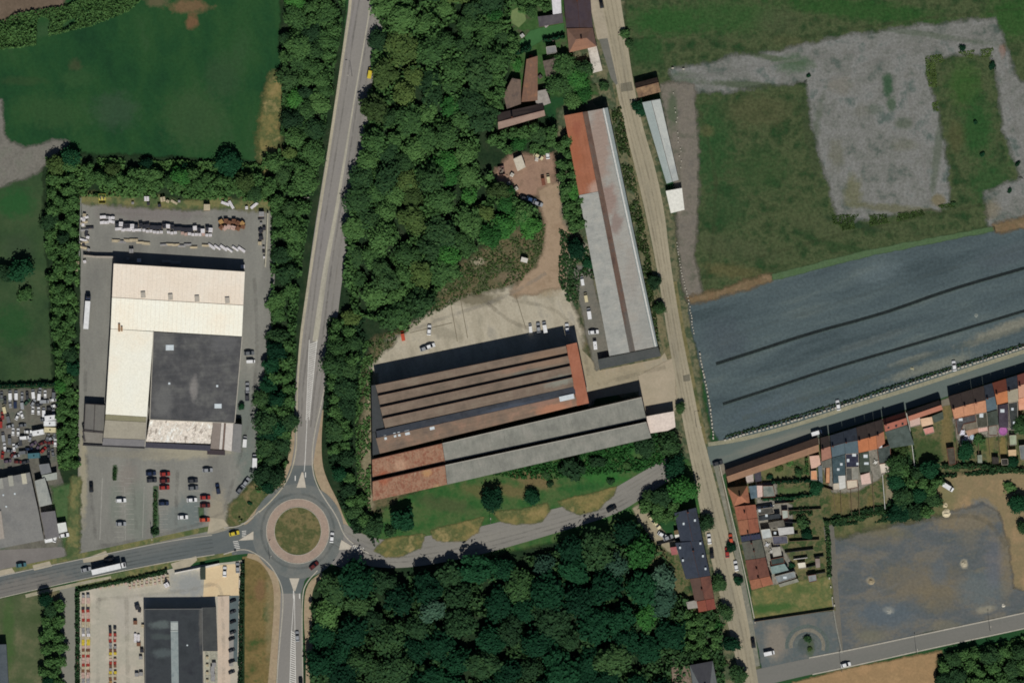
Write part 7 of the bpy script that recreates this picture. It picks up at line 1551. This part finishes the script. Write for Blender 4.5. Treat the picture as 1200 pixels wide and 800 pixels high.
# laundry / tarpaulins on the terrace with pale clutter
for x, y, c, l in ((1127.4, 506.6, (206, 208, 220), 'white-lilac tarpaulin behind the L-shaped extension'), (1133, 512.4, (214, 214, 222), 'white tarpaulin in the pale clutter east of the passage'), (1139.4, 512, (168, 188, 204), 'pale blue tarpaulin in the clutter east of the passage'), (1130, 517, (196, 190, 206), 'lilac tarpaulin, lowest of the pale clutter east of the passage'), (1162, 501.6, (214, 214, 210), 'white folded tarpaulin on the light grey patio'), (1069, 490.6, (220, 214, 204), 'white tarpaulin on the pale pink extension'), (897, 585.6+10, (206, 206, 200), 'pale tarpaulin beside the dark grey outbuilding')):
    r = empty('tarpaulin', P(x, y, 0)); tag(r, l, 'tarpaulin'); bm = bmesh.new(); bmesh.ops.create_grid(bm, x_segments=8, y_segments=8, size=1.2)
    for v in bm.verts: v.co.z = .7+.35*mnoise.noise(Vector((v.co.x*1.3+x, v.co.y*1.3+y, 0)))
    me = bpy.data.meshes.new('cloth'); bm.to_mesh(me); bm.free(); link('cloth', me, paint('tarp_%d_%d' % (c[0], c[2]), c, .8), r)
    m = MB(); m.box((0, 0, .2), (1.9, 1.9, .4)); m.build('covered_load', wood, r)
# garden walls / fences
def fence(name, label, pts, h=1.6, mat=None, th=.12, cat='fence'):
    org = P(*pts[0]); r = empty(name, org); tag(r, label, cat)
    for a, b in zip(pts, pts[1:]):
        pa, pb = P(*a)-org, P(*b)-org; c = (pa+pb)/2; m = MB(); m.box((c.x, c.y, h/2), ((pb-pa).length-.02, th, h), math.atan2((pb-pa).y, (pb-pa).x)); m.build('panel', mat or trim, r)
    for p in pts:
        q = P(*p)-org; m = MB(); m.box((q.x, q.y, h/2+.05), (.2, .2, h+.1)); m.build('post', mat or trim, r)
    return r
fw = paint('fence_wood', (112, 96, 76), .9); fg = paint('concrete_fence', (130, 128, 118), .9)
fence('fence', 'tall pale fence at the east edge of the warehouse yard', [(314, 250), (313, 280), (311, 313)], 1.8, paint('pale_fence', (176, 172, 152), .8), .6)
fence('gate', 'long white sliding gate at the entrance of the building-supply yard', [(205, 671), (230, 666), (257, 660)], 1.6, paint('gate_white', (216, 212, 204), .6), .5, 'gate')
fence('wall', 'pale wall between the two parts of the warehouse yard', [(98, 299.6), (112, 301), (134, 301.4)], 2.2, paint('pale_yard_wall', (168, 160, 148), .9), .8, 'wall')
fence('kerb_wall', 'pale low wall right of the dark cars in the building-supply yard', [(281, 663), (280.4, 690)], 1, paint('pale_low_wall', (204, 196, 180), .9), .5, 'wall')
fence('fence', 'white fence along the north-west edge of the yard beside the field hedge', [(95, 232), (94, 270), (93, 300)], 1.6, paint('grey_mesh_fence', (150, 152, 146), .8), .3)
fences = [([(908, 590), (930, 588)], 'short fence beside the patio of the first orange-red house'), ([(924, 598), (962, 596)], 'fence across the upper narrow gardens'), ([(925, 634), (960, 632)], 'fence across the middle narrow gardens'), ([(930, 655), (946, 653)], 'short fence just above the white square shed'), ([(985, 575), (986, 602)], 'fence below the ribbed conservatory'), ([(997, 574), (998, 603)], 'fence below the cream garden shed'), ([(1046, 546), (1047, 560)], 'short fence at the edge of the east thicket'), ([(1146, 508), (1147, 540)], 'fence left of the pale pink awning garden'), ([(963, 570), (976, 574), (979, 600)], 'fence between the barn garden and the ribbed conservatory'), ([(1006, 570), (1007, 604)], 'fence right of the cream garden shed'), ([(1022, 556), (1024, 598)], 'fence right of the pinkish square shed'), ([(1034, 556), (1037, 596)], 'fence right of the off-white square shed'), ([(1062, 484), (1066, 502), (1072, 548)], 'white fence west of the low salmon-roofed house'), ([(1119, 494), (1121, 520), (1122, 546)], 'fence on the east side of the passage'), ([(1158, 511), (1160, 534)], 'fence left of the olive lawn strip'), ([(1170, 511), (1172, 536)], 'fence between the olive and the straw lawn strips'), ([(1181, 506), (1182, 536)], 'fence right of the straw lawn strip'),
 ([(916, 611), (950, 613)], 'dark fence above the wide grey-green back garden'), ([(920, 647), (953, 643)], 'dark fence, uppermost of three in the southern narrow gardens'), ([(944, 664.6), (957, 661.6)], 'short dark fence beside the white square shed'), ([(945, 673.6), (967, 670)], 'dark fence, lowest of three in the southern narrow gardens'), ([(912, 626.6), (935, 624.6)], 'dark fence south of the pale ribbed conservatory'), ([(954, 652.6), (965, 651)], 'short dark fence at the east end of the narrow gardens'), ([(884, 728), (977, 714)], 'thin fence between the grass plot and the ring-marked gravel'), ([(770, 637.6), (788, 633.6), (810, 629)], 'dark wall between the two navy slate houses'), ([(843, 548), (852, 590), (858, 620)], 'low railing along the east pavement of the street'), ([(833, 756), (834, 772), (838, 790)], 'white fence west of the round trees at the bottom')]
for pts, l in fences:
    fence('fence', l, pts, 1.7, darkm if 'dark' in l else (paint('white_fence', (190, 190, 184), .8) if 'white' in l else fw), .3 if 'white' in l or 'dark' in l else .16)
for x, y, c, l in ((649, 70, (176, 170, 164), 'pale stack beside the dark brown outbuilding'), (622, 67, (150, 60, 50), 'small red stack at the head of the rusty shed'), (633, 90, (84, 80, 78), 'dark stack between the rusty shed and the outbuilding'), (600, 205, (200, 196, 186), 'white stack at the west side of the red brick yard'), (596, 215, (150, 150, 146), 'grey stack by the wrecks in the red brick yard'), (629, 187, (206, 200, 190), 'white stack north in the red brick yard'), (605, 221, (190, 186, 176), 'pale stack south-west in the red brick yard'), (665, 22, (206, 204, 206), 'white stack beside the white roofed annex') if False else (640, 30, (170, 168, 168), 'pale stack on the grey slab annex side'), (648, 46, (92, 84, 80), 'brown stack beside the glazed lean-to'), (612, 42, (190, 190, 186), 'pale stack west of the bright green garden strip'), (618, 150, (104, 96, 88), 'dark stack south of the old farmhouse')):
    pal, me = pdata('bags', c); r = empty('stacked_goods', P(x, y, .09), math.radians((x*13) % 90)); tag(r, l, 'goods'); r.scale = (1.5, 1.5, 1.2)
    link('pallet_base', pal, None, r); link('load', me, None, r)
# rows of blocks
blk = paint('pale_concrete_block', (176, 172, 158), .9)
bm_ = MB(); bm_.box((0, 0, .35), (1.0, .6, .7), 0, .85); BD = mesh('concrete_block', bm_.v, bm_.f); BD.materials.append(blk)
def blocks(pts, sp, label, group, sc=1.0, jit=.3, skip=0):
    tl = 0; d0 = 0
    for a, b in zip(pts, pts[1:]):
        Ls = math.dist(a, b); t = d0
        while t < Ls:
            x, y = lerp2(a, b, t/Ls); t += sp*R2.uniform(.85, 1.15)
            if R2.random() < skip: continue
            o = link('concrete_block', BD); o.location = P(x+R2.uniform(-jit, jit), y+R2.uniform(-jit, jit), .1); o.rotation_euler = (0, 0, math.atan2(-(b[1]-a[1]), b[0]-a[0])+R2.uniform(-.2, .2)); s = sc*R2.uniform(.85, 1.15); o.scale = (s, s, s); tag(o, label, 'concrete block', group)
        d0 = t-Ls
blocks([(793, 285), (799, 320), (807, 352), (811, 378), (813, 392)], 3.6, 'pale block in the line between the street verge and the path of the dry field', 'blocks beside the dry field path', .8, .6)
blocks([(820, 415), (825, 440), (830, 465), (834, 490), (836, 516)], 4.2, 'pale block in the line at the left edge of the slate-grey gravel lot', 'blocks at the left edge of the slate lot', 1.1, .4)
blocks([(850, 515.5), (905, 500), (950, 487), (1000, 471.5), (1060, 452), (1100, 439), (1200, 407)], 4.6, 'pale block on the verge between the slate-grey gravel lot and the east street', 'blocks on the verge of the east street', 1.35, .3)
blocks([(966, 612), (972, 680), (974, 692), (977, 706), (979, 716)], 11, 'pale block between the grass plot and the south gravel lot', 'blocks beside the south gravel lot', 1.0, .4)
blocks([(789, 108), (793, 140), (796, 170), (798, 200)], 6, 'small pale block on the weedy path east of the long pale workshop', 'blocks east of the long pale workshop', .7, 1.5, .2)
blocks([(788, 80), (801, 81)], 12, 'pale block at the mouth of the gravel lot', 'blocks at the mouth of the gravel lot', 1.1)
dark_hedge = hedge('thin line of weeds behind the pale blocks of the slate-grey gravel lot', [(850, 511.5), (905, 496), (1000, 467.5), (1100, 435), (1200, 403)], 1.8, .7, 'dark', 900, 'weed_strip', None, .28)
# heaps of sand and stone
def heap(x, y, r, h, c, label, name='sand_heap'):
    bm = bmesh.new(); bmesh.ops.create_grid(bm, x_segments=18, y_segments=18, size=r*S*1.5)
    for v in bm.verts:
        d = v.co.length/(r*S); v.co.z = max(-.02, h*(1-d)*(1+.0)+.5*mnoise.noise(Vector((v.co.x*1.1+x, v.co.y*1.1+y, 0)))*max(0, 1.3-d))
    me = bpy.data.meshes.new(name); bm.to_mesh(me); bm.free(); o = link(name, me, surf('heap_%d_%d' % (c[0], c[2]), [c, tuple(max(0, v-16) for v in c)], 2, .12, .6)); o.location = P(x, y, .05); tag(o, label, 'heap'); return o
heap(1109, 601, 5, .7, (196, 184, 158), 'pale sand heap, bigger one on the north edge of the south gravel lot')
heap(1107.6, 592, 3, .5, (186, 172, 144), 'small pale sand heap north of the bigger one')
heap(1021, 681, 4, .6, (146, 134, 112), 'small pale heap in the west half of the south gravel lot')
heap(1130, 660, 4, .6, (162, 154, 136), 'small pale heap in the east half of the south gravel lot')
heap(1042, 716, 3, .3, (146, 146, 140), 'flat grey stone heap in the southern part of the gravel lot')
heap(1176, 709, 2, .4, (190, 184, 172), 'tiny white stone heap near the south-east corner of the gravel lot')
heap(1069, 432, 2.4, .4, (146, 142, 118), 'tiny pale heap on the slate-grey gravel lot')
heap(1144, 370, 2.6, .3, (130, 136, 132), 'tiny pale heap on the slate-grey gravel lot near its second ditch')
# street lamps, poles, signs
def lamp(x, y, ang, label, h=8):
    r = empty('street_lamp', P(x, y, .1), math.radians(ang)); tag(r, label, 'street lamp'); m = MB(); m.cyl((0, 0, 0), (0, 0, h), .11, .06, 8); m.build('pole', fg, r)
    m = MB(); m.cyl((0, 0, h), (1.6, 0, h+.25), .05, .04, 6); m.build('arm', fg, r); m = MB(); m.box((1.9, 0, h+.25), (.8, .3, .14)); m.build('lamp_head', trim, r)
for x, y, a, l in ((412.6, 90, 170, 'street lamp beside the upper main road'), (357, 232, 0, 'street lamp left of the main road near the yard hedge'), (178, 627, -80, 'street lamp on the verge south of the car park'), (316, 655, 60, 'street lamp at the lower left of the roundabout'), (1074, 765, 90, 'street lamp on the verge of the south-east street'), (1160, 738, 90, 'street lamp on the south-east street near the right edge'), (912, 706, 80, 'street lamp by the grass plot') if False else (986, 786, 90, 'street lamp opposite the concrete edging of the gravel lot'), (816, 500, 0, 'street lamp beside the beige street at the slate lot'), (575, 612, 90, 'street lamp on a dry grass verge of the curving road')):
    lamp(x, y, a, l)
for x, y, l in ((281, 609.6, 'white sign board on the brown verge at the roundabout'), (276, 648, 'small white sign on the south side of the west road'), (283.6, 612.6, 'small white sign below the sign board at the roundabout')):
    r = empty('road_sign', P(x, y, .08)); tag(r, l, 'sign'); m = MB(); m.cyl((0, 0, 0), (0, 0, 2), .05, .05, 6); m.build('post', fg, r); m = MB(); m.box((0, 0, 1.9), (1.0, .12, .9), .3); m.build('sign_panel', trim, r)
